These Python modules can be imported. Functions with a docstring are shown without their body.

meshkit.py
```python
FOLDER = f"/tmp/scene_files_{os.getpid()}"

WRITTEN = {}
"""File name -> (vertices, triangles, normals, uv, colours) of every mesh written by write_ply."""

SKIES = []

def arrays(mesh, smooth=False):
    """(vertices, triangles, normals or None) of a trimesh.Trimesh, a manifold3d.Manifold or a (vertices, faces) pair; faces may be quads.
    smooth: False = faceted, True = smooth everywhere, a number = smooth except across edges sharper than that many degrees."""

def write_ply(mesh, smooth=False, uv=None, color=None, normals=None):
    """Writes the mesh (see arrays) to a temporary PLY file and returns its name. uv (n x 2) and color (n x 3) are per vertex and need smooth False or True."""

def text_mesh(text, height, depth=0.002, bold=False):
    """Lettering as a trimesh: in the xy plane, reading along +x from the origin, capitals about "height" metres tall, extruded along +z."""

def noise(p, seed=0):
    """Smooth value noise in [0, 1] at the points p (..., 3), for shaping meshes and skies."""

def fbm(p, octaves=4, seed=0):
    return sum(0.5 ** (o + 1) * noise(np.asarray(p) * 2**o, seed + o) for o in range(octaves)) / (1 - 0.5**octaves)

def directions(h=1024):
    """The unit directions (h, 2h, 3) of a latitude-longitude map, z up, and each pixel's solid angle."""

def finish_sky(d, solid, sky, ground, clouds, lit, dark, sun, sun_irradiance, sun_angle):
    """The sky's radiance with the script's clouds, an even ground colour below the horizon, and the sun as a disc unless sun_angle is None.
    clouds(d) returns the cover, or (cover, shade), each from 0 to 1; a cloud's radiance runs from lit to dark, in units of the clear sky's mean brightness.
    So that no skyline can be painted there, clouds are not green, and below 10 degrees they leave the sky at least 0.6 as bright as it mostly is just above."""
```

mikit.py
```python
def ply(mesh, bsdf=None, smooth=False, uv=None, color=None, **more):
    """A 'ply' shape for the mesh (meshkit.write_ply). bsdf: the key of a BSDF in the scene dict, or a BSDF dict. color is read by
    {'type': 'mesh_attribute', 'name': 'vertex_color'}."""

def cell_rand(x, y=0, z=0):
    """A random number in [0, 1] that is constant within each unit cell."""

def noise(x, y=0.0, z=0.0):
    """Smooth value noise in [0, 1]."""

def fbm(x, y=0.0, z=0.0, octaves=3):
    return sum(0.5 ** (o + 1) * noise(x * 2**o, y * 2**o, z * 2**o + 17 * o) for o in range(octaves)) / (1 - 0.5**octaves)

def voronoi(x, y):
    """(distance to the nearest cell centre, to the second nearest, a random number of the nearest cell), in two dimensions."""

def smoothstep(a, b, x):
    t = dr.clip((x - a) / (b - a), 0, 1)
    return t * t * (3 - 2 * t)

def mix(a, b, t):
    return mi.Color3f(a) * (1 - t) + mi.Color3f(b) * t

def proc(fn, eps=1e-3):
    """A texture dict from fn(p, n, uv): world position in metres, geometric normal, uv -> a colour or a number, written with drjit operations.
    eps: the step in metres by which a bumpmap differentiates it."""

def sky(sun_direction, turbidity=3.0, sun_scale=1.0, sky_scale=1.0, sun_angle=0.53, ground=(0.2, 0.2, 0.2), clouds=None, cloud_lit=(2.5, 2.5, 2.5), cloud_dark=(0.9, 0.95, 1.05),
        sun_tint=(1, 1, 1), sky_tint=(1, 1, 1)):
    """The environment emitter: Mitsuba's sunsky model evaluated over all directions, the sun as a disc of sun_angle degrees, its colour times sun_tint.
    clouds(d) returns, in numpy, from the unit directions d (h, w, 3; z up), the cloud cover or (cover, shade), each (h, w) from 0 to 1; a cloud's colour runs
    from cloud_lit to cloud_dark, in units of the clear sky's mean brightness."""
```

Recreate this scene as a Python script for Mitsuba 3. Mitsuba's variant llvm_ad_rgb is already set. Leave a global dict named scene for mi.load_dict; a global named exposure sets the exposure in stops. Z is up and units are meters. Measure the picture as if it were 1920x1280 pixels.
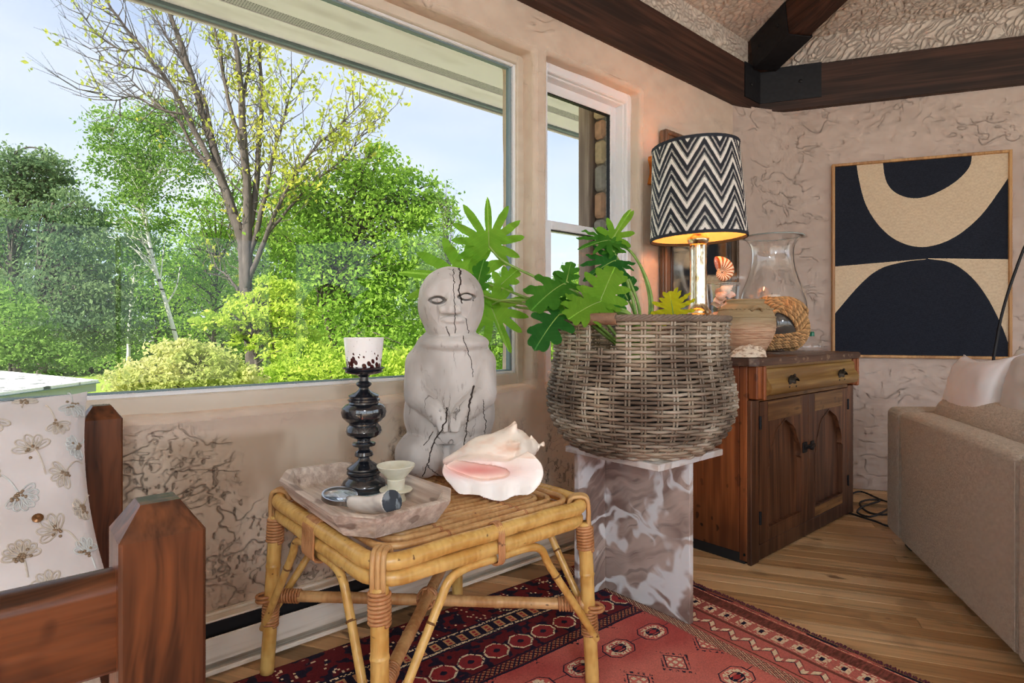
import math, random
import numpy as np
import trimesh
import manifold3d as m3
import shapely
from shapely.geometry import Polygon, box as sbox
from shapely.ops import unary_union
from scipy import ndimage
import drjit as dr
import mitsuba as mi
import mikit, meshkit
from mikit import noise, fbm, voronoi, cell_rand, smoothstep, mix, proc

T = mi.ScalarTransform4f
rng = np.random.default_rng(7)
random.seed(7)

# ---------------------------------------------------------------- camera, sky, sun, exposure
EYE = np.array([0.0, 0.0, 1.0])
CA, SA = math.cos(math.radians(49.45)), math.sin(math.radians(49.45))
scene = {
    'type': 'scene',
    'camera': {'type': 'perspective', 'fov': 2 * math.degrees(math.atan(960 / 1095)), 'fov_axis': 'x',
               'near_clip': 0.02, 'far_clip': 500.0, 'principal_point_offset_x': 0.0, 'principal_point_offset_y': 22 / 1280,
               'to_world': T().look_at(origin=[0, 0, 1], target=[CA, SA, 1], up=[0, 0, 1])},
}


def cloud_cover(d):
    n = meshkit.fbm(d * np.array([3.0, 3.0, 9.0]) + 3.1, 4)
    return np.clip(0.55 + 0.9 * (n - 0.45), 0.2, 0.95), np.clip((n - 0.35) * 0.7, 0, 1)


SUN = (-0.80, -0.15, 0.62)
scene['sky'] = mikit.sky(SUN, turbidity=3.0, sun_scale=1.3, sky_scale=1.05, ground=(0.34, 0.34, 0.32), clouds=cloud_cover,
                         cloud_lit=(2.1, 2.15, 2.25), cloud_dark=(1.5, 1.6, 1.75), sun_tint=(0.86, 0.97, 1.14), sky_tint=(0.96, 0.99, 1.04))
exposure = 3.7

labels = {}


# ---------------------------------------------------------------- helpers
def S(r, g, b):
    """sRGB 0-255 to linear."""
    c = np.array([r, g, b]) / 255.0
    return [float(x) for x in np.where(c <= 0.04045, c / 12.92, ((c + 0.055) / 1.055) ** 2.4)]


def C3(c):
    return mi.Color3f(*[float(x) for x in c])


def rgb(c):
    return {'type': 'rgb', 'value': [float(x) for x in c]}


def tex(c):
    return proc(c) if callable(c) else rgb(c)


def mat(name, color, rough=0.5, bump=None, bscale=0.002, eps=1e-3, **kw):
    b = {'type': 'principled', 'base_color': tex(color), 'roughness': rough if not callable(rough) else proc(rough), 'specular': kw.pop('spec', 0.4)}
    b.update(kw)
    if bump is not None:
        b = {'type': 'bumpmap', 'height': proc(bump, eps), 'scale': float(bscale), 'bsdf': b}
    scene[name] = {'type': 'twosided', 'bsdf': b}
    return name


def uniq(key):
    if key not in USED:
        USED.add(key)
        return key
    k = 1
    while f'{key}_{k:03d}' in USED:
        k += 1
    key = f'{key}_{k:03d}'
    USED.add(key)
    return key


USED = set()


def thing(name, label=None, cat=None, group=None, kind=None):
    key = uniq(name)
    d = {}
    for k, v in (('label', label), ('category', cat), ('group', group), ('kind', kind)):
        if v:
            d[k] = v
    labels[key] = d
    return key


def put(key, mesh, bsdf, smooth=False, **kw):
    """The thing itself as one mesh."""
    scene[key] = mikit.ply(mesh, bsdf, smooth, **kw)
    return key


def part(parent, name, mesh, bsdf, smooth=False, label=None, kind=None, **kw):
    key = uniq(parent + '__' + name)
    scene[key] = mikit.ply(mesh, bsdf, smooth, **kw) if not isinstance(mesh, dict) else mesh
    if label or kind:
        labels[key] = {k: v for k, v in (('label', label), ('kind', kind)) if v}
    return key


def V(*a):
    return np.array(a, float)


def nrm(v):
    v = np.asarray(v, float)
    return v / (np.linalg.norm(v) + 1e-12)


def ray(px, py):
    dx, dz = (px - 960) / 1095.0, (618 - py) / 1095.0
    return np.array([CA + dx * SA, SA - dx * CA, dz])


def spot(px, py, t):
    """The world point surveyed from the photograph: t metres ahead of the camera."""
    return EYE + ray(px, py) * t


def cat(*ms):
    ms = [m for m in (ms[0] if len(ms) == 1 and isinstance(ms[0], list) else ms)]
    vs, fs, o = [], [], 0
    for m in ms:
        v, f = (np.asarray(m.vertices), np.asarray(m.faces)) if hasattr(m, 'vertices') else (np.asarray(m[0]), np.asarray(m[1]))
        if f.shape[1] == 4:
            f = np.vstack([f[:, [0, 1, 2]], f[:, [0, 2, 3]]])
        vs.append(v)
        fs.append(f + o)
        o += len(v)
    return trimesh.Trimesh(np.vstack(vs), np.vstack(fs), process=False)


def xf(m, M):
    m = m.copy()
    m.apply_transform(M)
    return m


def mv(m, x=0, y=0, z=0):
    m = m.copy()
    m.apply_translation([x, y, z])
    return m


def rz(m, deg):
    return xf(m, trimesh.transformations.rotation_matrix(math.radians(deg), [0, 0, 1]))


def frame(origin, x, y, z):
    M = np.eye(4)
    M[:3, 0], M[:3, 1], M[:3, 2], M[:3, 3] = x, y, z, origin
    return M


def cbox(x0, x1, y0, y1, z0, z1, c=0.004):
    """A box with chamfered edges."""
    x0, x1, y0, y1, z0, z1 = min(x0, x1), max(x0, x1), min(y0, y1), max(y0, y1), min(z0, z1), max(z0, z1)
    c = min(c, (x1 - x0) / 2.5, (y1 - y0) / 2.5, (z1 - z0) / 2.5)
    P = []
    for a in (0, 1, 2):
        for sx in (0, 1):
            for sy in (0, 1):
                for sz in (0, 1):
                    s = [sx, sy, sz]
                    p = []
                    for k, (lo, hi) in enumerate(((x0, x1), (y0, y1), (z0, z1))):
                        v = hi if s[k] else lo
                        if k != a:
                            v += -c if s[k] else c
                        p.append(v)
                    P.append(p)
    return trimesh.convex.convex_hull(np.array(P))


def lathe(prof, n=48, cap=True):
    """prof: (r, z) from bottom to top; r=0 ends closed."""
    prof = np.asarray(prof, float)
    a = np.arange(n) * 2 * np.pi / n
    v = np.stack([prof[:, 0][:, None] * np.cos(a), prof[:, 0][:, None] * np.sin(a), np.repeat(prof[:, 1][:, None], n, 1)], -1).reshape(-1, 3)
    k = len(prof)
    i, j = np.meshgrid(np.arange(k - 1), np.arange(n), indexing='ij')
    q = np.stack([i * n + j, i * n + (j + 1) % n, (i + 1) * n + (j + 1) % n, (i + 1) * n + j], -1).reshape(-1, 4)
    f = np.vstack([q[:, [0, 1, 2]], q[:, [0, 2, 3]]])
    if cap:
        b, t = len(v), len(v) + 1
        v = np.vstack([v, [[0, 0, prof[0, 1]], [0, 0, prof[-1, 1]]]])
        j = np.arange(n)
        f = np.vstack([f, np.stack([j * 0 + b, (j + 1) % n, j], 1), np.stack([j * 0 + t, (k - 1) * n + j, (k - 1) * n + (j + 1) % n], 1)])
    return trimesh.Trimesh(v, f, process=False)


def spline(pts, n=10, closed=False):
    """Catmull-Rom through the points."""
    p = np.asarray(pts, float)
    if closed:
        q = np.vstack([p[-1], p, p[0], p[1]])
        segs = len(p)
    else:
        q = np.vstack([2 * p[0] - p[1], p, 2 * p[-1] - p[-2]])
        segs = len(p) - 1
    out = []
    for s in range(segs):
        a, b, c, d = q[s:s + 4]
        for t in np.arange(n) / n:
            out.append(0.5 * ((2 * b) + (-a + c) * t + (2 * a - 5 * b + 4 * c - d) * t * t + (-a + 3 * b - 3 * c + d) * t ** 3))
    if not closed:
        out.append(p[-1])
    return np.array(out)


def tube(pts, r, n=8, closed=False, cap=True, flat=1.0):
    """A tube along the points; r a number or one per point; parallel transport frames."""
    p = np.asarray(pts, float)
    k = len(p)
    r = np.broadcast_to(np.asarray(r, float), (k,))
    if closed:
        t = np.roll(p, -1, 0) - np.roll(p, 1, 0)
    else:
        t = np.gradient(p, axis=0)
    t = t / (np.linalg.norm(t, axis=1, keepdims=True) + 1e-12)
    u = np.cross(t[0], [0, 0, 1.0] if abs(t[0][2]) < 0.9 else [1.0, 0, 0])
    u /= np.linalg.norm(u)
    U = [u]
    for i in range(1, k):
        u = U[-1] - t[i] * np.dot(U[-1], t[i])
        U.append(u / (np.linalg.norm(u) + 1e-12))
    U = np.array(U)
    W = np.cross(t, U)
    a = np.arange(n) * 2 * np.pi / n
    v = (p[:, None] + r[:, None, None] * (np.cos(a)[None, :, None] * U[:, None] + flat * np.sin(a)[None, :, None] * W[:, None])).reshape(-1, 3)
    m = k if closed else k - 1
    i, j = np.meshgrid(np.arange(m), np.arange(n), indexing='ij')
    i2 = (i + 1) % k
    q = np.stack([i * n + j, i * n + (j + 1) % n, i2 * n + (j + 1) % n, i2 * n + j], -1).reshape(-1, 4)
    f = np.vstack([q[:, [0, 1, 2]], q[:, [0, 2, 3]]])
    if cap and not closed:
        b, e = len(v), len(v) + 1
        v = np.vstack([v, p[:1], p[-1:]])
        j = np.arange(n)
        f = np.vstack([f, np.stack([j * 0 + b, (j + 1) % n, j], 1), np.stack([j * 0 + e, (k - 1) * n + j, (k - 1) * n + (j + 1) % n], 1)])
    return trimesh.Trimesh(v, f, process=False)


def coil(p0, p1, r, wire, turns, n=14, wn=6):
    """A wrapping wound round the straight pole p0-p1."""
    p0, p1 = np.asarray(p0, float), np.asarray(p1, float)
    d = nrm(p1 - p0)
    u = nrm(np.cross(d, [0.3, 0.2, 1.0] if abs(d[2]) < 0.8 else [1.0, 0.1, 0]))
    w = np.cross(d, u)
    s = np.linspace(0, 1, int(turns * n) + 1)
    a = s * turns * 2 * np.pi
    pts = p0 + (p1 - p0) * s[:, None] + r * (np.cos(a)[:, None] * u + np.sin(a)[:, None] * w)
    return tube(pts, wire, wn)


def extrude(poly, depth):
    """A shapely polygon extruded along +z from 0."""
    ms = [trimesh.creation.extrude_polygon(g, depth, engine='earcut') for g in getattr(poly, 'geoms', [poly]) if g.area > 1e-9]
    return cat(ms)


def flat(poly):
    vs, fs, o = [], [], 0
    for g in getattr(poly, 'geoms', [poly]):
        v, f = trimesh.creation.triangulate_polygon(g, engine='earcut')
        vs.append(v)
        fs.append(f + o)
        o += len(v)
    return np.vstack(vs), np.vstack(fs)


TOY = np.array([[1, 0, 0, 0], [0, 0, -1, 0], [0, 1, 0, 0], [0, 0, 0, 1.0]])   # xy drawing -> xz plane, extrusion towards -y


def upright(poly, y, depth):
    """A polygon drawn in (x, z), extruded from y towards -y by depth."""
    return mv(xf(extrude(poly, depth), TOY), 0, y, 0)


def grid(P):
    """A (n, m, 3) array of points as a sheet."""
    n, m = P.shape[:2]
    i, j = np.meshgrid(np.arange(n - 1), np.arange(m - 1), indexing='ij')
    q = np.stack([i * m + j, (i + 1) * m + j, (i + 1) * m + j + 1, i * m + j + 1], -1).reshape(-1, 4)
    return trimesh.Trimesh(P.reshape(-1, 3), np.vstack([q[:, [0, 1, 2]], q[:, [0, 2, 3]]]), process=False)


def ball(r, sub=3, scale=(1, 1, 1)):
    m = trimesh.creation.icosphere(subdivisions=sub, radius=r)
    m.apply_scale(scale)
    return m


def surface(field, lo, h):
    """Surface nets: the zero set of a sampled signed distance field."""
    F = field
    inside = F < 0
    nx, ny, nz = F.shape
    cnt = np.zeros((nx - 1, ny - 1, nz - 1))
    acc = np.zeros((nx - 1, ny - 1, nz - 1, 3))
    corners = [(a, b, c) for a in (0, 1) for b in (0, 1) for c in (0, 1)]
    sl = lambda o: F[o[0]:nx - 1 + o[0], o[1]:ny - 1 + o[1], o[2]:nz - 1 + o[2]]
    for o in corners:
        for ax in range(3):
            if o[ax] == 0:
                o2 = list(o)
                o2[ax] = 1
                A, B = sl(o), sl(o2)
                x = (A < 0) != (B < 0)
                t = np.where(x, A / np.where(np.abs(A - B) < 1e-12, 1, A - B), 0)
                p = np.array(o, float)
                for k in range(3):
                    acc[..., k] += np.where(x, p[k] + (t if k == ax else 0), 0)
                cnt += x
    on = cnt > 0
    idx = -np.ones(on.shape, int)
    idx[on] = np.arange(on.sum())
    base = np.stack(np.nonzero(on), 1)
    v = (base + acc[on] / cnt[on][:, None]) * h + np.asarray(lo)
    faces = []
    for ax in range(3):
        o = [slice(0, None)] * 3
        a = [slice(None)] * 3
        b = [slice(None)] * 3
        a[ax], b[ax] = slice(0, -1), slice(1, None)
        e = inside[tuple(a)] != inside[tuple(b)]
        ijk = np.stack(np.nonzero(e), 1)
        o1, o2 = [k for k in range(3) if k != ax]
        ok = (ijk[:, o1] > 0) & (ijk[:, o2] > 0) & (ijk[:, o1] < on.shape[o1]) & (ijk[:, o2] < on.shape[o2])
        ijk = ijk[ok]
        fl = inside[tuple(ijk.T)]
        d1, d2 = np.zeros(3, int), np.zeros(3, int)
        d1[o1], d2[o2] = 1, 1
        q = np.stack([idx[tuple((ijk - d1 - d2).T)], idx[tuple((ijk - d2).T)], idx[tuple(ijk.T)], idx[tuple((ijk - d1).T)]], 1)
        flip = fl if ax != 1 else ~fl
        q = np.where(flip[:, None], q, q[:, ::-1])
        faces.append(q)
    q = np.vstack(faces)
    q = q[(q >= 0).all(1)]
    return trimesh.Trimesh(v, np.vstack([q[:, [0, 1, 2]], q[:, [0, 2, 3]]]), process=False)


def smin(a, b, k):
    h = np.clip(0.5 + 0.5 * (b - a) / k, 0, 1)
    return b * (1 - h) + a * h - k * h * (1 - h)


def sd_ell(P, c, r):
    q = (P - np.asarray(c)) / np.asarray(r)
    k0 = np.linalg.norm(q, axis=-1)
    k1 = np.linalg.norm(q / np.asarray(r), axis=-1)
    return k0 * (k0 - 1) / np.maximum(k1, 1e-9)


def sd_cap(P, a, b, ra, rb=None):
    a, b = np.asarray(a, float), np.asarray(b, float)
    rb = ra if rb is None else rb
    t = np.clip(((P - a) @ (b - a)) / ((b - a) @ (b - a)), 0, 1)
    return np.linalg.norm(P - (a + t[..., None] * (b - a)), axis=-1) - (ra + (rb - ra) * t)


def cushion(w, h, t, n=28, pinch=0.07, wrinkle=0.004, seed=1):
    """A stuffed cushion in the xy plane, t thick along z, corners drawn out."""
    u = np.linspace(-1, 1, n)
    X, Y = np.meshgrid(u, u, indexing='ij')
    e = (1 - np.abs(X) ** 2.6) * (1 - np.abs(Y) ** 2.6)
    z = t / 2 * np.clip(e, 0, 1) ** 0.42
    px = X * w / 2 * (1 - pinch * (1 - Y ** 2) * np.abs(X) ** 3)
    py = Y * h / 2 * (1 - pinch * (1 - X ** 2) * np.abs(Y) ** 3)
    wr = (meshkit.fbm(np.stack([X * 2.5, Y * 2.5, X * 0], -1) + seed * 9.7, 3) - 0.5) * 2 * wrinkle * np.clip(e * 4, 0, 1)
    top = np.stack([px, py, z + wr], -1)
    bot = np.stack([px, py, -z - wr * 0.5], -1)[::-1]
    return cat(grid(top), grid(bot))
# ---------------------------------------------------------------- materials
def wood(c_light, c_dark, axis=0, scale=1.0, streak=1.0, knots=0.0):
    """Wood grain running along the world axis."""
    def fn(p, n, uv):
        q = [p.x, p.y, p.z]
        l = q[axis] * scale
        a, b = [q[k] * scale for k in range(3) if k != axis]
        w = fbm(l * 1.5, a * 6, b * 6, 3)
        g = fbm(a * 60 + w * 5, b * 60, l * 2.2, 3)
        f = noise(a * 260, b * 260, l * 7)
        t = smoothstep(0.25, 0.75, g * 0.65 * streak + w * 0.45 + 0.12 * f - 0.05)
        return mix(C3(c_light), C3(c_dark), t)
    return fn


def woodbump(axis=0, scale=1.0):
    def fn(p, n, uv):
        q = [p.x, p.y, p.z]
        l = q[axis] * scale
        a, b = [q[k] * scale for k in range(3) if k != axis]
        return fbm(a * 130, b * 130, l * 4, 3)
    return fn


def ridges(x, y, z, oct=3):
    return 1 - dr.abs(2 * fbm(x, y, z, oct) - 1)


def trowel(x, y, z):
    """Thin raised edges left by the trowel."""
    q = ridges(x * 8 + 1.2 * noise(x * 7, y * 7, z * 7), y * 8, z * 10 + 1.0 * noise(x * 9, y * 9, z * 9 + 7), 3)
    return smoothstep(0.965, 0.997, q) * smoothstep(0.46, 0.58, fbm(x * 5, y * 5, z * 5 + 9, 2))


def plaster_h(p, n, uv):
    x, y, z = p.x, p.y, p.z
    tr = fbm(x * 6 + z * 2, y * 6, z * 11 - x * 2, 4)
    pit = smoothstep(0.70, 0.78, fbm(x * 26, y * 26, z * 26, 2))
    return 0.75 * tr + 0.19 * trowel(x, y, z) - 0.16 * pit + 0.10 * fbm(x * 60, y * 60, z * 60, 2)


def wallcol(c, c2):
    def fn(p, n, uv):
        t = fbm(p.x * 1.6, p.y * 1.6, p.z * 1.6 + 4, 3)
        f = fbm(p.x * 18, p.y * 18, p.z * 18, 3)
        w = mix(C3(c), C3(c2), smoothstep(0.3, 0.75, t * 0.7 + f * 0.3))
        return mix(w, C3([q * 0.62 for q in c2]), smoothstep(0.4, 1.0, trowel(p.x + 0.0015, p.y, p.z + 0.0025)) * 0.14)  # thin darker line painted just below each raised trowel edge
    return fn


WALL = mat('m_wall', wallcol(S(204, 186, 174), S(190, 171, 159)), 0.85, plaster_h, 0.052, 2e-3, spec=0.2)


def craze(x, y, z):
    """Old crazed plaster under the window: hairline cracks, pits and flaked patches."""
    wx, wz = x + 0.05 * noise(x * 11, z * 11, 3), z + 0.05 * noise(x * 11, z * 11, 8)
    zone = smoothstep(0.44, 0.60, fbm(x * 3.1, z * 2.6, 5, 3) + 0.16 * smoothstep(0.55, 0.15, z))
    c = smoothstep(0.975, 0.999, ridges(wx * 9, y * 5, wz * 9, 4)) * zone
    c2 = smoothstep(0.982, 0.999, ridges(wx * 22 + 3, y * 5, wz * 22, 3)) * zone * 0.7
    sp = smoothstep(0.68, 0.73, fbm(x * 70, z * 36, 2, 3)) * zone
    return dr.maximum(c, c2), sp, zone


def lower_h(p, n, uv):
    c, sp, zone = craze(p.x, p.y, p.z)
    tr = fbm(p.x * 9, p.y * 5, p.z * 5, 4)
    fl = smoothstep(0.5, 0.53, fbm(p.x * 12, p.z * 9, 6, 3)) * zone
    return 0.5 * tr - 0.4 * c - 0.25 * sp + 0.16 * fl + 0.03 * noise(p.x * 140, p.y * 140, p.z * 140)


def lower_c(p, n, uv):
    lo = smoothstep(0.71, 0.66, p.z)
    c, sp, zone = craze(p.x, p.y, p.z)
    st = smoothstep(0.45, 0.75, fbm(p.x * 5, p.z * 2.5, 8, 4))
    base = mix(C3(S(208, 192, 172)), C3(S(178, 156, 134)), st * lo)
    up = wallcol(S(216, 198, 180), S(200, 178, 160))(p, n, uv)
    base = mix(up, base, lo)
    return mix(base, C3(S(88, 72, 60)), dr.clip(c * 0.42 + sp * 0.5, 0, 1) * lo)


WALLW = mat('m_wall_window', lower_c, 0.85, lambda p, n, uv: mi.Float(plaster_h(p, n, uv)) * smoothstep(0.70, 0.76, p.z) + mi.Float(lower_h(p, n, uv)) * smoothstep(0.76, 0.70, p.z), 0.03, 2e-3, spec=0.2)
WALLB = mat('m_wall_plain', S(236, 232, 226), 0.9, spec=0.2)


def ceil_h(p, n, uv):
    x, y = p.x * 30 + 2.2 * noise(p.x * 14, p.y * 14, 2 + p.z * 14), (p.y + p.z) * 30 + 2.2 * noise(p.x * 14, p.y * 14, 7 + p.z * 14)
    d1, d2, k = voronoi(x, y)
    return smoothstep(0.0, 0.35, d2 - d1) * (0.5 + 0.5 * k) + 0.9 * fbm(p.x * 40, p.y * 40, p.z * 40, 3)


def ceil_c(p, n, uv):
    x, y = p.x * 30 + 2.2 * noise(p.x * 14, p.y * 14, 2 + p.z * 14), (p.y + p.z) * 30 + 2.2 * noise(p.x * 14, p.y * 14, 7 + p.z * 14)
    d1, d2, k = voronoi(x, y)
    return mix(C3(S(204, 188, 174)), C3(S(226, 212, 198)), smoothstep(0.0, 0.3, d2 - d1 + 0.3 * (noise(p.x * 60, p.y * 60, p.z * 60) - 0.5)))  # creases between the lumps coloured darker, their shade put into the colour


CEIL = mat('m_ceiling', ceil_c, 0.95, ceil_h, 0.03, 2e-3, spec=0.1)
FRAME = mat('m_window_frame', lambda p, n, uv: mix(C3(S(214, 202, 186)), C3(S(198, 184, 166)), fbm(p.x * 4, p.y * 30, p.z * 30, 2)), 0.5, lambda p, n, uv: fbm(p.x * 30, p.y * 200, p.z * 200, 2), 0.0006, spec=0.4)
VINYL = mat('m_vinyl', S(226, 226, 228), 0.35)
GASKET = mat('m_gasket', S(120, 140, 145), 0.4)
scene['m_pane'] = {'type': 'thindielectric', 'int_ior': 1.5, 'specular_transmittance': rgb([0.45, 0.455, 0.46]), 'specular_reflectance': rgb([0.25, 0.25, 0.25])}  # added grey tint darkens the outdoors; reflections of the room weakened
BEAM = mat('m_beam', lambda p, n, uv: wood(S(74, 46, 34), S(36, 22, 18), 0, 0.7)(p, n, uv), 0.6, woodbump(0, 0.8), 0.003)
BEAM2 = mat('m_beam_right', lambda p, n, uv: wood(S(78, 49, 36), S(38, 24, 19), 0, 0.7)(mi.Point3f(p.x * 0.5 - p.y * 0.866, p.x * 0.866 + p.y * 0.5, p.z), n, uv), 0.6, woodbump(2, 0.1), 0.0)
BEAM3 = mat('m_rafter', lambda p, n, uv: wood(S(84, 50, 34), S(40, 24, 18), 0, 0.7)(mi.Point3f(p.x * 0.5 + p.y * 0.866, p.x * 0.866 - p.y * 0.5, p.z), n, uv), 0.6)
IRON = mat('m_black_iron', lambda p, n, uv: mix(C3(S(17, 17, 20)), C3(S(30, 30, 35)), fbm(p.x * 60, p.y * 60, p.z * 60, 3)), 0.5, lambda p, n, uv: fbm(p.x * 150, p.y * 150, p.z * 150, 3), 0.0008, metallic=0.2)
# ---------------------------------------------------------------- the room: a hexagon with 5 m sides
CEN = V(1.245, -2.43)
COR = [CEN + 5.0 * V(math.cos(math.radians(60 - 60 * k)), math.sin(math.radians(60 - 60 * k))) for k in range(6)]
COR = [V(3.745, 1.9)] + COR[1:]          # window wall runs COR[5] -> COR[0], the painting's wall COR[0] -> COR[1]
RD = V(0.5, -0.8660254)                  # along the painting's wall
RN = V(-0.8660254, -0.5)                 # into the room from it


def struct(name, mesh, bsdf, smooth=False):
    thing(name, kind='structure')
    return put(name, mesh, bsdf, smooth)


# window wall with two rounded openings
def ringpts(x0, x1, z0, z1, r, step=0.03, seed=0, amp=0.0):
    p = []
    def seg(a, b):
        n = max(2, int(np.linalg.norm(b - a) / step))
        return [a + (b - a) * k / n for k in range(n)]
    def arc(c, a0):
        return [c + r * V(math.cos(a0 + t), math.sin(a0 + t)) for t in np.linspace(0, math.pi / 2, 5)[:-1]]
    p += arc(V(x1 - r, z1 - r), 0) + seg(V(x1 - r, z1), V(x0 + r, z1)) + arc(V(x0 + r, z1 - r), math.pi / 2)
    p += seg(V(x0, z1 - r), V(x0, z0 + r)) + arc(V(x0 + r, z0 + r), math.pi) + seg(V(x0 + r, z0), V(x1 - r, z0)) + arc(V(x1 - r, z0 + r), 1.5 * math.pi) + seg(V(x1, z0 + r), V(x1, z1 - r))
    p = np.array(p)
    if amp:
        q = np.stack([p[:, 0], p[:, 1], p[:, 0] * 0 + seed], -1)
        c = V((x0 + x1) / 2, (z0 + z1) / 2)
        d = (meshkit.fbm(q * 5, 3, seed) - 0.5) * 2 * amp
        s = np.sign(p - c)
        near = np.stack([np.minimum(abs(p[:, 0] - x0), abs(p[:, 0] - x1)), np.minimum(abs(p[:, 1] - z0), abs(p[:, 1] - z1))], -1)
        w = np.where(near < 0.02, 1.0, 0.0)
        p = p + s * w * d[:, None]
    return p


WY = 1.9
holes = [(-1.02, 1.757, 0.757, 2.233), (1.838, 2.520, 0.757, 2.252)]
loops, rims = [], []
for k, (x0, x1, z0, z1) in enumerate(holes):
    base = ringpts(x0, x1, z0, z1, 0.02, 0.03, 3 + k, 0.006)
    c = V((x0 + x1) / 2, (z0 + z1) / 2)
    R = 0.022
    rows = []
    for a in np.linspace(0, math.pi / 2, 6):
        off = R * (1 - math.sin(a))
        d = np.sign(base - c)
        near = np.stack([np.minimum(abs(base[:, 0] - x0), abs(base[:, 0] - x1)), np.minimum(abs(base[:, 1] - z0), abs(base[:, 1] - z1))], -1)
        w = np.where(near < 0.03, 1.0, 0.0)
        o = base + d * w * off
        rows.append(np.stack([o[:, 0], np.full(len(o), WY + R * (1 - math.cos(a))), o[:, 1]], -1))
    for yy in (2.02, 2.12):
        rows.append(np.stack([base[:, 0], np.full(len(base), yy), base[:, 1]], -1))
    P = np.array(rows)
    rims.append(grid(np.concatenate([P, P[:, :1]], 1)))
    loops.append((P[0][:, [0, 2]], P[-1][:, [0, 2]]))
face = Polygon([(-1.255, 0), (3.47, 0), (3.47, 2.45), (-1.255, 2.45)], [l[0] for l in loops])
back = Polygon([(-1.36, 0), (3.87, 0), (3.87, 2.95), (-1.36, 2.95)], [l[1] for l in loops])


def wallface(poly, y):
    v, f = flat(poly)
    return trimesh.Trimesh(np.stack([v[:, 0], np.full(len(v), y), v[:, 1]], -1), f, process=False)


struct('wall_window', cat(wallface(face, WY), wallface(back, 2.12), *rims), WALLW, 40)

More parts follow.
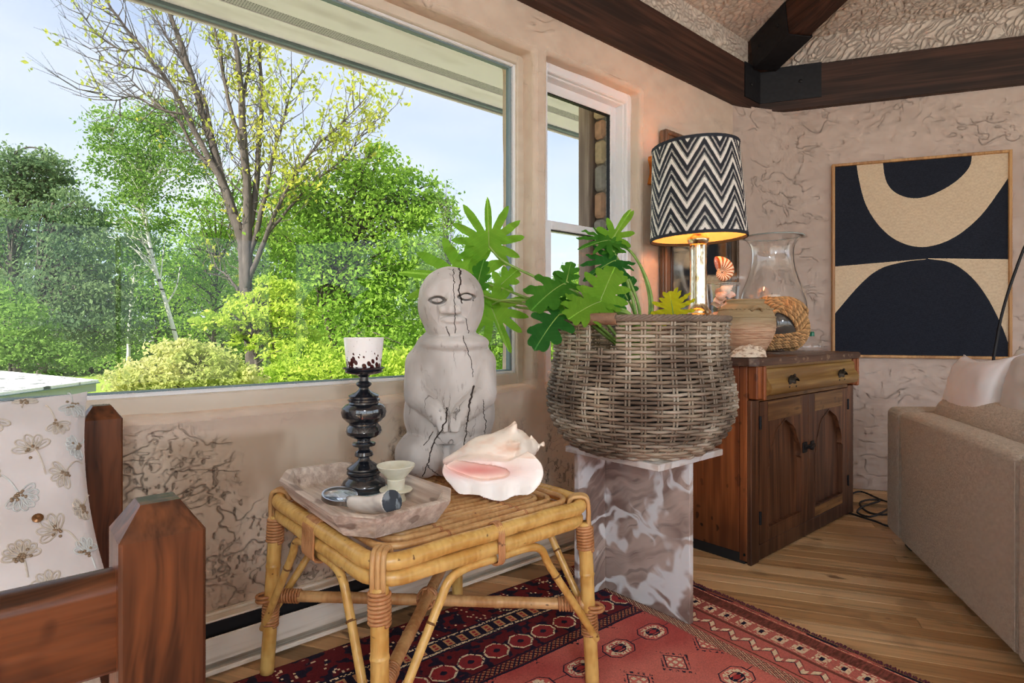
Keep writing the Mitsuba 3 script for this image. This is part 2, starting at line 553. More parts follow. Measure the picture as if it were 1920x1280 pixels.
# the painting's wall, with the plastered splay in the corner
plan = [V(3.40, 1.9), V(3.462, 1.9005), V(3.52, 1.885), V(3.78, 1.775), V(3.83, 1.745), V(3.86, 1.70)] + [COR[0] + RD * s for s in (0.3, 5.0)]
plan = [plan[0]] + [p for p in plan[1:]]
plan = plan[1:]
P = np.array([[[p[0], p[1], z] for z in (0, 2.43)] for p in plan])
capv, capf = flat(Polygon([tuple(p) for p in plan[:6]] + [tuple(COR[0] + RD * 0.3), (COR[0][0], COR[0][1] + 0.02), (3.47, 1.92)]).buffer(0))
struct('wall_right', cat(grid(P), (np.column_stack([capv, np.full(len(capv), 2.43)]), capf)), WALL, 40)
UP = [V(-1.255, 1.9), COR[0], COR[1]]
struct('wall_upper', grid(np.array([[[p[0], p[1], z] for z in (2.43, 2.95)] for p in UP])), CEIL)


def wallstrip(a, b, out, opening=None):
    """A wall from a to b, 0.15 thick, with one tall opening."""
    L = np.linalg.norm(b - a)
    poly = sbox(0, 0, L, 2.95)
    if opening:
        poly = poly.difference(sbox(*opening))
    m = extrude(poly, 0.15)
    d = (b - a) / L
    return xf(m, frame([a[0], a[1], 0], [d[0], d[1], 0], [0, 0, 1], [out[0], out[1], 0]))


def outn(k):
    return nrm((COR[k] + COR[(k + 1) % 6]) / 2 - CEN)


struct('wall_outer_right', mv(wallstrip(COR[0], COR[1], outn(0)), outn(0)[0] * 0.1, outn(0)[1] * 0.1), WALLB)
ADDED_OPEN = {1: (0.15, 0.1, 4.85, 2.75), 2: (0.15, 0.1, 4.85, 2.75), 3: (0.15, 0.1, 4.85, 2.75), 4: (0.15, 0.1, 3.2, 2.75)}  # added openings in the unseen walls, letting daylight in as fill
for k, nm in ((1, 'wall_far_right'), (2, 'wall_back'), (3, 'wall_far_left'), (4, 'wall_left')):
    struct(nm, wallstrip(COR[k], COR[(k + 1) % 6], outn(k), ADDED_OPEN.get(k)), WALLB)  # unseen walls kept white and wide open for bounced daylight
    if k in ADDED_OPEN:
        x0, z0, x1, z1 = ADDED_OPEN[k]
        d = nrm(COR[(k + 1) % 6] - COR[k])
        ms = [cbox(x0, x1, -0.02, 0.10, z, z + 0.06) for z in (z0, z1 - 0.06)] + [cbox(x, x + 0.06, -0.02, 0.10, z0, z1) for x in (x0, (x0 + x1) / 2 - 0.03, x1 - 0.06)]
        o = outn(k)
        struct('window_%d' % (k + 2), xf(cat(ms), frame([COR[k][0], COR[k][1], 0], [d[0], d[1], 0], [o[0], o[1], 0], [0, 0, 1])), FRAME)  # frames of the added openings, without panes

# ceiling: six rough sloping panels
top = [CEN + (c - CEN) * 1.03 for c in COR]
apex = V(CEN[0], CEN[1], 3.62)
vv, ff = [], []
for k in range(6):
    a, b = top[k], top[(k + 1) % 6]
    vv += [[a[0], a[1], 2.86], [b[0], b[1], 2.86], apex]
    ff.append([3 * k, 3 * k + 1, 3 * k + 2])
struct('ceiling', trimesh.Trimesh(np.array(vv), np.array(ff), process=False), CEIL)
rv = np.array(vv)
hexa = [CEN + (c - CEN) * 1.16 for c in COR]
vv, ff = [], []
for k in range(6):
    a, b = hexa[k], hexa[(k + 1) % 6]
    vv += [[a[0], a[1], 2.66], [b[0], b[1], 2.66], [apex[0], apex[1], 4.70]]
    ff.append([3 * k, 3 * k + 1, 3 * k + 2])
ROOFM = mat('m_roofing', S(90, 86, 82), 0.9)
struct('roof', trimesh.Trimesh(np.array(vv), np.array(ff), process=False), ROOFM)

# eave outside the window wall: soffit boards, vent strip, fascia
SOFF = mat('m_soffit', lambda p, n, uv: mix(C3(S(246, 246, 244)), C3(S(226, 224, 220)), smoothstep(0.45, 0.8, fbm(p.x * 3, p.y * 12, p.z * 12, 3))), 0.6)
FASC = mat('m_fascia', S(214, 208, 198), 0.6)
VENT = mat('m_vent', lambda p, n, uv: mix(C3(S(190, 190, 188)), C3(S(84, 84, 86)), smoothstep(0.28, 0.2, dr.sqrt(dr.square(p.x * 90 - dr.floor(p.x * 90) - 0.5) + dr.square(p.y * 90 - dr.floor(p.y * 90) - 0.5)))), 0.6)
ev = thing('trim_1', kind='structure')
part(ev, 'soffit_board', cbox(-1.9, 4.4, 2.12, 2.53, 2.35, 2.37, 0.002), SOFF)
part(ev, 'soffit_board', cbox(-1.9, 4.4, 2.60, 2.78, 2.35, 2.37, 0.002), SOFF)
part(ev, 'vent_strip', cbox(-1.9, 4.4, 2.53, 2.60, 2.353, 2.37, 0.001), VENT)
part(ev, 'fascia', cbox(-1.9, 4.4, 2.78, 2.80, 2.325, 2.66, 0.003), FASC)
part(ev, 'drip_edge', cbox(-1.9, 4.4, 2.755, 2.782, 2.335, 2.352, 0.002), GASKET)

# windows
w1 = thing('window_1', kind='structure')
a0, a1, b0, b1 = -1.02, 1.757, 0.757, 2.233


def framebox(x0, x1, z0, z1, wl, wr, wt, wb, y0, y1, c=0.004):
    return cat(cbox(x0, x0 + wl, y0, y1, z0, z1, c), cbox(x1 - wr, x1, y0, y1, z0, z1, c), cbox(x0 + wl, x1 - wr, y0, y1, z1 - wt, z1, c), cbox(x0 + wl, x1 - wr, y0, y1, z0, z0 + wb, c))


part(w1, 'window_frame', framebox(a0 - 0.02, a1 + 0.035, b0 - 0.02, b1 + 0.02, 0.07, 0.07, 0.06, 0.068, 1.975, 2.06), FRAME)
part(w1, 'glazing_bead', framebox(a0 + 0.045, a1 - 0.030, b0 + 0.045, b1 - 0.036, 0.014, 0.014, 0.012, 0.014, 1.99, 2.045), VINYL)
part(w1, 'gasket', framebox(a0 + 0.058, a1 - 0.043, b0 + 0.058, b1 - 0.047, 0.008, 0.012, 0.008, 0.006, 2.005, 2.035), GASKET)
part(w1, 'pane', trimesh.Trimesh(np.array([[a0 + 0.05, 2.02, b0 + 0.05], [a1 - 0.03, 2.02, b0 + 0.05], [a1 - 0.03, 2.02, b1 - 0.03], [a0 + 0.05, 2.02, b1 - 0.03]]), np.array([[0, 1, 2], [0, 2, 3]]), process=False), 'm_pane')
w2 = thing('window_2', kind='structure')
c0, c1, d0, d1 = 1.838, 2.520, 0.757, 2.252
part(w2, 'window_frame', cat(framebox(c0 - 0.01, c1 + 0.03, d0 - 0.01, d1 + 0.01, 0.075, 0.062, 0.055, 0.05, 1.965, 2.08), framebox(c0 + 0.062, c1 - 0.03, d0 + 0.035, d1 - 0.042, 0.012, 0.012, 0.012, 0.012, 1.985, 2.08)), VINYL)
mz = 1.50
part(w2, 'sash', framebox(c0 + 0.07, c1 - 0.038, mz - 0.02, d1 - 0.05, 0.045, 0.045, 0.05, 0.042, 2.035, 2.07), VINYL)
part(w2, 'sash', framebox(c0 + 0.07, c1 - 0.038, d0 + 0.04, mz + 0.022, 0.05, 0.045, 0.042, 0.05, 1.998, 2.033), VINYL)
for (za, zb, yy) in ((mz + 0.02, d1 - 0.1, 2.052), (d0 + 0.088, mz - 0.02, 2.015)):
    part(w2, 'pane', trimesh.Trimesh(np.array([[c0 + 0.10, yy, za], [c1 - 0.07, yy, za], [c1 - 0.07, yy, zb], [c0 + 0.10, yy, zb]]), np.array([[0, 1, 2], [0, 2, 3]]), process=False), 'm_pane')
    part(w2, 'gasket', framebox(c0 + 0.113, c1 - 0.081, za - 0.001, zb + 0.001, 0.005, 0.005, 0.005, 0.005, yy - 0.012, yy + 0.012, 0.001), IRON)

# ---------------------------------------------------------------- floor of narrow boards running along the painting's wall
PD = RD
PN = V(0.8660254, 0.5)
FLC = [S(206, 168, 122), S(192, 152, 106), S(214, 178, 134), S(182, 142, 98)]


def floorcol(k):
    c = FLC[k]
    def fn(p, n, uv):
        l = p.x * 0.5 - p.y * 0.866
        a = p.x * 0.866 + p.y * 0.5
        w = fbm(l * 1.5, a * 8, 3 + k, 3)
        g = fbm(l * 2.4 + w, a * 75, 7.0 * k, 3)
        kn = smoothstep(0.74, 0.8, fbm(l * 9, a * 22, 3.3 + k, 2))
        sc = smoothstep(0.62, 0.75, fbm(p.x * 6, p.y * 6, 4, 4))
        t = mix(C3(c), C3([q * 0.64 for q in c]), smoothstep(0.42, 0.85, g * 0.7 + w * 0.3))
        return mix(t, C3(S(104, 74, 48)), dr.clip(kn * 0.8 + sc * 0.3, 0, 1))
    return fn


for k in range(4):
    mat('m_board_%d' % k, floorcol(k), 0.42, spec=0.35)
FBASE = mat('m_floor_base', lambda p, n, uv: floorcol(0)(p, n, uv) * 0.45, 0.6)
fl = struct('floor', trimesh.Trimesh(np.array([[c[0], c[1], -0.003] for c in [CEN + (c - CEN) * 1.02 for c in COR]]), np.array([[0, k + 1, k] for k in range(1, 5)])[:, [0, 2, 1]][:, ::-1], process=False), FBASE)
r_ = np.random.default_rng(3)
bw = 0.078
hexpoly = Polygon(COR)
for i, q0 in enumerate(np.arange(1.06, 4.5, bw)):
    l = -2.6 + r_.uniform(0, 0.9)
    while l < 2.6:
        ln = r_.uniform(0.9, 1.9)
        pc = PN * (q0 + bw / 2) + PD * (l + ln / 2)
        zt = r_.uniform(-0.0006, 0.0004)
        b = cbox(l + 0.0009, l + ln - 0.0009, 0.0011, bw - 0.0011, -0.012, zt, 0.0018)
        m = xf(b, frame([PN[0] * q0, PN[1] * q0, 0], [PD[0], PD[1], 0], [PN[0], PN[1], 0], [0, 0, 1]))
        f2 = m.copy()
        f2.invert()
        if hexpoly.buffer(0.02).contains(shapely.Point(pc)):
            part(fl, 'plank', f2 if f2.volume > 0 else m, 'm_board_%d' % r_.integers(4))
        l += ln

# ---------------------------------------------------------------- beams
bt, bb = 2.69, 2.42
proud = 0.05
bc = COR[0] + V(-0.5, -0.8660254) * proud * 1.1547


def beam(pts, name, label, bsdf):
    t = thing(name, label, 'beam')
    m = mv(extrude(Polygon(pts), bt - bb), 0, 0, bb)
    return put(t, m, bsdf)


beam([(-1.2, 1.93), (3.745 + 0.02, 1.93), tuple(bc), (-1.2, 1.9 - proud)], 'ceiling_beam', 'dark stained wooden beam above the two windows', BEAM)
e2 = COR[0] + RD * 4.9
beam([tuple(bc), tuple(e2 + RN * proud), tuple(e2 - RN * 0.03), tuple(COR[0] - RN * 0.03)], 'ceiling_beam', 'dark stained wooden beam above the black and cream picture', BEAM2)
# rafter along the hip
hd = V(-0.5, -0.8660254)
hx = nrm(V(hd[0], hd[1], 0.15))
hz = nrm(np.cross(hx, V(0.8660254, -0.5, 0)))
hz = hz if hz[2] > 0 else -hz
hy = np.cross(hz, hx)
ra = thing('ceiling_beam', 'dark wooden rafter slanting up from the corner across the rough ceiling', 'beam')
rb = cbox(-0.05, 5.0, -0.075, 0.075, 0, 0.26, 0.006)
HM = frame([COR[0][0] + hd[0] * 0.02, COR[0][1] + hd[1] * 0.02, 2.672], hx, hy, hz)
put(ra, xf(rb, HM), BEAM3)
# black iron corner bracket with bolts
br = thing('beam_bracket', 'black iron bracket bolted over the corner where the beams meet', 'bracket')
o1 = bc
pl = []
L1, L2, tk = 0.20, 0.36, 0.006
d1 = V(-1, 0)
nA = V(0, -1)
bcut = 2.475
pA = [o1, o1 + d1 * L1, o1 + d1 * L1 + nA * tk, o1 + (d1 * 0 + hd * tk * 1.1547)]
pB = [o1, o1 + hd * tk * 1.1547, o1 + RD * L2 + RN * tk, o1 + RD * L2]
part(br, 'plate', mv(extrude(Polygon(pA).union(Polygon(pB)), bt + 0.005 - bcut), 0, 0, bcut), IRON)
bolt = lathe([(0.0, 0), (0.011, 0), (0.011, 0.003), (0.007, 0.007), (0, 0.008)], 12, False)


def bolt_at(parent, p, n):
    n = nrm(n)
    u = nrm(np.cross(n, [0.1, 0.2, 1]))
    part(parent, 'bolt', xf(bolt, frame(p, u, np.cross(n, u), n)), IRON, 40)


bolt_at(br, [*(o1 + RD * 0.24 + RN * tk), 2.59], [*RN, 0])
bolt_at(br, [*(o1 + d1 * 0.12 + nA * tk), 2.57], [0, -1, 0])
# shoe holding the rafter
sh = thing('beam_bracket', 'black iron shoe round the foot of the slanting rafter', 'bracket')
for s in (-1, 1):
    part(sh, 'side_plate', xf(cbox(0.09, 0.44, s * 0.0755, s * 0.0815, -0.006, 0.20, 0.001), HM), IRON)
    for bx_, bz_ in ((0.17, 0.10), (0.36, 0.10)):
        q = HM @ np.array([bx_, s * 0.0815, bz_, 1])
        bolt_at(sh, q[:3], HM[:3, 1] * s)
part(sh, 'base_plate', xf(cbox(0.09, 0.44, -0.0815, 0.0815, -0.012, -0.006, 0.001), HM), IRON)

# ---------------------------------------------------------------- baseboard heater
HWHITE = mat('m_heater', lambda p, n, uv: mix(C3(S(226, 216, 200)), C3(S(196, 182, 160)), smoothstep(0.4, 0.8, fbm(p.x * 3, p.y * 30, p.z * 60, 3))), 0.45)
DARK = mat('m_dark_gap', S(22, 22, 24), 0.7)
h = thing('baseboard_heater', 'long white baseboard heater with dark slots along the foot of the window wall', 'heater')
X0, X1 = -1.2, 2.3
part(h, 'back_plate', cbox(X0, X1, 1.885, 1.9, 0.0, 0.165, 0.002), HWHITE)
part(h, 'top_cap', cbox(X0, X1, 1.848, 1.89, 0.152, 0.158, 0.002), HWHITE)
part(h, 'dark_slot_block', cbox(X0 + 0.03, X1 - 0.03, 1.865, 1.884, 0.04, 0.151, 0.001), DARK)  # near black block, the darkness of the slot put into the colour
part(h, 'front_panel', cbox(X0, X1, 1.838, 1.846, 0.038, 0.113, 0.003), HWHITE)
part(h, 'lower_lip', cbox(X0, X1, 1.830, 1.85, 0.008, 0.022, 0.003), HWHITE)
for x in (X0, X1):
    part(h, 'end_cap', cbox(x - 0.015, x + 0.015, 1.832, 1.9, 0.0, 0.162, 0.004), HWHITE)

# ---------------------------------------------------------------- rug
RP = V(2.07, 1.70)
RU = V(-0.999, 0.045)
RV = V(-0.0855, -0.9963)
DET = RU[0] * RV[1] - RU[1] * RV[0]
K_NAVY, K_MAR, K_RED, K_SAL, K_CRM, K_TAN, K_BRN = S(38, 34, 52), S(104, 36, 42), S(166, 58, 60), S(206, 118, 106), S(228, 208, 176), S(196, 150, 110), S(88, 54, 46)


def rug_c(p, n, uv):
    dx, dy = p.x - float(RP[0]), p.y - float(RP[1])
    u = (dx * float(RV[1]) - dy * float(RV[0])) / float(DET)
    v = (float(RU[0]) * dy - float(RU[1]) * dx) / float(DET)
    # woven steps: quantise to knots
    kn = 400.0
    wob = 0.006 * (noise(u * 9, v * 9, 1) - 0.5)
    u = dr.floor((u + wob) * kn) / kn
    v = dr.floor((v + wob) * kn) / kn
    r = cell_rand(u * kn, v * kn, 3)
    field = mix(C3(K_RED), C3(K_SAL), smoothstep(0.25, 0.8, fbm(u * 3 + 2, v * 5, 3, 3) + 0.35 * smoothstep(0.2, 0.9, v) - 0.12 * smoothstep(0.5, 1.1, u)))
    col = field
    tri = lambda a: dr.abs(a - dr.floor(a) - 0.5) * 2          # 0..1 triangle wave
    def over(c, m):
        nonlocal col
        col = mix(col, C3(c), dr.clip(m, 0, 1))
    on = lambda a, lo, hi: dr.select((a > lo) & (a < hi), mi.Float(1), mi.Float(0))
    # field medallions: octagons in rows and latticed diamonds between them
    fu, fv = (u - 0.42) / 0.165, (v - 0.56) / 0.31
    cu, cv = (fu - dr.floor(fu + 0.5)) * 0.165, (fv - dr.floor(fv + 0.5)) * 0.31
    octa = dr.maximum(dr.maximum(dr.abs(cu) * 0.95, dr.abs(cv) * 1.25), (dr.abs(cu) + dr.abs(cv)) * 0.72)
    over(K_NAVY, on(octa, 0.049, 0.053))
    over(K_CRM, on(octa, 0.024, 0.041) * dr.select(cell_rand(u * 180, v * 180, 9) > 0.38, mi.Float(1), mi.Float(0)))
    over(K_NAVY, on(octa, 0.021, 0.025))
    over(K_RED, on(octa, -1, 0.012))
    over(K_NAVY, on(octa, 0.012, 0.02) * on(dr.abs(cv), 0.0, 0.010))
    over(K_NAVY, on(dr.abs(cv), -1, 0.0022) * on(dr.abs(cu), 0.053, 0.2))
    gu, gv = fu - 0.5, fv - 0.5
    eu, evv = (gu - dr.floor(gu + 0.5)) * 0.165, (gv - dr.floor(gv + 0.5)) * 0.31
    dia = dr.abs(eu) + dr.abs(evv) * 0.85
    over(K_CRM, on(dia, -1, 0.034) * dr.select((tri(eu * 50) > 0.3) & (tri(evv * 50) > 0.3), mi.Float(1), mi.Float(0)))
    over(K_NAVY, on(dia, 0.036, 0.041))
    over(K_NAVY, on(dia, 0.050, 0.062) * dr.select(tri((eu - evv) * 38) > 0.45, mi.Float(1), mi.Float(0)) * dr.select(cell_rand(u * 220, v * 220, 5) > 0.4, mi.Float(1), mi.Float(0)))
    # long-side border
    b = dr.select(v < 0.45, mi.Float(1), mi.Float(0))
    over(K_MAR, b)
    over(K_NAVY, b * smoothstep(0.5, 0.6, fbm(u * 40, v * 40, 2, 2)) * on(v, 0, 0.17))
    over(K_CRM, on(v, 0.02, 0.16) * dr.select((cell_rand(u * 130, v * 130, 2) > 0.9) & (tri(u * 10 + v * 5) > 0.5), mi.Float(1), mi.Float(0)))
    over(K_NAVY, on(v, 0.162, 0.25))
    over(K_CRM, (on(v, 0.168, 0.178) + on(v, 0.232, 0.242)) * dr.select(cell_rand(u * 200, v * 200, 7) > 0.35, mi.Float(1), mi.Float(0)))
    over(K_TAN, on(v, 0.185, 0.226) * dr.select(tri(u / 0.05) > 0.45, mi.Float(1), mi.Float(0)))
    over(K_RED, on(v, 0.190, 0.221) * dr.select(tri(u / 0.05) > 0.72, mi.Float(1), mi.Float(0)) * on(tri(v * 60), 0.3, 1))
    over(K_NAVY, on(v, 0.25, 0.40) * smoothstep(0.46, 0.6, fbm(u * 50, v * 50, 8, 2)))
    hu = (u / 0.095 - dr.floor(u / 0.095) - 0.5) * 0.095
    hv = v - 0.337
    ho = dr.maximum(dr.maximum(dr.abs(hu) * 0.92, dr.abs(hv)), (dr.abs(hu) + dr.abs(hv)) * 0.72)
    over(K_RED, on(ho, -1, 0.034) * 0.7)
    over(K_CRM, on(ho, 0.034, 0.040) * dr.select(cell_rand(u * 240, v * 240, 6) > 0.2, mi.Float(1), mi.Float(0)))
    over(K_NAVY, on(ho, -1, 0.010))
    over(K_NAVY, on(v, 0.395, 0.402) + on(v, 0.442, 0.449))
    over(K_TAN, on(v, 0.404, 0.440) * dr.select(tri((u + v) * 55) > 0.6, mi.Float(1), mi.Float(0)) * 0.8)
    over(K_NAVY, on(v, 0.404, 0.440) * dr.select(tri((u - v) * 55) > 0.65, mi.Float(1), mi.Float(0)))
    # end bands
    e = dr.select(u < 0.335, mi.Float(1), mi.Float(0))
    warm = smoothstep(0.2, 0.9, v)
    endc = mix(C3(K_MAR), C3(K_SAL), warm * 0.8)
    col = dr.select(u < 0.335, endc, col)
    over(K_BRN, on(u, 0.285, 0.33) * dr.select(tri((u * 2 + v) * 60) > 0.4, mi.Float(1), mi.Float(0)))
    over(K_CRM, on(u, 0.285, 0.33) * dr.select(tri((u * 2 - v) * 60) > 0.78, mi.Float(1), mi.Float(0)))
    zz = 0.222 + 0.020 * (tri(v / 0.075) * 2 - 1)
    over(K_CRM, on(u - zz, -0.011, 0.011) * dr.select(tri(v / 0.025) > 0.35, mi.Float(1), mi.Float(0)))
    over(K_NAVY, on(u - zz, 0.012, 0.0165) + on(u - zz, -0.016, -0.012) * 0.6)
    over(K_BRN, on(u, 0.268, 0.273) + on(u, 0.165, 0.178) * 0.8)
    over(K_CRM, on(u, 0.105, 0.150) * dr.select((tri(v / 0.065) > 0.35), mi.Float(1), mi.Float(0)) * dr.select(cell_rand(u * 170, v * 170, 4) > 0.25, mi.Float(1), mi.Float(0)) * 0.9)
    over(K_NAVY, on(u, 0.115, 0.140) * dr.select(tri(v / 0.065) > 0.8, mi.Float(1), mi.Float(0)))
    over(K_CRM, (on(u, 0.095, 0.100) + on(u, 0.155, 0.160)) * dr.select(tri(v * 45) > 0.4, mi.Float(1), mi.Float(0)))
    over(K_BRN, on(u, 0.038, 0.092) * (0.55 + 0.45 * noise(u * 60, v * 300, 2)))
    over(K_CRM, on(u, 0.030, 0.034) * dr.select(tri(v * 40) > 0.35, mi.Float(1), mi.Float(0)))
    over(K_NAVY, on(u, -1, 0.028) * smoothstep(0.45, 0.55, noise(u * 60, v * 22, 4)))
    return col * (0.82 + 0.30 * r)


RUGM = mat('m_rug', rug_c, 0.95, lambda p, n, uv: fbm(p.x * 260, p.y * 260, p.z * 260, 2), 0.0015, 6e-4, spec=0.1, sheen=0.3)
nu, nv = 120, 90
uu, vv2 = np.meshgrid(np.linspace(0, 2.9, nu), np.linspace(0, 1.9, nv), indexing='ij')
wv = (meshkit.fbm(np.stack([uu * 1.3, vv2 * 5, uu * 0], -1), 2) - 0.5) * 0.02 * (uu < 0.5)
pp = RP + (uu + wv)[..., None] * RU + vv2[..., None] * RV
zz = 0.007 + 0.0015 * meshkit.fbm(np.stack([pp[..., 0] * 6, pp[..., 1] * 6, uu * 0], -1), 2)
topg = np.concatenate([pp, zz[..., None]], -1)
edge = np.clip(np.minimum(np.minimum(uu, 2.9 - uu), np.minimum(vv2, 1.9 - vv2)) / 0.006, 0, 1)
topg[..., 2] = np.where(edge > 0, topg[..., 2], 0.0005)
rug = thing('rug', 'worn red patterned wool rug with navy and cream borders under the rattan table', 'rug')
part(rug, 'pile', grid(topg), RUGM, True)
r_ = np.random.default_rng(11)
fr = []
for v0 in np.arange(0.02, 1.88, 0.0075):
    p0 = RP + RU * 0.004 + RV * v0
    w = (meshkit.fbm(np.array([[0.0, v0 * 5, 0]]), 2)[0] - 0.5) * 0.02
    p0 = p0 + RU * w
    d = -RU + RV * r_.normal(0, 0.35)
    p1 = p0 + d * r_.uniform(0.006, 0.02)
    fr.append(tube([[*p0, 0.006], [*(p0 + p1) / 2, 0.008], [*p1, 0.002]], [0.003, 0.0028, 0.0012], 4))
part(rug, 'fringe', cat(fr), mat('m_fringe', S(92, 44, 54), 0.95), kind='stuff')
# ---------------------------------------------------------------- rattan side table
def cane_c(c1, c2, c3):
    def fn(p, n, uv):
        t = fbm(p.x * 22, p.y * 22, p.z * 22, 3)
        g = noise(p.x * 160, p.y * 160, p.z * 30)
        sp = smoothstep(0.77, 0.85, fbm(p.x * 60, p.y * 25, p.z * 60 + 5, 3))
        return mix(mix(C3(c1), C3(c2), smoothstep(0.3, 0.75, t * 0.75 + g * 0.25)), C3(c3), sp * 0.85)
    return fn


CANE = mat('m_cane', cane_c(S(218, 180, 106), S(192, 144, 72), S(96, 62, 34)), 0.28, lambda p, n, uv: fbm(p.x * 70, p.y * 70, p.z * 70, 2), 0.0008, spec=0.5)
CANE2 = mat('m_cane_fine', cane_c(S(208, 168, 114), S(178, 130, 80), S(96, 64, 40)), 0.32, spec=0.45)
WRAP = mat('m_cane_wrap', cane_c(S(196, 144, 98), S(162, 108, 66), S(96, 62, 40)), 0.38, spec=0.4)
NODE = mat('m_cane_node', S(122, 84, 44), 0.5)

st = thing('rattan_table', 'low square rattan and bamboo side table with curved corners standing on the red rug', 'table')
sx0, sx1, sy0, sy1 = 0.572, 1.228, 1.098, 1.742


def rloop(x0, x1, y0, y1, r, z, n=7):
    p = []
    for (cx, cy, a0) in ((x1 - r, y1 - r, 0), (x0 + r, y1 - r, 90), (x0 + r, y0 + r, 180), (x1 - r, y0 + r, 270)):
        for a in np.linspace(a0, a0 + 90, n):
            p.append([cx + r * math.cos(math.radians(a)), cy + r * math.sin(math.radians(a)), z])
    q = []
    for i in range(len(p)):
        a, b = np.array(p[i]), np.array(p[(i + 1) % len(p)])
        q.append(a)
        d = np.linalg.norm(b - a)
        if d > 0.06:
            k = int(d / 0.03)
            q += [a + (b - a) * t / k for t in range(1, k)]
    return np.array(q)


def wobble(p, amp, seed):
    return p + (np.stack([meshkit.fbm(p * 9 + seed + k * 7.7, 2) for k in range(3)], -1) - 0.5) * 2 * amp


R0 = 0.0185
zt, zb = 0.512, 0.473
part(st, 'frame_rail', tube(wobble(rloop(sx0, sx1, sy0, sy1, 0.07, zt), 0.003, 1), R0, 14, True), CANE, True)
part(st, 'frame_rail', tube(wobble(rloop(sx0 + 0.004, sx1 - 0.004, sy0 + 0.004, sy1 - 0.004, 0.075, zb), 0.003, 5), R0 * 0.95, 14, True), CANE, True)
for k, d in enumerate((0.036, 0.070, 0.100)):
    part(st, 'top_ring', tube(wobble(rloop(sx0 + d, sx1 - d, sy0 + d, sy1 - d, max(0.06 - 0.012 * k, 0.03), zt + 0.012), 0.002, 9 + k), 0.0082, 8, True), CANE2, True)
ys = np.linspace(sy0 + 0.128, sy1 - 0.128, 15)
for k, y in enumerate(ys):
    x = np.linspace(sx0 + 0.095, sx1 - 0.095, 16)
    p = np.stack([x, np.full(16, y), np.full(16, zt + 0.010)], -1)
    part(st, 'top_rod', tube(wobble(p, 0.002, 20 + k), 0.0078, 7), CANE2, True)
# woven lashing lines across the rods
for x in (sx0 + 0.20, sx0 + 0.44):
    ya = np.concatenate([[sy0 + 0.036, sy0 + 0.07, sy0 + 0.1], ys, [sy1 - 0.1, sy1 - 0.07, sy1 - 0.036]])
    ms = [coil([x - 0.006, y - 0.001, zt + 0.0105], [x + 0.006, y + 0.001, zt + 0.0105], 0.0088, 0.0022, 2.5, 10, 5) for y in ya]
    part(st, 'cane_lashing', cat(ms), WRAP, True)
# under-top carrying rods so that nothing floats
for x in (sx0 + 0.20, sx0 + 0.44):
    part(st, 'cross_rod', tube([[x, sy0, zt - 0.008], [x, (sy0 + sy1) / 2, zt - 0.006], [x, sy1, zt - 0.008]], 0.009, 8), CANE, True)
part(st, 'cross_rod', tube([[sx0, (sy0 + sy1) / 2, zt - 0.016], [sx1, (sy0 + sy1) / 2, zt - 0.016]], 0.009, 8), CANE, True)


def pole(p0, p1, r, n=12, nodes=(), seed=0, k=24):
    """A bamboo pole with slight swellings at its nodes."""
    s = np.unique(np.concatenate([np.linspace(0, 1, k)] + [np.array([q - 0.012, q - 0.004, q, q + 0.004, q + 0.012]) for q in nodes]))
    s = s[(s >= 0) & (s <= 1)]
    p0, p1 = np.array(p0), np.array(p1)
    rr = np.full(len(s), r)
    for q in nodes:
        rr = rr * (1 + 0.10 * np.exp(-((s - q) / 0.008) ** 2))
    return tube(wobble(p0 + (p1 - p0) * s[:, None], 0.0012, seed), rr, n)


LEGS = {}
for i, (x, y, dx, dy) in enumerate(((sx0 + 0.012, sy0 + 0.012, -0.006, -0.016), (sx1 - 0.012, sy0 + 0.012, 0.02, -0.012), (sx1 - 0.012, sy1 - 0.012, 0.016, 0.016), (sx0 + 0.010, sy1 - 0.010, -0.022, 0.012))):
    topp, foot = V(x, y, 0.462), V(x + dx, y + dy, 0.0098)
    lg = part(st, 'leg', pole(topp, foot, 0.0195, 14, (0.32, 0.66), 40 + i), CANE, True)
    LEGS[i] = (topp, foot)
    at_ = lambda s: topp + (foot - topp) * s
    part(lg, 'cane_wrap', coil(at_(0.02), at_(0.17), 0.0215, 0.0042, 8, 16, 6), WRAP, True)
    part(lg, 'cane_wrap', coil(at_(0.55), at_(0.70), 0.0215, 0.0036, 8, 16, 6), WRAP, True)
    # the straps that run over the corner of the frame
    cx, cy = (1 if i in (1, 2) else -1), (1 if i in (2, 3) else -1)
    o = V(cx, cy, 0) / math.sqrt(2)
    side = V(-cy, cx, 0) / math.sqrt(2)
    cc = V(x, y, 0) + V(cx, cy, 0) * -0.010
    for s in (-1, 0, 1):
        base = cc + side * s * 0.0115
        path = spline([[*(base + o * 0.012)[:2], 0.395], [*(base + o * 0.024)[:2], 0.44], [*(base + o * 0.025)[:2], zt], [*(base + o * 0.014)[:2], zt + 0.0225], [*(base - o * 0.020)[:2], zt + 0.020], [*(base - o * 0.032)[:2], zt - 0.002]], 6)
        part(lg, 'corner_strap', tube(path, 0.0062, 7), CANE2, True)
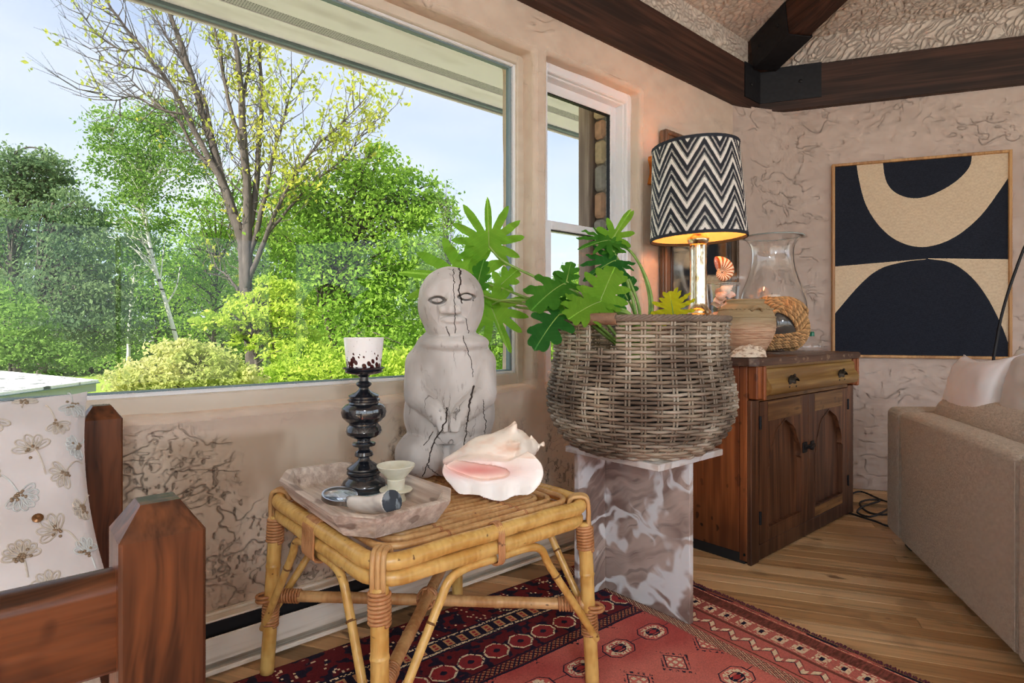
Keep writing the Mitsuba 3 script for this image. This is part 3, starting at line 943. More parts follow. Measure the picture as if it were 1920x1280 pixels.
# crossing stretchers
zs = 0.236
LP = lambda i, z: LEGS[i][0] + (LEGS[i][1] - LEGS[i][0]) * ((0.462 - z) / 0.454)
for i, (a, b) in enumerate(((3, 1), (0, 2))):
    za = zs + (0.008 if i else -0.006)
    A, B = LP(a, za), LP(b, za)
    s_ = part(st, 'stretcher', pole(A, B, 0.0155, 12, (0.25, 0.72), 60 + i), CANE2, True)
    d = nrm(B - A)
    for e, q in ((A, d), (B, -d)):
        part(s_, 'cane_wrap', coil(e + q * 0.02, e + q * 0.085, 0.0172, 0.0036, 8, 14, 6), WRAP, True)
        part(s_, 'cane_wrap', coil(e - q * 0.018 + V(0, 0, 0.002), e - q * 0.018 - V(0, 0, 0.018), 0.024, 0.005, 1.8, 18, 6), WRAP, True)
mid = (LP(3, zs) + LP(1, zs)) / 2
part(st, 'cane_lashing', cat(coil(mid - nrm(V(1, -1, 0.3)) * 0.02, mid + nrm(V(1, -1, 0.3)) * 0.02, 0.026, 0.004, 2.5, 16, 6), coil(mid - nrm(V(1, 1, -0.3)) * 0.02, mid + nrm(V(1, 1, -0.3)) * 0.02, 0.026, 0.004, 2.5, 16, 6)), WRAP, True)
# curved braces from the middle of each side down to the legs
sides = [(0, 1, V(0, -1, 0)), (1, 2, V(1, 0, 0)), (2, 3, V(0, 1, 0)), (3, 0, V(-1, 0, 0))]
for i, (a, b, o) in enumerate(sides):
    A, B = LEGS[a], LEGS[b]
    m = (A[0] + B[0]) / 2
    along = nrm(B[0] - A[0])
    along[2] = 0
    off = o * 0.006
    for s, leg in ((-1, a), (1, b)):
        foot = LP(leg, 0.15) + o * 0.016
        c0 = V(*(m + off)[:2], zb - 0.027) + along * s * 0.01
        c1 = V(*(m + off)[:2], zb - 0.028) + along * s * 0.10
        kx = V(*(m + off)[:2], zb - 0.045) + along * s * 0.145
        k2 = V(*(m + off)[:2], zb - 0.09) + along * s * 0.172
        path = spline([c0, c1, kx, k2, (k2 * 0.5 + foot * 0.5), foot + (foot - k2) * 0.06], 6)
        br_ = part(st, 'brace', tube(wobble(path, 0.0012, 70 + i), 0.0105, 10), CANE, True)
        part(br_, 'node_ring', coil(path[20], path[20] + nrm(path[21] - path[20]) * 0.004, 0.0108, 0.0015, 1.5, 12, 5), NODE, True)
    # binding round both rails and the brace at mid side
    mm = V(*m[:2], 0) + o * 0.006
    for s in ((-1, 1) if i in (3, 1) else (0,)):
        cxs = mm + along * s * 0.018
        ms = []
        for k in range(7 if i in (3, 1) else 4):
            q = cxs + along * ((k - 3) * 0.0050)
            oo = o * 0.0225
            pth = spline([[*(q + oo)[:2], zb - 0.030], [*(q + oo * 1.0)[:2], (zt + zb) / 2], [*(q + oo * 0.9)[:2], zt + 0.006], [*q[:2], zt + 0.0215], [*(q - oo)[:2], zt], [*(q - oo)[:2], zb - 0.02], [*(q - oo * 0.2)[:2], zb - 0.040]], 4, True)
            ms.append(tube(pth, 0.0030, 6, True))
        part(st, 'rail_binding', cat(ms), WRAP, True)
# ---------------------------------------------------------------- things on the rattan table
ZT = 0.5355            # where things stand on the table top
# carved wooden tray, an elongated octagon
TRAYW = mat('m_tray', lambda p, n, uv: mix(wood(S(218, 204, 190), S(170, 150, 136), 1, 1.3)(p, n, uv), C3(S(92, 70, 60)), smoothstep(0.62, 0.74, fbm(p.x * 30, p.y * 12, p.z * 30, 3)) * 0.6), 0.7,
            lambda p, n, uv: fbm(p.x * 120, p.y * 18, p.z * 120, 3) - 1.2 * smoothstep(0.93, 0.99, ridges(p.x * 14, p.y * 4, p.z * 14, 2)), 0.0022, spec=0.25)
tray = thing('wooden_tray', 'pale carved wooden tray with cut corners lying on the rattan table', 'tray')
tz = ZT + 0.062
rim = [(0.545, 1.60), (0.600, 1.705), (0.765, 1.700), (0.838, 1.600), (0.852, 1.235), (0.790, 1.148), (0.592, 1.142), (0.530, 1.228)]
rim = np.array(rim)
rc = rim.mean(0)


def octring(s, z, dz=0.0, sub=6):
    q = rc + (rim - rc) * s if np.isscalar(s) else np.array(s)
    out = []
    for i in range(len(q)):
        a, b = q[i], q[(i + 1) % len(q)]
        for t in range(sub):
            out.append(a + (b - a) * t / sub)
    out = np.array(out)
    w = (meshkit.fbm(np.stack([out[:, 0] * 12, out[:, 1] * 12, out[:, 0] * 0 + z], -1), 2) - 0.5)
    return np.stack([out[:, 0], out[:, 1], z + w * dz], -1)


def inset(d):
    p = Polygon(rim).buffer(-d, join_style=2)
    c = np.array(p.exterior.coords)[:-1]
    # same order as rim
    k = [np.argmin(np.linalg.norm(c - r, axis=1)) for r in rim]
    return c[k]


rows = [octring(inset(0.052), ZT + 0.0005), octring(inset(0.034), ZT + 0.004), octring(inset(0.004), tz - 0.012, 0.004), octring(inset(0.0), tz - 0.003, 0.004), octring(inset(0.005), tz, 0.004),
        octring(inset(0.020), tz - 0.001, 0.004), octring(inset(0.024), tz - 0.006, 0.003), octring(inset(0.044), ZT + 0.018), octring(inset(0.052), ZT + 0.013)]
P = np.array(rows)
tm = grid(np.concatenate([P, P[:, :1]], 1))
cb = len(tm.vertices)
bot = flat(Polygon(P[0][:, :2]))
topf = flat(Polygon(P[-1][:, :2]))
tm = cat(tm, (np.column_stack([bot[0], np.full(len(bot[0]), ZT + 0.0005)]), bot[1]), (np.column_stack([topf[0], np.full(len(topf[0]), ZT + 0.013)]), topf[1]))
put(tray, tm, TRAYW, 25)
TF = ZT + 0.0132
# pale tile under the candlestick
tile = thing('tile', 'pale blue ceramic tile lying under the black candlestick in the tray', 'tile')
put(tile, xf(cbox(-0.074, 0.074, -0.074, 0.074, 0, 0.014, 0.002), trimesh.transformations.translation_matrix([0.728, 1.47, TF]) @ trimesh.transformations.rotation_matrix(math.radians(-8), [0, 0, 1])),
    mat('m_tile', lambda p, n, uv: mix(C3(S(206, 220, 222)), C3(S(150, 184, 196)), smoothstep(0.3, 0.7, fbm(p.x * 20, p.y * 20, p.z * 60, 2))), 0.15))
# black turned candlestick
BLK = mat('m_black_glaze', S(12, 17, 26), 0.06, spec=0.9, clearcoat=1.0, clearcoat_gloss=0.95)
cs = thing('candlestick', 'tall glossy black turned candlestick standing on a pale tile in the tray', 'candlestick')
CX, CY, CZ = 0.728, 1.472, TF + 0.014
U = 1.46 / 1095           # metres per photo pixel there
prof_px = [(0, 908), (40, 908), (43, 903), (44, 894), (41, 886), (34, 880), (31, 877), (31, 871), (34, 868), (34, 864), (32, 861), (34, 858), (33, 855), (24, 848), (15, 842), (12, 838), (11, 834),
           (10, 857 - 25), (18, 852 - 23), (19, 848 - 21), (17, 820), (13, 817), (11, 814), (11, 838 - 27), (12, 808), (22, 806), (24, 802), (22, 799), (14, 797), (13, 794), (14, 790), (25, 786), (33, 780), (36, 772), (34, 764),
           (29, 758), (29, 754), (32, 752), (36, 748), (43, 740), (45, 730), (43, 720), (37, 713), (30, 710), (29, 706), (32, 704), (32, 700), (29, 698), (29, 694), (31, 692), (28, 690), (16, 684), (10, 678), (9, 674),
           (14, 670), (16, 666), (14, 662), (9, 659), (9, 650), (14, 645), (26, 643), (36, 640), (38, 636), (36, 633), (41, 631), (42, 628), (40, 627), (30, 627), (28, 629), (0, 629)]
zpx0 = 908
prof = []
for r, y in prof_px:
    prof.append((r * U, (zpx0 - y) * U * 0.985 * (288 / 281.0) * 0.79))
zs_ = np.array(prof)
# spread the heights so that foot and plate meet the photo (the figure list above is measured downwards)
hh = 0.905 - CZ - 0.006
zs_[:, 1] = (zs_[:, 1] - zs_[:, 1].min()) / (zs_[:, 1].max() - zs_[:, 1].min())
zs_[:, 1] = np.maximum.accumulate(zs_[:, 1]) if False else zs_[:, 1]
body = lathe(np.stack([zs_[:, 0], zs_[:, 1] * hh], 1), 64, False)
put(cs, mv(body, CX, CY, CZ), BLK, 30)
CTOP = CZ + hh
# glass votive
GL = thing('glass_votive', 'frosted white glass cup with dark brown flecks on top of the candlestick', 'candle cup')


def votive_c(p, n, uv):
    a = dr.atan2(p.y - CY, p.x - CX)
    z = (p.z - CTOP) / 0.078
    d1, d2, k = voronoi(a * 3.6 + z * 1.4, z * 4.6)
    th = 0.46 * smoothstep(0.80, 0.10, z + 0.25 * noise(a * 2.2, 2, 3)) + 0.02
    m = smoothstep(th + 0.04, th, d1) * smoothstep(0.10, 0.2, k + 0.6 * (1 - z) - 0.2)
    return mix(C3(S(238, 238, 236)), C3(S(62, 22, 20)), m)


VOT = mat('m_votive', votive_c, 0.12, spec=0.6)
vr0, vr1 = 0.046, 0.0535
put(GL, mv(lathe([(0, 0), (vr0 - 0.003, 0), (vr0, 0.004), (vr1, 0.080), (vr1 - 0.001, 0.082), (vr1 - 0.004, 0.080), (vr0 - 0.004, 0.010), (0, 0.008)], 56, False), CX, CY, CTOP - 0.002), VOT, 30)
# celadon stem cup
CEL = mat('m_celadon', lambda p, n, uv: mix(C3(S(226, 224, 206)), C3(S(200, 196, 172)), fbm(p.x * 40, p.y * 40, p.z * 60, 3)), 0.16, spec=0.5, clearcoat=0.5)
cup = thing('stem_cup', 'small pale celadon pottery cup with a saucer collar standing in the tray', 'cup')
cu = 1.0
cp = [(0, 0), (0.026, 0), (0.0265, 0.003), (0.0225, 0.012), (0.0225, 0.022), (0.042, 0.026), (0.0435, 0.029), (0.042, 0.031), (0.023, 0.031), (0.022, 0.034), (0.023, 0.048), (0.0235, 0.056), (0.022, 0.058), (0.030, 0.066),
      (0.044, 0.082), (0.0505, 0.093), (0.0495, 0.0945), (0.047, 0.093), (0.038, 0.083), (0.022, 0.071), (0, 0.067)]
put(cup, mv(lathe(np.array(cp) * 1.0, 64, False), 0.772, 1.375, TF), CEL, 35)
# magnifying glass with a horn handle
mg = thing('magnifying_glass', 'magnifying glass with a white horn handle lying across the front of the tray', 'magnifying glass')
L0, Hh0, Hh1 = V(0.632, 1.408, TF + 0.030), V(0.634, 1.330, TF + 0.030), V(0.655, 1.185, TF + 0.061)
STEEL = mat('m_steel', S(190, 190, 190), 0.18, metallic=1.0)
scene['m_lens'] = {'type': 'dielectric', 'int_ior': 1.5}
ringp = [(0.0425, -0.006), (0.046, -0.006), (0.046, 0.006), (0.0425, 0.006)]
tilt = trimesh.transformations.rotation_matrix(math.radians(10), [1, 0.1, 0])
LM = trimesh.transformations.translation_matrix(L0) @ tilt
part(mg, 'lens_ring', xf(lathe(ringp + [ringp[0]], 56, False), LM), STEEL, 30)
lp = [(0, -0.0035)] + [(0.0424 * s, -0.0035 * (1 - s * s) - 0.0006) for s in np.linspace(0.1, 1, 10)] + [(0.0424 * s, 0.0035 * (1 - s * s) + 0.0006) for s in np.linspace(1, 0.1, 10)] + [(0, 0.0041)]
part(mg, 'lens', xf(lathe(lp, 56, False), LM), 'm_lens', True)
HORN = mat('m_horn', lambda p, n, uv: mix(C3(S(228, 222, 212)), C3(S(176, 166, 158)), smoothstep(0.45, 0.75, fbm(p.x * 30, p.y * 12, p.z * 30, 3))), 0.3)
hp = spline([Hh0 + V(0, 0.012, -0.002), Hh0, Hh0 + (Hh1 - Hh0) * 0.35 + V(0, 0, -0.006), Hh0 + (Hh1 - Hh0) * 0.7 + V(0, 0, -0.004), Hh1], 6)
hr = np.interp(np.linspace(0, 1, len(hp)), [0, 0.12, 0.4, 0.75, 1], [0.013, 0.0165, 0.019, 0.022, 0.027])
part(mg, 'handle', tube(hp, hr, 18), HORN, True)
dEnd = nrm(hp[-1] - hp[-2])
uE = nrm(np.cross(dEnd, [0, 0, 1]))
part(mg, 'handle_cap', xf(lathe([(0, -0.001), (0.0268, -0.001), (0.0262, 0.002), (0.012, 0.0035), (0, 0.003)], 24, False), frame(hp[-1], uE, np.cross(dEnd, uE), dEnd)), mat('m_horn_end', lambda p, n, uv: mix(C3(S(52, 58, 66)), C3(S(120, 128, 134)), smoothstep(0.5, 0.7, fbm(p.x * 90, p.y * 90, p.z * 40, 3))), 0.5), 40)
part(mg, 'collar', tube([Hh0 + V(0, 0.034, 0.000), Hh0 + V(0, 0.004, 0)], [0.010, 0.0145], 14), STEEL, True)

# ---------------------------------------------------------------- carved figure
h_ = 0.0035
lo = V(-0.225, -0.155, -0.01)
hi = V(0.225, 0.155, 0.695)
gx, gy, gz = [np.arange(a, b, h_) for a, b in zip(lo, hi)]
P = np.stack(np.meshgrid(gx, gy, gz, indexing='ij'), -1)
X, Y, Z = P[..., 0], P[..., 1], P[..., 2]
# figure faces -y in its own frame; slab torso of a split log
torso = smin(sd_ell(P, (0.012, 0.004, 0.30), (0.165, 0.094, 0.20)), sd_ell(P, (0.012, 0.008, 0.375), (0.160, 0.092, 0.105)), 0.05)
skirt = sd_ell(P, (0.005, 0.01, 0.205), (0.185, 0.125, 0.16))
skirt = np.maximum(skirt, -(Z - 0.118))
body = smin(torso, skirt, 0.03)
# thighs and feet under the hem
legs_ = np.minimum(sd_ell(P, (-0.105, -0.02, 0.075), (0.105, 0.115, 0.078)), sd_ell(P, (0.10, -0.02, 0.075), (0.105, 0.115, 0.078)))
legs_ = np.minimum(legs_, sd_ell(P, (0.0, 0.02, 0.06), (0.13, 0.10, 0.07)))
legs_ = np.maximum(legs_, -Z)
body = smin(body, legs_, 0.008)
# collar / hood edge and head
hood = sd_ell(P, (0.02, -0.002, 0.436), (0.146, 0.110, 0.040))
body = smin(body, hood, 0.006)
head = sd_ell(P, (0.012, -0.005, 0.564), (0.134, 0.110, 0.122))
head = np.maximum(head, (Y + 0.092) * -1 - 0.0)            # flattened face
head = smin(head, sd_ell(P, (0.012, 0.0, 0.60), (0.112, 0.098, 0.076)), 0.03)
head = smin(head, sd_ell(P, (0.014, -0.02, 0.485), (0.092, 0.072, 0.048)), 0.03)
body = smin(body, head, 0.006)
# arms folded down to the hands
for s in (-1, 1):
    sh_, el, wr = V(0.012 + s * 0.130, -0.02, 0.368), V(0.012 + s * 0.134, -0.060, 0.275), V(0.012 + s * 0.045, -0.108, 0.218)
    arm = np.minimum(sd_cap(P, sh_, el, 0.052, 0.048), sd_cap(P, el, wr, 0.047, 0.036))
    body = smin(body, arm, 0.006)
    hand = sd_ell(P, (0.010 + s * 0.024, -0.122, 0.193), (0.024, 0.022, 0.036))
    body = smin(body, hand, 0.003)
    for k in range(4):
        fx = 0.010 + s * (0.010 + k * 0.011)
        body = smin(body, sd_cap(P, (fx, -0.136, 0.205), (0.010 + s * (0.008 + k * 0.008), -0.139, 0.168), 0.0062), 0.003)
    # sleeve cuff grooves
    g = sd_cap(P, (0.012 + s * 0.088, -0.128, 0.196), (0.012 + s * 0.012, -0.140, 0.245), 0.004)
    body = np.maximum(body, -g)
# face: brow plane, nose, mouth, eyes
nose = np.minimum(sd_cap(P, (0.010, -0.088, 0.600), (0.016, -0.116, 0.545), 0.012, 0.021), sd_cap(P, (-0.012, -0.114, 0.543), (0.044, -0.114, 0.543), 0.0140))
nose = np.maximum(nose, 0.531 - Z)
body = smin(body, nose, 0.004)
brow = sd_cap(P, (-0.07, -0.074, 0.598), (0.10, -0.074, 0.606), 0.016)
body = smin(body, brow, 0.02)
body = smin(body, sd_ell(P, (0.024, -0.094, 0.512), (0.048, 0.018, 0.014)), 0.006)
mouth = sd_cap(P, (-0.016, -0.113, 0.509), (0.064, -0.110, 0.516), 0.0052)
body = np.maximum(body, -mouth)
for ex, ez in ((-0.036, 0.574), (0.075, 0.585)):
    q = P - V(ex, -0.094, ez)
    r_ = np.sqrt((np.abs(q[..., 0]) / 0.030) ** 1.6 + (np.abs(q[..., 2]) / 0.0105) ** 1.6)
    rim_ = np.maximum(np.abs(r_ - 1) * 0.011 - 0.0022, np.abs(q[..., 1]) - 0.03)
    body = np.maximum(body, -rim_)
    pass
# drying cracks are hairlines, set in the material below
CRK = [[(0.045, 0.685), (0.052, 0.63), (0.050, 0.60), (0.060, 0.565)], [(0.022, 0.675), (0.030, 0.60), (0.036, 0.52), (0.028, 0.47)],
       [(0.005, 0.235), (-0.008, 0.185), (-0.055, 0.11), (-0.09, 0.02)], [(0.105, 0.30), (0.085, 0.24), (0.075, 0.17), (0.065, 0.10)],
       [(0.06, 0.46), (0.092, 0.39), (0.10, 0.33)], [(0.14, 0.26), (0.15, 0.16), (0.13, 0.08)], [(-0.07, 0.06), (-0.03, 0.0)], [(0.0, 0.49), (0.008, 0.46)], [(0.075, 0.515), (0.085, 0.47)], [(-0.05, 0.16), (-0.085, 0.12)]]
body = body + (meshkit.fbm(P * 26, 2) - 0.5) * 0.004
fig = surface(body, lo, h_)
fig = trimesh.smoothing.filter_taubin(fig, iterations=3)
FIGA, FIGO, FIGS, FIGX = math.radians(-37), V(1.062, 1.556, ZT + 0.001), 0.965, 0.82


def fig_crack(p):
    dx, dy = p.x - float(FIGO[0]), p.y - float(FIGO[1])
    lx = (dx * math.cos(FIGA) + dy * math.sin(FIGA)) / (FIGS * FIGX)
    ly = (-dx * math.sin(FIGA) + dy * math.cos(FIGA)) / FIGS
    lz = (p.z - float(FIGO[2])) / FIGS
    lx = lx + 0.010 * (noise(lz * 60, lx * 25, 3) - 0.5) + 0.006 * (noise(lz * 170, lx * 70, 5) - 0.5)
    d = mi.Float(1.0)
    for k, ln in enumerate(CRK):
        for j, (a, b) in enumerate(zip(ln[:-1], ln[1:])):
            ex, ez = b[0] - a[0], b[1] - a[1]
            t = dr.clip(((lx - a[0]) * ex + (lz - a[1]) * ez) / (ex * ex + ez * ez), 0, 1)
            w = (0.0030 if k in (0, 2, 3) else 0.0012) * (1 - 0.6 * (j + 1) / len(ln))
            d = dr.minimum(d, dr.sqrt(dr.square(lx - a[0] - t * ex) + dr.square(lz - a[1] - t * ez)) - w)
    fine = smoothstep(0.975, 0.998, ridges(lx * 22, ly * 22, lz * 5, 3)) * smoothstep(0.5, 0.6, fbm(lx * 5, ly * 5, lz * 5, 2))
    return dr.maximum(smoothstep(0.0009, -0.0004, d) * smoothstep(0.02, -0.03, ly), fine * 0.6)


FIGM = mat('m_weathered', lambda p, n, uv: mix(mix(mix(C3(S(200, 195, 190)), C3(S(168, 161, 155)), smoothstep(0.35, 0.7, fbm(p.x * 9, p.y * 9, p.z * 4, 4))),
                                                C3(S(120, 106, 98)), smoothstep(0.66, 0.80, fbm(p.x * 90, p.y * 90, p.z * 16, 3)) * 0.4), C3(S(62, 54, 50)), fig_crack(p)), 0.85,
           lambda p, n, uv: fbm(p.x * 140, p.y * 140, p.z * 30, 3) - 1.6 * fig_crack(p), 0.0026, 7e-4, spec=0.15)
statue = thing('carved_figure', 'weathered grey carved figure with folded hands standing at the back of the rattan table', 'statue')
FM = trimesh.transformations.translation_matrix(FIGO) @ trimesh.transformations.rotation_matrix(FIGA, [0, 0, 1]) @ np.diag([FIGS * FIGX, FIGS, FIGS, 1.0])
put(statue, xf(fig, FM), FIGM, True)

# ---------------------------------------------------------------- conch shell
h2 = 0.0022
lo = V(-0.155, -0.12, -0.085)
hi = V(0.165, 0.12, 0.12)
gx, gy, gz = [np.arange(a, b, h2) for a, b in zip(lo, hi)]
P = np.stack(np.meshgrid(gx, gy, gz, indexing='ij'), -1)
X, Y, Z = P[..., 0], P[..., 1], P[..., 2]
# local frame: +x towards the spire (right in the photo), z up, -y towards the viewer
A, B = V(-0.125, 0.0, 0.002), V(0.055, 0.02, 0.030)
bodyw = sd_cap(P, A, V(-0.03, 0.012, 0.016), 0.014, 0.052)
bodyw = smin(bodyw, sd_cap(P, V(-0.03, 0.012, 0.016), B, 0.052, 0.068), 0.02)
sp = sd_cap(P, B, V(0.118, 0.035, 0.040), 0.050, 0.018)
sp = smin(sp, sd_cap(P, V(0.10, 0.03, 0.040), V(0.148, 0.045, 0.046), 0.022, 0.004), 0.01)
whorl = 0.004 * np.cos((X - 0.06) * 2 * np.pi / 0.026) * np.clip((X - 0.07) / 0.02, 0, 1)
bodyw = smin(bodyw, sp + whorl, 0.014)
ax = nrm(B - A)
u1 = nrm(np.cross(ax, [0, 0, 1]))
u2 = np.cross(u1, ax)
for k in range(8):
    a = k / 8 * 2 * math.pi + 0.45
    c = B + V(0.012, 0, 0) + (u1 * math.cos(a) + u2 * math.sin(a)) * 0.062
    tip = c + (u1 * math.cos(a) + u2 * math.sin(a)) * 0.022 + ax * 0.014
    bodyw = smin(bodyw, sd_cap(P, c, tip, 0.016, 0.005), 0.012)
for k in range(16):
    f = k / 16
    a = f * 4 * math.pi
    xx = 0.088 + 0.05 * f
    c = V(xx, 0.02 + (xx - 0.055) * 0.27, 0.036 + (xx - 0.055) * 0.14) + (u1 * math.cos(a) + u2 * math.sin(a)) * (0.040 - 0.034 * f)
    bodyw = smin(bodyw, sd_cap(P, c, c + (u1 * math.cos(a) + u2 * math.sin(a)) * 0.009, 0.006, 0.002), 0.004)
# flared lip: a curling sheet from the aperture outwards, below and to the right
lipx = np.clip((X + 0.13) / 0.26, 0, 1)
wav = 0.004 * np.sin(X * 95) * np.clip((-Z - 0.02) / 0.04, 0, 1)
front = -0.058 - 0.030 * np.clip((0.0 - Z) / 0.07, 0, 1.2) ** 1.5 + wav - 0.012 * np.clip((X - 0.06) / 0.07, 0, 1)
sheet = np.abs(Y - front) - (0.0042 + 0.003 * np.clip((0.02 - np.abs(Z + 0.02)) / 0.02, 0, 1))
e = ((X - 0.012) / 0.140) ** 2 + ((Z + 0.008) / (0.068 + 0.012 * np.sin(X * 60) * 0.4 + 0.006 * np.clip(X / 0.1, 0, 1))) ** 2
outl = (np.sqrt(e) - 1) * 0.066
lipc = np.maximum(sheet, outl)
lipc = np.maximum(lipc, Z - (0.018 + 0.55 * np.clip(X - 0.055, 0, 1)))
bodyw = smin(bodyw, lipc, 0.016)
bodyw = smin(bodyw, sd_ell(P, (-0.03, -0.042, -0.012), (0.098, 0.030, 0.042)), 0.012)
# aperture
apz = -0.012 + 0.02 * np.clip(-(X + 0.02) / 0.1, 0, 1)
ap = np.sqrt(((X + 0.030) / 0.092) ** 2 + ((Z - apz) / 0.0215) ** 2) - 1
apert = np.maximum(ap * 0.016, Y + 0.052)
bodyw = np.maximum(bodyw, -apert)
bodyw = bodyw + (meshkit.fbm(P * 38, 2) - 0.5) * 0.003
con = surface(bodyw, lo, h2)
con = max(con.split(only_watertight=False), key=lambda m: len(m.faces))
con = trimesh.smoothing.filter_taubin(con, iterations=4)
v = con.vertices
n_ = con.vertex_normals
pk = np.exp(-(((v[:, 0] + 0.03) / 0.11) ** 2 + ((v[:, 2] + 0.002) / 0.027) ** 2)) * np.clip(-n_[:, 1] * 0.8 + 0.5, 0, 1)
inn = np.exp(-(((v[:, 0] + 0.03) / 0.085) ** 2 + ((v[:, 2] + 0.010) / 0.014) ** 2)) * (v[:, 1] > -0.085)
base = np.array(S(242, 230, 214))[None] * (0.9 + 0.2 * meshkit.fbm(v * 30, 3))[:, None]
tan = np.clip((meshkit.fbm(v * np.array([18, 18, 40]), 3) - 0.45) * 3, 0, 1)[:, None] * (v[:, 2] > 0.02)[:, None] * 0.6
col = base * (1 - tan) + np.array(S(226, 172, 136))[None] * tan
lipw = np.clip((-v[:, 1] - 0.055) / 0.02, 0, 1)[:, None] * (v[:, 2] < 0.03)[:, None]
col = col * (1 - lipw) + np.array(S(253, 249, 244))[None] * lipw
pk = np.clip(pk, 0, 1)[:, None]
col = col * (1 - pk * 0.7) + np.array(S(238, 176, 168))[None] * pk * 0.7
inn = np.clip(inn, 0, 1)[:, None]
col = col * (1 - inn * 0.8) + np.array(S(214, 122, 116))[None] * inn * 0.8
scene['m_conch'] = {'type': 'twosided', 'bsdf': {'type': 'principled', 'base_color': {'type': 'mesh_attribute', 'name': 'vertex_color'}, 'roughness': 0.3, 'specular': 0.5}}
conch = thing('conch_shell', 'large pink lipped conch shell lying on the right side of the rattan table', 'conch shell')
zmin = v[:, 2].min()
CM = trimesh.transformations.translation_matrix([1.045, 1.315, ZT - zmin * 1.0 + 0.001]) @ trimesh.transformations.rotation_matrix(math.radians(-44), [0, 0, 1])
con2 = trimesh.Trimesh(trimesh.transformations.transform_points(v, CM), con.faces, process=False)
put(conch, con2, 'm_conch', True, color=col)
# ---------------------------------------------------------------- old washstand cabinet against the window wall
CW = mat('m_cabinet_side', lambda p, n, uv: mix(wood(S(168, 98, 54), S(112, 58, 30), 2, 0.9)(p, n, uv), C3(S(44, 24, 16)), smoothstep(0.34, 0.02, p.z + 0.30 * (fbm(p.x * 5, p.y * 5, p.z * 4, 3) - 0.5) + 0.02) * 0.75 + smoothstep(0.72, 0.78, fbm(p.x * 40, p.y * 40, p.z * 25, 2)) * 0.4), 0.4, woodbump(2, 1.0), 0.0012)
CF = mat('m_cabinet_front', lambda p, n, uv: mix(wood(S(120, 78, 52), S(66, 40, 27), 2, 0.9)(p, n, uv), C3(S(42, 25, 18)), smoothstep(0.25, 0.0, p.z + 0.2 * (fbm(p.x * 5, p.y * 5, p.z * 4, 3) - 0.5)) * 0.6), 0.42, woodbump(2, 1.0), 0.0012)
CFX = mat('m_cabinet_rail', lambda p, n, uv: mix(wood(S(150, 112, 66), S(94, 62, 36), 0, 0.9)(p, n, uv), C3(S(62, 40, 26)), smoothstep(0.6, 0.75, fbm(p.x * 20, p.y * 20, p.z * 30, 3)) * 0.5), 0.42, woodbump(0, 1.0), 0.001)
CDR = mat('m_cabinet_drawer', lambda p, n, uv: wood(S(176, 142, 84), S(126, 92, 48), 0, 0.8)(p, n, uv), 0.32, woodbump(0, 1.0), 0.0008)
CTOPM = mat('m_cabinet_top', lambda p, n, uv: mix(wood(S(118, 84, 62), S(74, 50, 38), 0, 0.8)(p, n, uv), C3(S(150, 124, 96)), smoothstep(0.6, 0.75, fbm(p.x * 25, p.y * 25, p.z * 30, 3)) * 0.5), 0.38, woodbump(0, 1.0), 0.001)
cab = thing('cabinet', 'old dark wooden washstand cabinet with one drawer and two arched panel doors in the corner', 'cabinet')
kx0, kx1, ky0, ky1 = 2.372, 3.506, 1.217, 1.872
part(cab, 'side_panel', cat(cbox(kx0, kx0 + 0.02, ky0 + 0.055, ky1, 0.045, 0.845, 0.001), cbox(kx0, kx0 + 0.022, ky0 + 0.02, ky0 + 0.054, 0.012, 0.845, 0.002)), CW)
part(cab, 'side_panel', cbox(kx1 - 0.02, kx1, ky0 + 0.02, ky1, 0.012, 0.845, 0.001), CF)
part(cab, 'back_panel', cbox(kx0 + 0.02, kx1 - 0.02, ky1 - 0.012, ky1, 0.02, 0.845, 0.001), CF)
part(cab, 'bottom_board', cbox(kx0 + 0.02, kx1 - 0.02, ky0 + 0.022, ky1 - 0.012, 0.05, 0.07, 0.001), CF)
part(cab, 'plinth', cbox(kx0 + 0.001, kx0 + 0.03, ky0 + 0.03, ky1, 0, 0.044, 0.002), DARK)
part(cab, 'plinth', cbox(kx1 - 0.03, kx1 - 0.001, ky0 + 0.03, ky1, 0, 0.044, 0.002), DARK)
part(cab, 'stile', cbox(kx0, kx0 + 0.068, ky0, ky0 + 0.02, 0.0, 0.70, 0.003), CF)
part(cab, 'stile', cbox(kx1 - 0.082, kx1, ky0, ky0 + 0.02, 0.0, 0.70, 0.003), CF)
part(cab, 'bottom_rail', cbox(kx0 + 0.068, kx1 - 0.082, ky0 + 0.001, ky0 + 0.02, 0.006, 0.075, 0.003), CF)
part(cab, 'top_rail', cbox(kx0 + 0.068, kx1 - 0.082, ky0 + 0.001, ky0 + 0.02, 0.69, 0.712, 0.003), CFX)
# drawer case standing proud
part(cab, 'drawer_case', cat(cbox(kx0 + 0.005, kx0 + 0.055, ky0 - 0.022, ky0 + 0.02, 0.705, 0.846, 0.004), cbox(kx0 + 0.058, kx0 + 0.078, ky0 - 0.030, ky0 + 0.02, 0.698, 0.846, 0.005)), CW)
part(cab, 'drawer_case', cat(cbox(kx1 - 0.055, kx1 - 0.022, ky0 - 0.022, ky0 + 0.02, 0.705, 0.846, 0.004), cbox(kx1 - 0.02, kx1, ky0 - 0.030, ky0 + 0.02, 0.698, 0.846, 0.005)), CW)
part(cab, 'drawer_case', cbox(kx0 + 0.08, kx1 - 0.056, ky0 - 0.012, ky0 + 0.02, 0.832, 0.846, 0.002), CDR)
dx0, dx1 = kx0 + 0.084, kx1 - 0.058
sec = spline([(0.0, 0.835), (-0.020, 0.830), (-0.026, 0.812), (-0.028, 0.79), (-0.044, 0.765), (-0.048, 0.745), (-0.036, 0.722), (-0.012, 0.712), (0.0, 0.712)], 5)
P = np.array([[[x, ky0 + s[0], s[1]] for s in sec] for x in np.linspace(dx0, dx1, 4)])
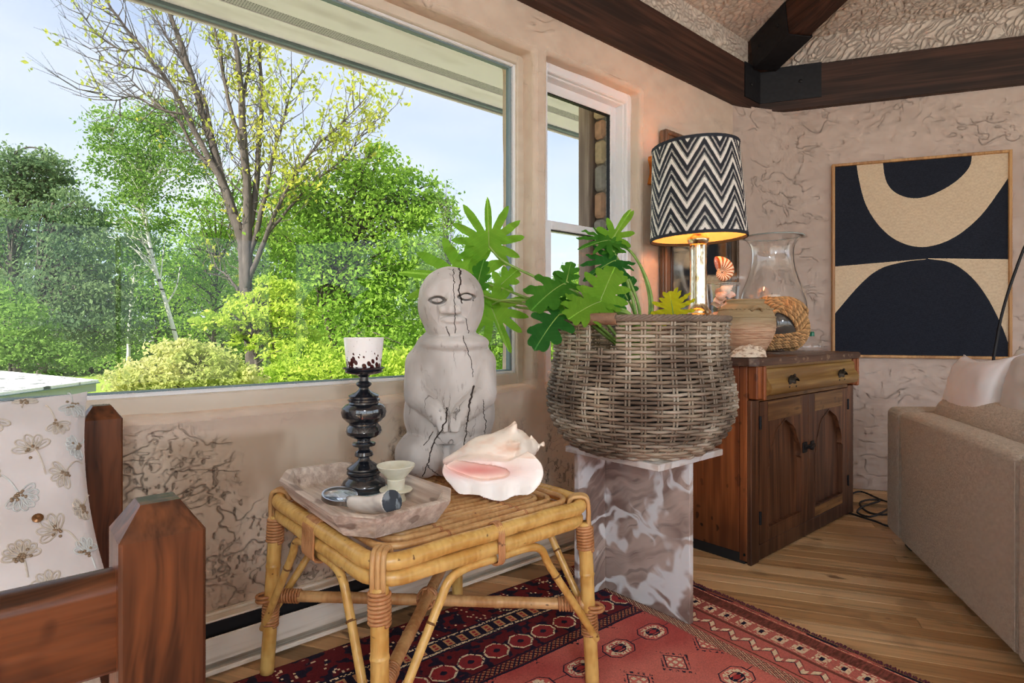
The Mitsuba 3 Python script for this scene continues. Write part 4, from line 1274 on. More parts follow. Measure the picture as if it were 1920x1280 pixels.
ends = flat(Polygon([(s[0], s[1]) for s in sec]))
dm = cat(grid(P), *[(np.column_stack([np.full(len(ends[0]), x), ky0 + ends[0][:, 0], ends[0][:, 1]]), ends[1]) for x in (dx0, dx1)])
dw = part(cab, 'drawer', dm, CDR, 40)
PULL = mat('m_dark_bronze', lambda p, n, uv: mix(C3(S(40, 36, 32)), C3(S(78, 70, 58)), fbm(p.x * 120, p.y * 120, p.z * 120, 2)), 0.4, metallic=0.6)


def binpull(x, z):
    a = np.linspace(0, math.pi, 13)
    out = np.stack([0.036 * np.cos(a), 0.030 * np.sin(a)], 1)
    inn_ = np.stack([0.022 * np.cos(a[::-1]), 0.010 + 0.006 * np.sin(a[::-1] * 2), ], 1) * np.array([1, 0.55])
    pl_ = Polygon(np.vstack([out, [(-0.036, -0.020), (-0.030, -0.026), (-0.026, -0.016)], inn_[::-1] * np.array([1, 1]), [(0.026, -0.016), (0.030, -0.026), (0.036, -0.020)]])).buffer(0)
    back_ = upright(pl_, 0, 0.004)
    hood_ = []
    for f in np.linspace(0, 1, 7):
        hood_.append([[0.034 * math.cos(t) * (1 - 0.25 * f), -0.004 - 0.020 * math.sin(f * math.pi / 2), 0.028 * math.sin(t) * (1 - 0.55 * f) + 0.002] for t in np.linspace(0, math.pi, 15)])
    hd_ = cat(back_, grid(np.array(hood_)), ball(0.006, 1).apply_translation([0, -0.014, 0.030]), ball(0.0045, 1).apply_translation([-0.033, -0.004, -0.022]), ball(0.0045, 1).apply_translation([0.033, -0.004, -0.022]))
    part(dw, 'handle', mv(hd_, x, ky0 - 0.043, z), PULL, 40, label='dark bronze bin handle')


for x in (2.655, 3.215):
    binpull(x, 0.768)
# doors with ogee arched openings over recessed panels
for (x0, x1, hs, L_) in ((kx0 + 0.071, 2.925, -1, 'left'), (2.929, kx1 - 0.085, 1, 'right')):
    z0, z1 = 0.078, 0.688
    xc, w = (x0 + x1) / 2, (x1 - x0) / 2 - 0.075
    half = [(w, 0.135), (w, 0.392), (w - 0.016, 0.402), (w - 0.010, 0.425), (w - 0.022, 0.46), (w - 0.045, 0.495), (w - 0.060, 0.525), (w - 0.082, 0.552), (0.0, 0.592)]
    half = [(max(a, 0), b) for a, b in half]
    curve = np.vstack([half[:2], spline(half[2:8], 4), half[8:]])
    arch = Polygon(np.vstack([curve, (curve * np.array([-1, 1]))[::-1][1:]]) + np.array([xc, 0])).buffer(0)
    dpoly = sbox(x0, z0, x1, z1).difference(arch)
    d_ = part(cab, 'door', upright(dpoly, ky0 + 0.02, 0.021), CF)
    part(d_, 'panel', cbox(x0 + 0.03, x1 - 0.03, ky0 + 0.020, ky0 + 0.028, z0 + 0.03, z1 - 0.03, 0.001), CF)
    part(d_, 'rail_top', upright(sbox(x0 + 0.074, 0.60, x1 - 0.074, z1 - 0.004), ky0 - 0.001, 0.0016), CFX)
    part(d_, 'rail_bottom', upright(sbox(x0 + 0.074, z0 + 0.004, x1 - 0.074, 0.128), ky0 - 0.001, 0.0016), CFX if hs > 0 else CF)
    part(d_, 'moulding', upright(arch.buffer(0.005).difference(arch.buffer(-0.002)), ky0 - 0.0012, 0.003), CF)
    xh = x0 + 0.001 if hs < 0 else x1 - 0.001
    for z in (0.19, 0.60):
        part(d_, 'hinge', cat(cbox(xh - 0.006, xh + 0.006, ky0 - 0.006, ky0 + 0.002, z - 0.028, z + 0.028, 0.002), lathe([(0, -0.028), (0.004, -0.028), (0.004, 0.028), (0, 0.028)], 10, False).apply_translation([xh, ky0 - 0.005, z])), IRON)
lt = part(cab, 'latch', cat(cbox(2.872, 2.985, ky0 - 0.014, ky0 - 0.001, 0.428, 0.446, 0.004), cbox(2.86, 2.905, ky0 - 0.008, ky0 - 0.0005, 0.412, 0.462, 0.004), cbox(2.95, 2.985, ky0 - 0.008, ky0 - 0.0005, 0.416, 0.458, 0.004)), IRON)
part(lt, 'knob', mv(xf(lathe([(0, 0), (0.006, 0), (0.006, 0.012), (0.011, 0.016), (0.010, 0.022), (0, 0.024)], 14, False), trimesh.transformations.rotation_matrix(math.pi / 2, [1, 0, 0])), 2.90, ky0 - 0.012, 0.437), IRON, 40)
# top with a moulded edge and clipped corner
tx0, tx1, ty0, ty1 = kx0 - 0.03, kx1 + 0.03, ky0 - 0.035, 1.886
tp = Polygon([(tx0, ty0 + 0.03), (tx0 + 0.03, ty0), (tx1 - 0.03, ty0), (tx1, ty0 + 0.03), (tx1, ty1), (tx0, ty1)])
ms = [mv(extrude(tp, 0.022), 0, 0, 0.853), mv(extrude(tp.buffer(-0.006), 0.008), 0, 0, 0.846), mv(extrude(tp.buffer(-0.005), 0.005), 0, 0, 0.875)]
part(cab, 'worktop', cat(ms), CTOPM, False)
ZC = 0.880

# ---------------------------------------------------------------- lamp with the zigzag shade
LX, LY = 2.574, 1.594
lamp = thing('table_lamp', 'mercury glass table lamp with a black and white zigzag drum shade on the cabinet', 'lamp')
MERC = mat('m_mercury_glass', lambda p, n, uv: mix(C3(S(236, 222, 190)), C3(S(180, 150, 110)), smoothstep(0.5, 0.75, fbm(p.x * 40, p.y * 40, p.z * 20, 4))), lambda p, n, uv: 0.10 + 0.25 * smoothstep(0.5, 0.7, fbm(p.x * 60, p.y * 60, p.z * 40, 3)), lambda p, n, uv: fbm(p.x * 60, p.y * 60, p.z * 30, 2), 0.0008, metallic=1.0)
cp_ = [(0, 0), (0.105, 0), (0.105, 0.012), (0.098, 0.020), (0.080, 0.026), (0.078, 0.15), (0.072, 0.156), (0.066, 0.163), (0.066, 0.176), (0.075, 0.183), (0.074, 0.194), (0.064, 0.200), (0.062, 0.212), (0.052, 0.222), (0.048, 0.232), (0.044, 0.238), (0.042, 0.25),
       (0.040, 0.44), (0.041, 0.535), (0.038, 0.542), (0.046, 0.548), (0.052, 0.562), (0.050, 0.575), (0.040, 0.582), (0.028, 0.590), (0.026, 0.60), (0, 0.60)]
col_ = part(lamp, 'column', mv(lathe(np.array(cp_), 56, False), LX, LY, ZC), MERC, 35)
SB, STP = 1.444, 1.902
rb_, rt_ = 0.231, 0.207
BR = mat('m_brass', S(196, 152, 84), 0.3, metallic=1.0)
part(lamp, 'socket', mv(lathe([(0, 0), (0.020, 0), (0.020, 0.05), (0.016, 0.055), (0, 0.055)], 24, False), LX, LY, ZC + 0.60), BR, 35)


def shade_c(p, n, uv):
    a = dr.atan2(p.y - LY, p.x - LX) / (2 * math.pi) * 9 + 0.52
    z = (p.z - SB)
    tri_ = dr.abs(a - dr.floor(a) - 0.5) * 2
    w = (z - 0.125 * tri_ + 0.004 * noise(p.x * 60, p.y * 60, p.z * 60)) / 0.104
    f = w - dr.floor(w)
    k = (cell_rand(dr.floor(w), dr.floor(a), 2) - 0.5) * 0.03
    g = lambda lo, hi: smoothstep(lo - 0.012, lo + 0.012, f + k) * smoothstep(hi + 0.012, hi - 0.012, f + k)
    wh = g(0.06, 0.30) + g(0.345, 0.375) + g(0.62, 0.67) + g(0.72, 0.745)
    wh = wh - g(0.16, 0.175) * 0.7
    return mix(C3(S(30, 33, 42)), C3(S(236, 230, 220)), dr.clip(wh, 0, 1))


SHADE = mat('m_shade', shade_c, 0.6, lambda p, n, uv: noise(p.x * 500, p.y * 500, p.z * 500), 0.0004)
SHIN = mat('m_shade_lining', S(236, 200, 156), 0.8)
SHT = mat('m_shade_tape', S(34, 38, 48), 0.7)
tiltM = trimesh.transformations.translation_matrix([LX, LY, SB]) @ trimesh.transformations.rotation_matrix(math.radians(-2.0), [0.65, 0.76, 0])
part(lamp, 'lamp_shade', xf(lathe([(rb_, 0.012), (rt_, STP - SB - 0.012)], 72, False), tiltM), SHADE, True)
part(lamp, 'shade_lining', xf(lathe([(rb_ - 0.004, 0.0), (rt_ - 0.004, STP - SB)], 72, False), tiltM), SHIN, True)
for z, r in ((0.0, rb_), (STP - SB - 0.014, rt_ + 0.001)):
    part(lamp, 'shade_trim', xf(lathe([(r - 0.005, z), (r + 0.001, z), (r + 0.0015, z + 0.014), (r - 0.005, z + 0.014), (r - 0.005, z)], 72, False), tiltM), SHT, 30)
sp_ = part(lamp, 'shade_spider', xf(cat(*[tube([[0, 0, STP - SB - 0.03], [rt_ * math.cos(a), rt_ * math.sin(a), STP - SB - 0.02]], 0.002, 6) for a in (0.3, 2.4, 4.5)], tube([[0, 0, 0.02], [0, 0.05, 0.10], [0, 0.05, 0.3], [0, 0, STP - SB - 0.03]], 0.0025, 6)), tiltM), BR)
bulb = mv(lathe([(0, 0), (0.014, 0.002), (0.014, 0.02), (0.026, 0.05), (0.031, 0.075), (0.026, 0.10), (0.012, 0.112), (0, 0.115)], 24, False), LX, LY, ZC + 0.655)
LAMP_POWER = 5.5
part(lamp, 'bulb', {**mikit.ply(bulb, None, True), 'emitter': {'type': 'area', 'radiance': rgb([LAMP_POWER * 1.0, LAMP_POWER * 0.44, LAMP_POWER * 0.13])}}, None)

# ---------------------------------------------------------------- framed mirror on the wall behind the lamp
mir = thing('mirror', 'tall mirror in a flat bronze frame leaning on the wall behind the lamp', 'mirror')
MFR = mat('m_mirror_frame', lambda p, n, uv: wood(S(124, 102, 82), S(86, 68, 54), 2, 0.8)(p, n, uv), 0.35)
MFR2 = mat('m_mirror_inner', S(58, 48, 42), 0.35)
scene['m_mirror'] = {'type': 'twosided', 'bsdf': {'type': 'roughconductor', 'material': 'Ag', 'alpha': 0.01, 'specular_reflectance': rgb([0.75, 0.74, 0.72])}}
mx0, mx1, mz0, mz1, my = 2.665, 3.44, ZC + 0.002, 2.08, 1.872
ml = trimesh.transformations.rotation_matrix(0.0, [1, 0, 0])
part(mir, 'frame', cat(framebox(mx0, mx1, mz0, mz1, 0.07, 0.07, 0.07, 0.07, my - 0.012, my + 0.012, 0.004), framebox(mx0, mx1, mz0, mz1, 0.022, 0.022, 0.022, 0.022, my - 0.03, my - 0.01, 0.004)), MFR)
part(mir, 'inner_frame', framebox(mx0 + 0.068, mx1 - 0.068, mz0 + 0.068, mz1 - 0.068, 0.02, 0.02, 0.02, 0.02, my - 0.018, my + 0.006, 0.003), MFR2)
part(mir, 'mirror_glass', cbox(mx0 + 0.07, mx1 - 0.07, my - 0.004, my + 0.002, mz0 + 0.07, mz1 - 0.07, 0.0005), 'm_mirror')

# ---------------------------------------------------------------- small carved wooden piece on the wall by the window
oh = thing('wall_ornament', 'small orange carved wooden ornament hanging on the wall beside the lamp shade', 'ornament')
pts = np.array([(0.0, 0.0), (0.035, 0.0), (0.047, 0.03), (0.045, 0.055), (0.052, 0.085), (0.047, 0.115), (0.05, 0.15), (0.01, 0.15), (0.005, 0.13), (0.018, 0.10), (0.022, 0.07), (0.012, 0.035)])
put(oh, mv(upright(Polygon(pts), 0, 0.03), 2.575, 1.899, 1.775), mat('m_orange_wood', lambda p, n, uv: wood(S(232, 150, 62), S(190, 104, 36), 2, 1.5)(p, n, uv), 0.4), 30)

# ---------------------------------------------------------------- glass and shells on the cabinet
scene['m_glass'] = {'type': 'dielectric', 'int_ior': 1.5}
scene['m_thin_glass'] = {'type': 'thindielectric', 'int_ior': 1.5}
HX, HY = 3.20, 1.52
hv_ = thing('hurricane_vase', 'tall clear glass hurricane vase with a flared rim standing at the back of the cabinet', 'vase')
hp_ = np.array([(0.0, 0.004), (0.085, 0.004), (0.092, 0.012), (0.11, 0.05), (0.150, 0.12), (0.172, 0.20), (0.172, 0.27), (0.155, 0.34), (0.132, 0.40), (0.115, 0.46), (0.108, 0.52), (0.110, 0.565), (0.122, 0.60), (0.145, 0.625), (0.160, 0.632)])
prof = spline(hp_[1:], 5)
prof = np.vstack([[(0, 0.004)], prof])
inn_ = prof[1:][::-1] * np.array([1, 1])
inn_ = np.stack([np.maximum(inn_[:, 0] - 0.0045, 0.002), np.maximum(inn_[:, 1], 0.010)], 1)
put(hv_, mv(lathe(np.vstack([prof, inn_, [(0, 0.010)]]), 72, False), HX, HY, ZC), 'm_glass', 40)
part(hv_, 'rim', mv(lathe([(0.1585, 0.6295), (0.1620, 0.633), (0.1585, 0.6365), (0.155, 0.633), (0.1585, 0.6295)], 72, False), HX, HY, ZC), mat('m_rim_dark_edge', S(150, 158, 154), 0.1, spec=0.8), True)  # opaque grey ring, painted in for the dark edge of the glass
can = thing('pillar_candle', 'white pillar candle standing inside the tall glass hurricane vase', 'candle')
put(can, mv(lathe([(0, 0.012), (0.043, 0.012), (0.044, 0.016), (0.044, 0.305), (0.041, 0.312), (0.030, 0.306), (0, 0.302)], 36, False), HX - 0.01, HY, ZC), mat('m_wax', S(238, 232, 222), 0.5), 35)
part(can, 'wick', tube([[HX - 0.01, HY, ZC + 0.30], [HX - 0.009, HY, ZC + 0.315], [HX - 0.006, HY, ZC + 0.322]], 0.0015, 6), DARK)
# goblet filled with shells
GX, GY = 2.815, 1.600
gb = thing('glass_goblet', 'stemmed glass goblet filled with shells standing behind the stoneware jar', 'goblet')
gp = [(0.055, 0.0), (0.054, 0.006), (0.012, 0.018), (0.010, 0.03), (0.011, 0.13), (0.018, 0.145), (0.048, 0.156), (0.064, 0.172), (0.070, 0.20), (0.077, 0.27), (0.084, 0.36)]
put(gb, mv(lathe(np.vstack([spline(gp, 4)]), 48, False), GX, GY, ZC), 'm_thin_glass', True)
part(gb, 'rim', mv(lathe([(0.0825, 0.3585), (0.0852, 0.360), (0.0838, 0.3625), (0.0818, 0.361), (0.0825, 0.3585)], 48, False), GX, GY, ZC), 'm_rim_dark_edge', True)  # painted dark edge on the goblet too
shc = [mat('m_shell_%d' % k, c, 0.45) for k, c in enumerate([lambda p, n, uv: mix(C3(S(244, 214, 190)), C3(S(226, 168, 138)), fbm(p.x * 60, p.y * 60, p.z * 90, 3)), lambda p, n, uv: mix(C3(S(240, 230, 214)), C3(S(200, 172, 146)), fbm(p.x * 50, p.y * 80, p.z * 60, 3)), lambda p, n, uv: mix(C3(S(222, 150, 122)), C3(S(240, 200, 176)), fbm(p.x * 90, p.y * 90, p.z * 90, 3))])]


def scallop(r):
    a = np.linspace(-1.15, 1.15, 31)
    s = np.linspace(0.02, 1, 9)
    P = np.array([[[r * q * math.sin(t), r * (q * math.cos(t) - 0.45), r * (0.34 * math.sin(q * 1.9) + 0.03 * q * math.cos(t * 22))] for t in a] for q in s])
    m = grid(P)
    lowr = m.copy()
    lowr.vertices[:, 2] *= 0.8
    lowr.vertices[:, 2] -= 0.002
    return cat(m, lowr)


def whelk(r):
    t = np.linspace(0, 1, 60)
    a = t * 2 * math.pi * 3.5
    pts = np.stack([0.55 * r * (1 - t) * np.cos(a) * 0.6, 0.55 * r * (1 - t) * np.sin(a) * 0.6, r * (t * 1.5 - 0.75)], 1)
    return tube(pts, 0.52 * r * (1 - t) ** 0.9 + 0.003, 10)


def nautilus(r):
    t = np.linspace(0, 1, 70)
    a = t * 2 * math.pi * 1.75
    R = 0.10 * np.exp(1.35 * a / (2 * math.pi)) 
    R = R / R[-1] * r
    pts = np.stack([R * np.cos(a) * 0.62, np.zeros(70), R * np.sin(a) * 0.62], 1)
    return tube(pts, R * 0.46, 16, flat=1.0)


def rotm(ax, deg):
    return trimesh.transformations.rotation_matrix(math.radians(deg), ax)


cells = [('scallop', 0.040, (-0.02, -0.035, 0.215), (75, -10, 15), 1), ('scallop', 0.046, (0.012, -0.030, 0.235), (80, 20, -30), 0), ('scallop', 0.042, (-0.035, 0.005, 0.27), (70, -30, 40), 0), ('scallop', 0.038, (0.035, -0.02, 0.30), (85, 10, 10), 2),
         ('whelk', 0.030, (-0.03, -0.03, 0.178), (60, 0, 20), 1), ('whelk', 0.028, (0.02, -0.035, 0.180), (20, 80, 0), 1), ('whelk', 0.030, (0.035, 0.01, 0.20), (0, 60, 40), 2), ('whelk', 0.032, (0.045, -0.02, 0.245), (10, 90, 60), 2), ('whelk', 0.032, (-0.04, -0.025, 0.30), (40, 40, 0), 0),
         ('scallop', 0.040, (0.0, 0.03, 0.25), (60, 0, 180), 1), ('whelk', 0.030, (0.0, 0.035, 0.19), (90, 0, 0), 0), ('whelk', 0.036, (0.01, -0.03, 0.335), (30, 50, 10), 1), ('scallop', 0.040, (-0.01, 0.02, 0.31), (40, 20, 90), 2)]
shell_words = ['cream fan shell low in the goblet at its left', 'large peach fan shell in the middle front of the goblet', 'peach fan shell against the left wall of the goblet', 'coral pink fan shell at the upper right in the goblet', 'small whitish spiral shell at the bottom left of the goblet', 'small whitish spiral shell at the bottom middle of the goblet',
               'coral spiral shell at the bottom right of the goblet', 'coral pink spiral shell at the right wall of the goblet', 'peach spiral shell near the left rim of the goblet', 'cream fan shell deep in the middle of the goblet', 'peach spiral shell deep at the bottom of the goblet', 'knobbly cream shell on top of the goblet under the striped shell', 'coral fan shell behind the others at the goblet rim']
for (kd, r, o, (ax_, ay_, az_), mc), wd in zip(cells, shell_words):
    m = scallop(r) if kd == 'scallop' else whelk(r)
    M = trimesh.transformations.translation_matrix([GX + o[0] * 0.9, GY + o[1] * 0.9, ZC + o[2]]) @ rotm([0, 0, 1], az_ - 40) @ rotm([1, 0, 0], ax_) @ rotm([0, 1, 0], ay_)
    put(thing('seashell', wd, 'shell', 'seashells in the goblet'), xf(m, M), shc[mc], True)
NAUT = mat('m_nautilus', lambda p, n, uv: mix(C3(S(244, 222, 190)), C3(S(190, 100, 46)), smoothstep(0.1, 0.4, dr.sin(dr.atan2(p.z - (ZC + 0.415), (p.x - (GX - 0.02)) * 0.76 - (p.y - GY) * 0.65) * 17 + dr.sqrt(dr.square(p.z - (ZC + 0.415)) + dr.square(p.x - GX + 0.02)) * 60 + noise(p.x * 50, p.y * 50, p.z * 50) * 2))), 0.3)
M = trimesh.transformations.translation_matrix([GX - 0.022, GY - 0.01, ZC + 0.415]) @ rotm([0, 0, 1], -40) @ rotm([0, 1, 0], 150)
put(thing('nautilus_shell', 'brown striped nautilus shell on top of the shell goblet', 'shell'), xf(nautilus(0.085), M), NAUT, True)
put(thing('glass_ball', 'clear hollow glass ball resting on the goblet beside the striped nautilus', 'glass ball'), mv(ball(0.046, 3), GX + 0.050, GY - 0.045, ZC + 0.390), 'm_thin_glass', True)
# stoneware jar
JX, JY = 2.535, 1.330
jar = thing('stoneware_jar', 'round tan ribbed stoneware jar with small lugs at the front of the cabinet', 'jar')
STONE = mat('m_stoneware', lambda p, n, uv: mix(mix(C3(S(202, 166, 136)), C3(S(178, 134, 106)), smoothstep(0.3, 0.7, fbm(p.x * 20, p.y * 20, p.z * 110, 3))), C3(S(150, 134, 98)), smoothstep(0.09, 0.17, p.z - ZC + 0.05 * (noise(p.x * 9, p.y * 9, p.z * 9) - 0.5)) * 0.75), 0.55,
             lambda p, n, uv: 0.5 + 0.5 * dr.sin(p.z * 620 + 1.5 * noise(p.x * 6, p.y * 6, p.z * 6)) * smoothstep(0.17, 0.14, p.z - ZC) + 0.8 * fbm(p.x * 90, p.y * 90, p.z * 90, 2), 0.0013)
jp = spline([(0.0, 0.0), (0.070, 0.0), (0.076, 0.01), (0.105, 0.06), (0.126, 0.11), (0.130, 0.15), (0.122, 0.19), (0.100, 0.225), (0.082, 0.238), (0.080, 0.246), (0.084, 0.254), (0.078, 0.257), (0.072, 0.250), (0.070, 0.22), (0.06, 0.18), (0.0, 0.17)], 4)
put(jar, mv(lathe(jp, 64, False), JX, JY, ZC), STONE, 45)
for a in (-128, 52):
    d = V(math.cos(math.radians(a)), math.sin(math.radians(a)), 0)
    q = V(JX, JY, ZC)
    s = V(-d[1], d[0], 0)
    part(jar, 'lug', tube(spline([q + d * 0.112 + s * 0.022 + V(0, 0, 0.205), q + d * 0.128 + s * 0.013 + V(0, 0, 0.216), q + d * 0.134 + V(0, 0, 0.220), q + d * 0.128 - s * 0.013 + V(0, 0, 0.216), q + d * 0.112 - s * 0.022 + V(0, 0, 0.205)], 5), 0.0075, 9), STONE, True)
for z, r in ((0.176, 0.1275), (0.212, 0.1135)):
    n_ = 40
    ms = [ball(0.0052, 1, (1, 1, 0.8)).apply_translation([JX + r * math.cos(k / n_ * 2 * math.pi), JY + r * math.sin(k / n_ * 2 * math.pi), ZC + z]) for k in range(n_)] if z > 0.2 else [tube([[JX + r * math.cos(t), JY + r * math.sin(t), ZC + z] for t in np.linspace(0, 2 * math.pi, 49)[:-1]], 0.003, 6, True)]
    part(jar, 'relief_band', cat(ms), STONE, True)
# flat bleached shell in front of the jar
fs = thing('bleached_shell', 'flat bleached shell lying in front of the stoneware jar at the cabinet edge', 'shell')
g = np.linspace(-1, 1, 26)
A_, B_ = np.meshgrid(g, g, indexing='ij')
rr = np.sqrt(A_ ** 2 + B_ ** 2).clip(1e-6)
k_ = np.maximum(np.abs(A_), np.abs(B_)) / rr
ux, uy = A_ * k_, B_ * k_
hgt = 0.050 * (1 - np.clip(ux ** 2 + uy ** 2, 0, 1)) ** 0.55 * (1 + 0.3 * ux)
no = (meshkit.fbm(np.stack([ux * 4, uy * 4, ux * 0], -1), 4) - 0.5)
P = np.stack([ux * 0.078 * (1 + 0.16 * no), uy * 0.05 * (1 + 0.3 * no), hgt + no * 0.020 * (hgt > 0.004) + 0.003], -1)
low = P.copy()
low[..., 2] = 0.0015 + 0.02 * np.clip(1 - rr, 0, 1) * 0
m = cat(grid(P), grid(low[::-1]))
put(fs, xf(m, trimesh.transformations.translation_matrix([2.410, 1.252, ZC]) @ rotm([0, 0, 1], -38)), mat('m_bleached', lambda p, n, uv: mix(C3(S(226, 208, 186)), C3(S(158, 126, 102)), smoothstep(0.45, 0.75, fbm(p.x * 60, p.y * 60, p.z * 90, 4))), 0.7, lambda p, n, uv: fbm(p.x * 90, p.y * 90, p.z * 90, 3), 0.002), 35)
# glass float wound in rope (a turk's head of five-strand bands)
RX, RY, RR = 2.89, 1.345, 0.142
RCZ = ZC + RR + 0.008
fl_ = thing('rope_float', 'glass fishing float bound in bands of tan rope between the jar and the tall vase', 'glass float')
scene['m_dark_glass'] = {'type': 'twosided', 'bsdf': {'type': 'principled', 'base_color': rgb(S(74, 70, 66)), 'roughness': 0.06, 'specular': 0.8}}
put(fl_, mv(ball(RR - 0.013, 4), RX, RY, RCZ), 'm_dark_glass', True)


scene['m_rope'] = {'type': 'twosided', 'bsdf': {'type': 'principled', 'base_color': {'type': 'mesh_attribute', 'name': 'vertex_color'}, 'roughness': 0.85, 'specular': 0.2}}


def rope(pts, r):
    """Three twisted strands."""
    p = np.asarray(pts)
    L = np.r_[0, np.cumsum(np.linalg.norm(np.diff(p, axis=0), axis=1))]
    k = max(20, int(L[-1] / 0.0045))
    s = np.linspace(0, L[-1], k)
    q = np.stack([np.interp(s, L, p[:, c]) for c in range(3)], 1)
    t = np.gradient(q, axis=0)
    t /= np.linalg.norm(t, axis=1, keepdims=True)
    rad = nrm(q[0])
    n1 = q / np.linalg.norm(q, axis=1, keepdims=True)
    n1 = n1 - t * (n1 * t).sum(1, keepdims=True)
    n1 /= np.linalg.norm(n1, axis=1, keepdims=True)
    n2 = np.cross(t, n1)
    out = []
    for c in range(3):
        a = s / 0.036 * 2 * math.pi + c * 2 * math.pi / 3
        out.append(tube(q + r * 0.62 * (np.cos(a)[:, None] * n1 + np.sin(a)[:, None] * n2), r * 0.50, 6, cap=False))
    m_ = cat(out)
    tone = np.repeat([1.0, 0.78, 0.52], [len(o_.vertices) for o_ in out])  # light, mid and dark strands put the shading of the twist into the colour
    return m_, np.array(S(208, 164, 114))[None] * tone[:, None]


# three interlaced great bands, each of five parallel cords; they weave over and under
axes = [nrm(V(0.25, 0.85, 0.50)), nrm(V(0.80, -0.15, 0.62)), nrm(V(-0.62, -0.35, 0.72))]
crossings = []
for b, ax in enumerate(axes):
    e1 = nrm(np.cross(ax, [0.3, 0.2, 0.9]))
    e2_ = np.cross(ax, e1)
    for c in range(5):
        off = (c - 2) * 0.0200
        th = np.linspace(0, 2 * math.pi, 181)
        d = e1 * np.cos(th)[:, None] + e2_ * np.sin(th)[:, None]
        lift = 0.009 * np.sin(th * 4 + b * 2.1)
        rad = np.sqrt(max((RR - 0.006) ** 2 - off ** 2, 1e-6)) + lift
        pts = d * rad[:, None] + ax * off
        rm_, rc_ = rope(pts, 0.0090)
        part(fl_, 'rope_cord', mv(rm_, RX, RY, RCZ), 'm_rope', True, color=rc_)
# clear glass bulb with a green stopper
gbv = thing('glass_bulb', 'small ribbed clear glass bulb with a green tip beside the rope bound float', 'glass float')
BX, BY = 3.135, 1.283
th = np.linspace(0, 2 * math.pi, 49)[:-1]
pr = spline([(0.0, 0.001), (0.030, 0.002), (0.046, 0.018), (0.050, 0.036), (0.043, 0.056), (0.026, 0.074), (0.012, 0.086), (0.010, 0.096), (0, 0.097)], 4)
P = np.array([[[r * (1 + 0.05 * math.cos(10 * t)) * math.cos(t), r * (1 + 0.05 * math.cos(10 * t)) * math.sin(t), z] for t in np.r_[th, th[:1]]] for r, z in pr])
put(gbv, mv(grid(P), BX, BY, ZC), 'm_thin_glass', True)
part(gbv, 'stopper', mv(lathe([(0, 0.086), (0.0115, 0.087), (0.0115, 0.104), (0.009, 0.110), (0, 0.111)], 18, False), BX, BY, ZC), mat('m_green_tip', S(36, 112, 84), 0.3), 35)

# ---------------------------------------------------------------- added globe pendant, out of view, fills the room with light
pn = thing('added_pendant_lamp', 'added white globe pendant hanging out of view as fill light for the room', 'lamp')
PGX, PGY, PGZ = -0.85, -2.2, 2.1
FILL_POWER = 5.0  # strength of the added fill light
part(pn, 'globe', {**mikit.ply(mv(ball(0.26, 3), PGX, PGY, PGZ), None, True), 'emitter': {'type': 'area', 'radiance': rgb([FILL_POWER * 0.88, FILL_POWER * 0.96, FILL_POWER * 1.04])}}, None)
part(pn, 'cord', tube([[PGX, PGY, PGZ + 0.26], [PGX, PGY, 3.16]], 0.006, 8), IRON)
part(pn, 'ceiling_rose', mv(lathe([(0, 0), (0.06, 0), (0.06, 0.02), (0.02, 0.05), (0, 0.05)], 24, False), PGX, PGY, 3.11), IRON, 30)
import shapely.affinity
# ---------------------------------------------------------------- marble pedestal
def marble(p, n, uv):
    x, y, z = p.x + p.y * 0.3, p.y * 0.9 - p.x * 0.4, p.z
    w = fbm(x * 4, y * 4, z * 4, 4)
    d = z * 0.80 + (y - x) * 0.6
    st = fbm(d * 26 + w * 9, x * 3, y * 3, 4)
    cl = fbm(x * 6 + w * 2, y * 6, z * 6, 4)
    base = mix(C3(S(186, 170, 160)), C3(S(126, 106, 98)), smoothstep(0.35, 0.65, st * 0.55 + cl * 0.45))
    base = mix(base, C3(S(98, 88, 86)), smoothstep(0.60, 0.75, fbm(d * 70 + w * 14, x * 8, y * 8, 3)) * 0.5)
    v = ridges(x * 4.6 + w * 2.4, y * 4.0, z * 4.0 - w * 3.0, 4)
    v = smoothstep(0.85, 0.955, v + 0.10 * (fbm(x * 24, y * 24, z * 24, 3) - 0.5))
    return mix(base, C3(S(224, 228, 230)), dr.clip(v, 0, 1) * 0.85)


MARB = mat('m_marble', marble, 0.12, spec=0.5)
MARB2 = mat('m_marble_edge', lambda p, n, uv: mix(marble(p, n, uv), C3(S(226, 220, 212)), 0.5), 0.25)
ped = thing('marble_pedestal', 'grey and brown veined marble slab pedestal under the wicker basket', 'pedestal')
PX, PY = 1.728, 1.469
RZT = 0.0098
part(ped, 'slab', cbox(PX, PX + 0.022, 1.102, PY, RZT, 0.555, 0.0015), MARB)
part(ped, 'slab', cbox(1.578, 1.895, PY, PY + 0.022, RZT, 0.555, 0.0015), MARB)
part(ped, 'top_slab', cbox(1.535, 1.917, 1.088, 1.495, 0.555, 0.577, 0.002), MARB2)

# ---------------------------------------------------------------- wicker basket
BX0, BY0, BZ0 = 1.705, 1.292, 0.578
bk = thing('wicker_basket', 'large round grey brown wicker basket on the marble pedestal holding the green plant', 'basket')


def wick(c1, c2):
    def fn(p, n, uv):
        a = fbm(p.x * 26, p.y * 26, p.z * 40, 3)
        g = noise(p.x * 9, p.y * 9, p.z * 9 + 5)
        f = noise(p.x * 300, p.y * 300, p.z * 300)
        return mix(C3(c1), C3(c2), smoothstep(0.3, 0.75, a * 0.3 + g * 0.7)) * (0.92 + 0.16 * f)
    return fn


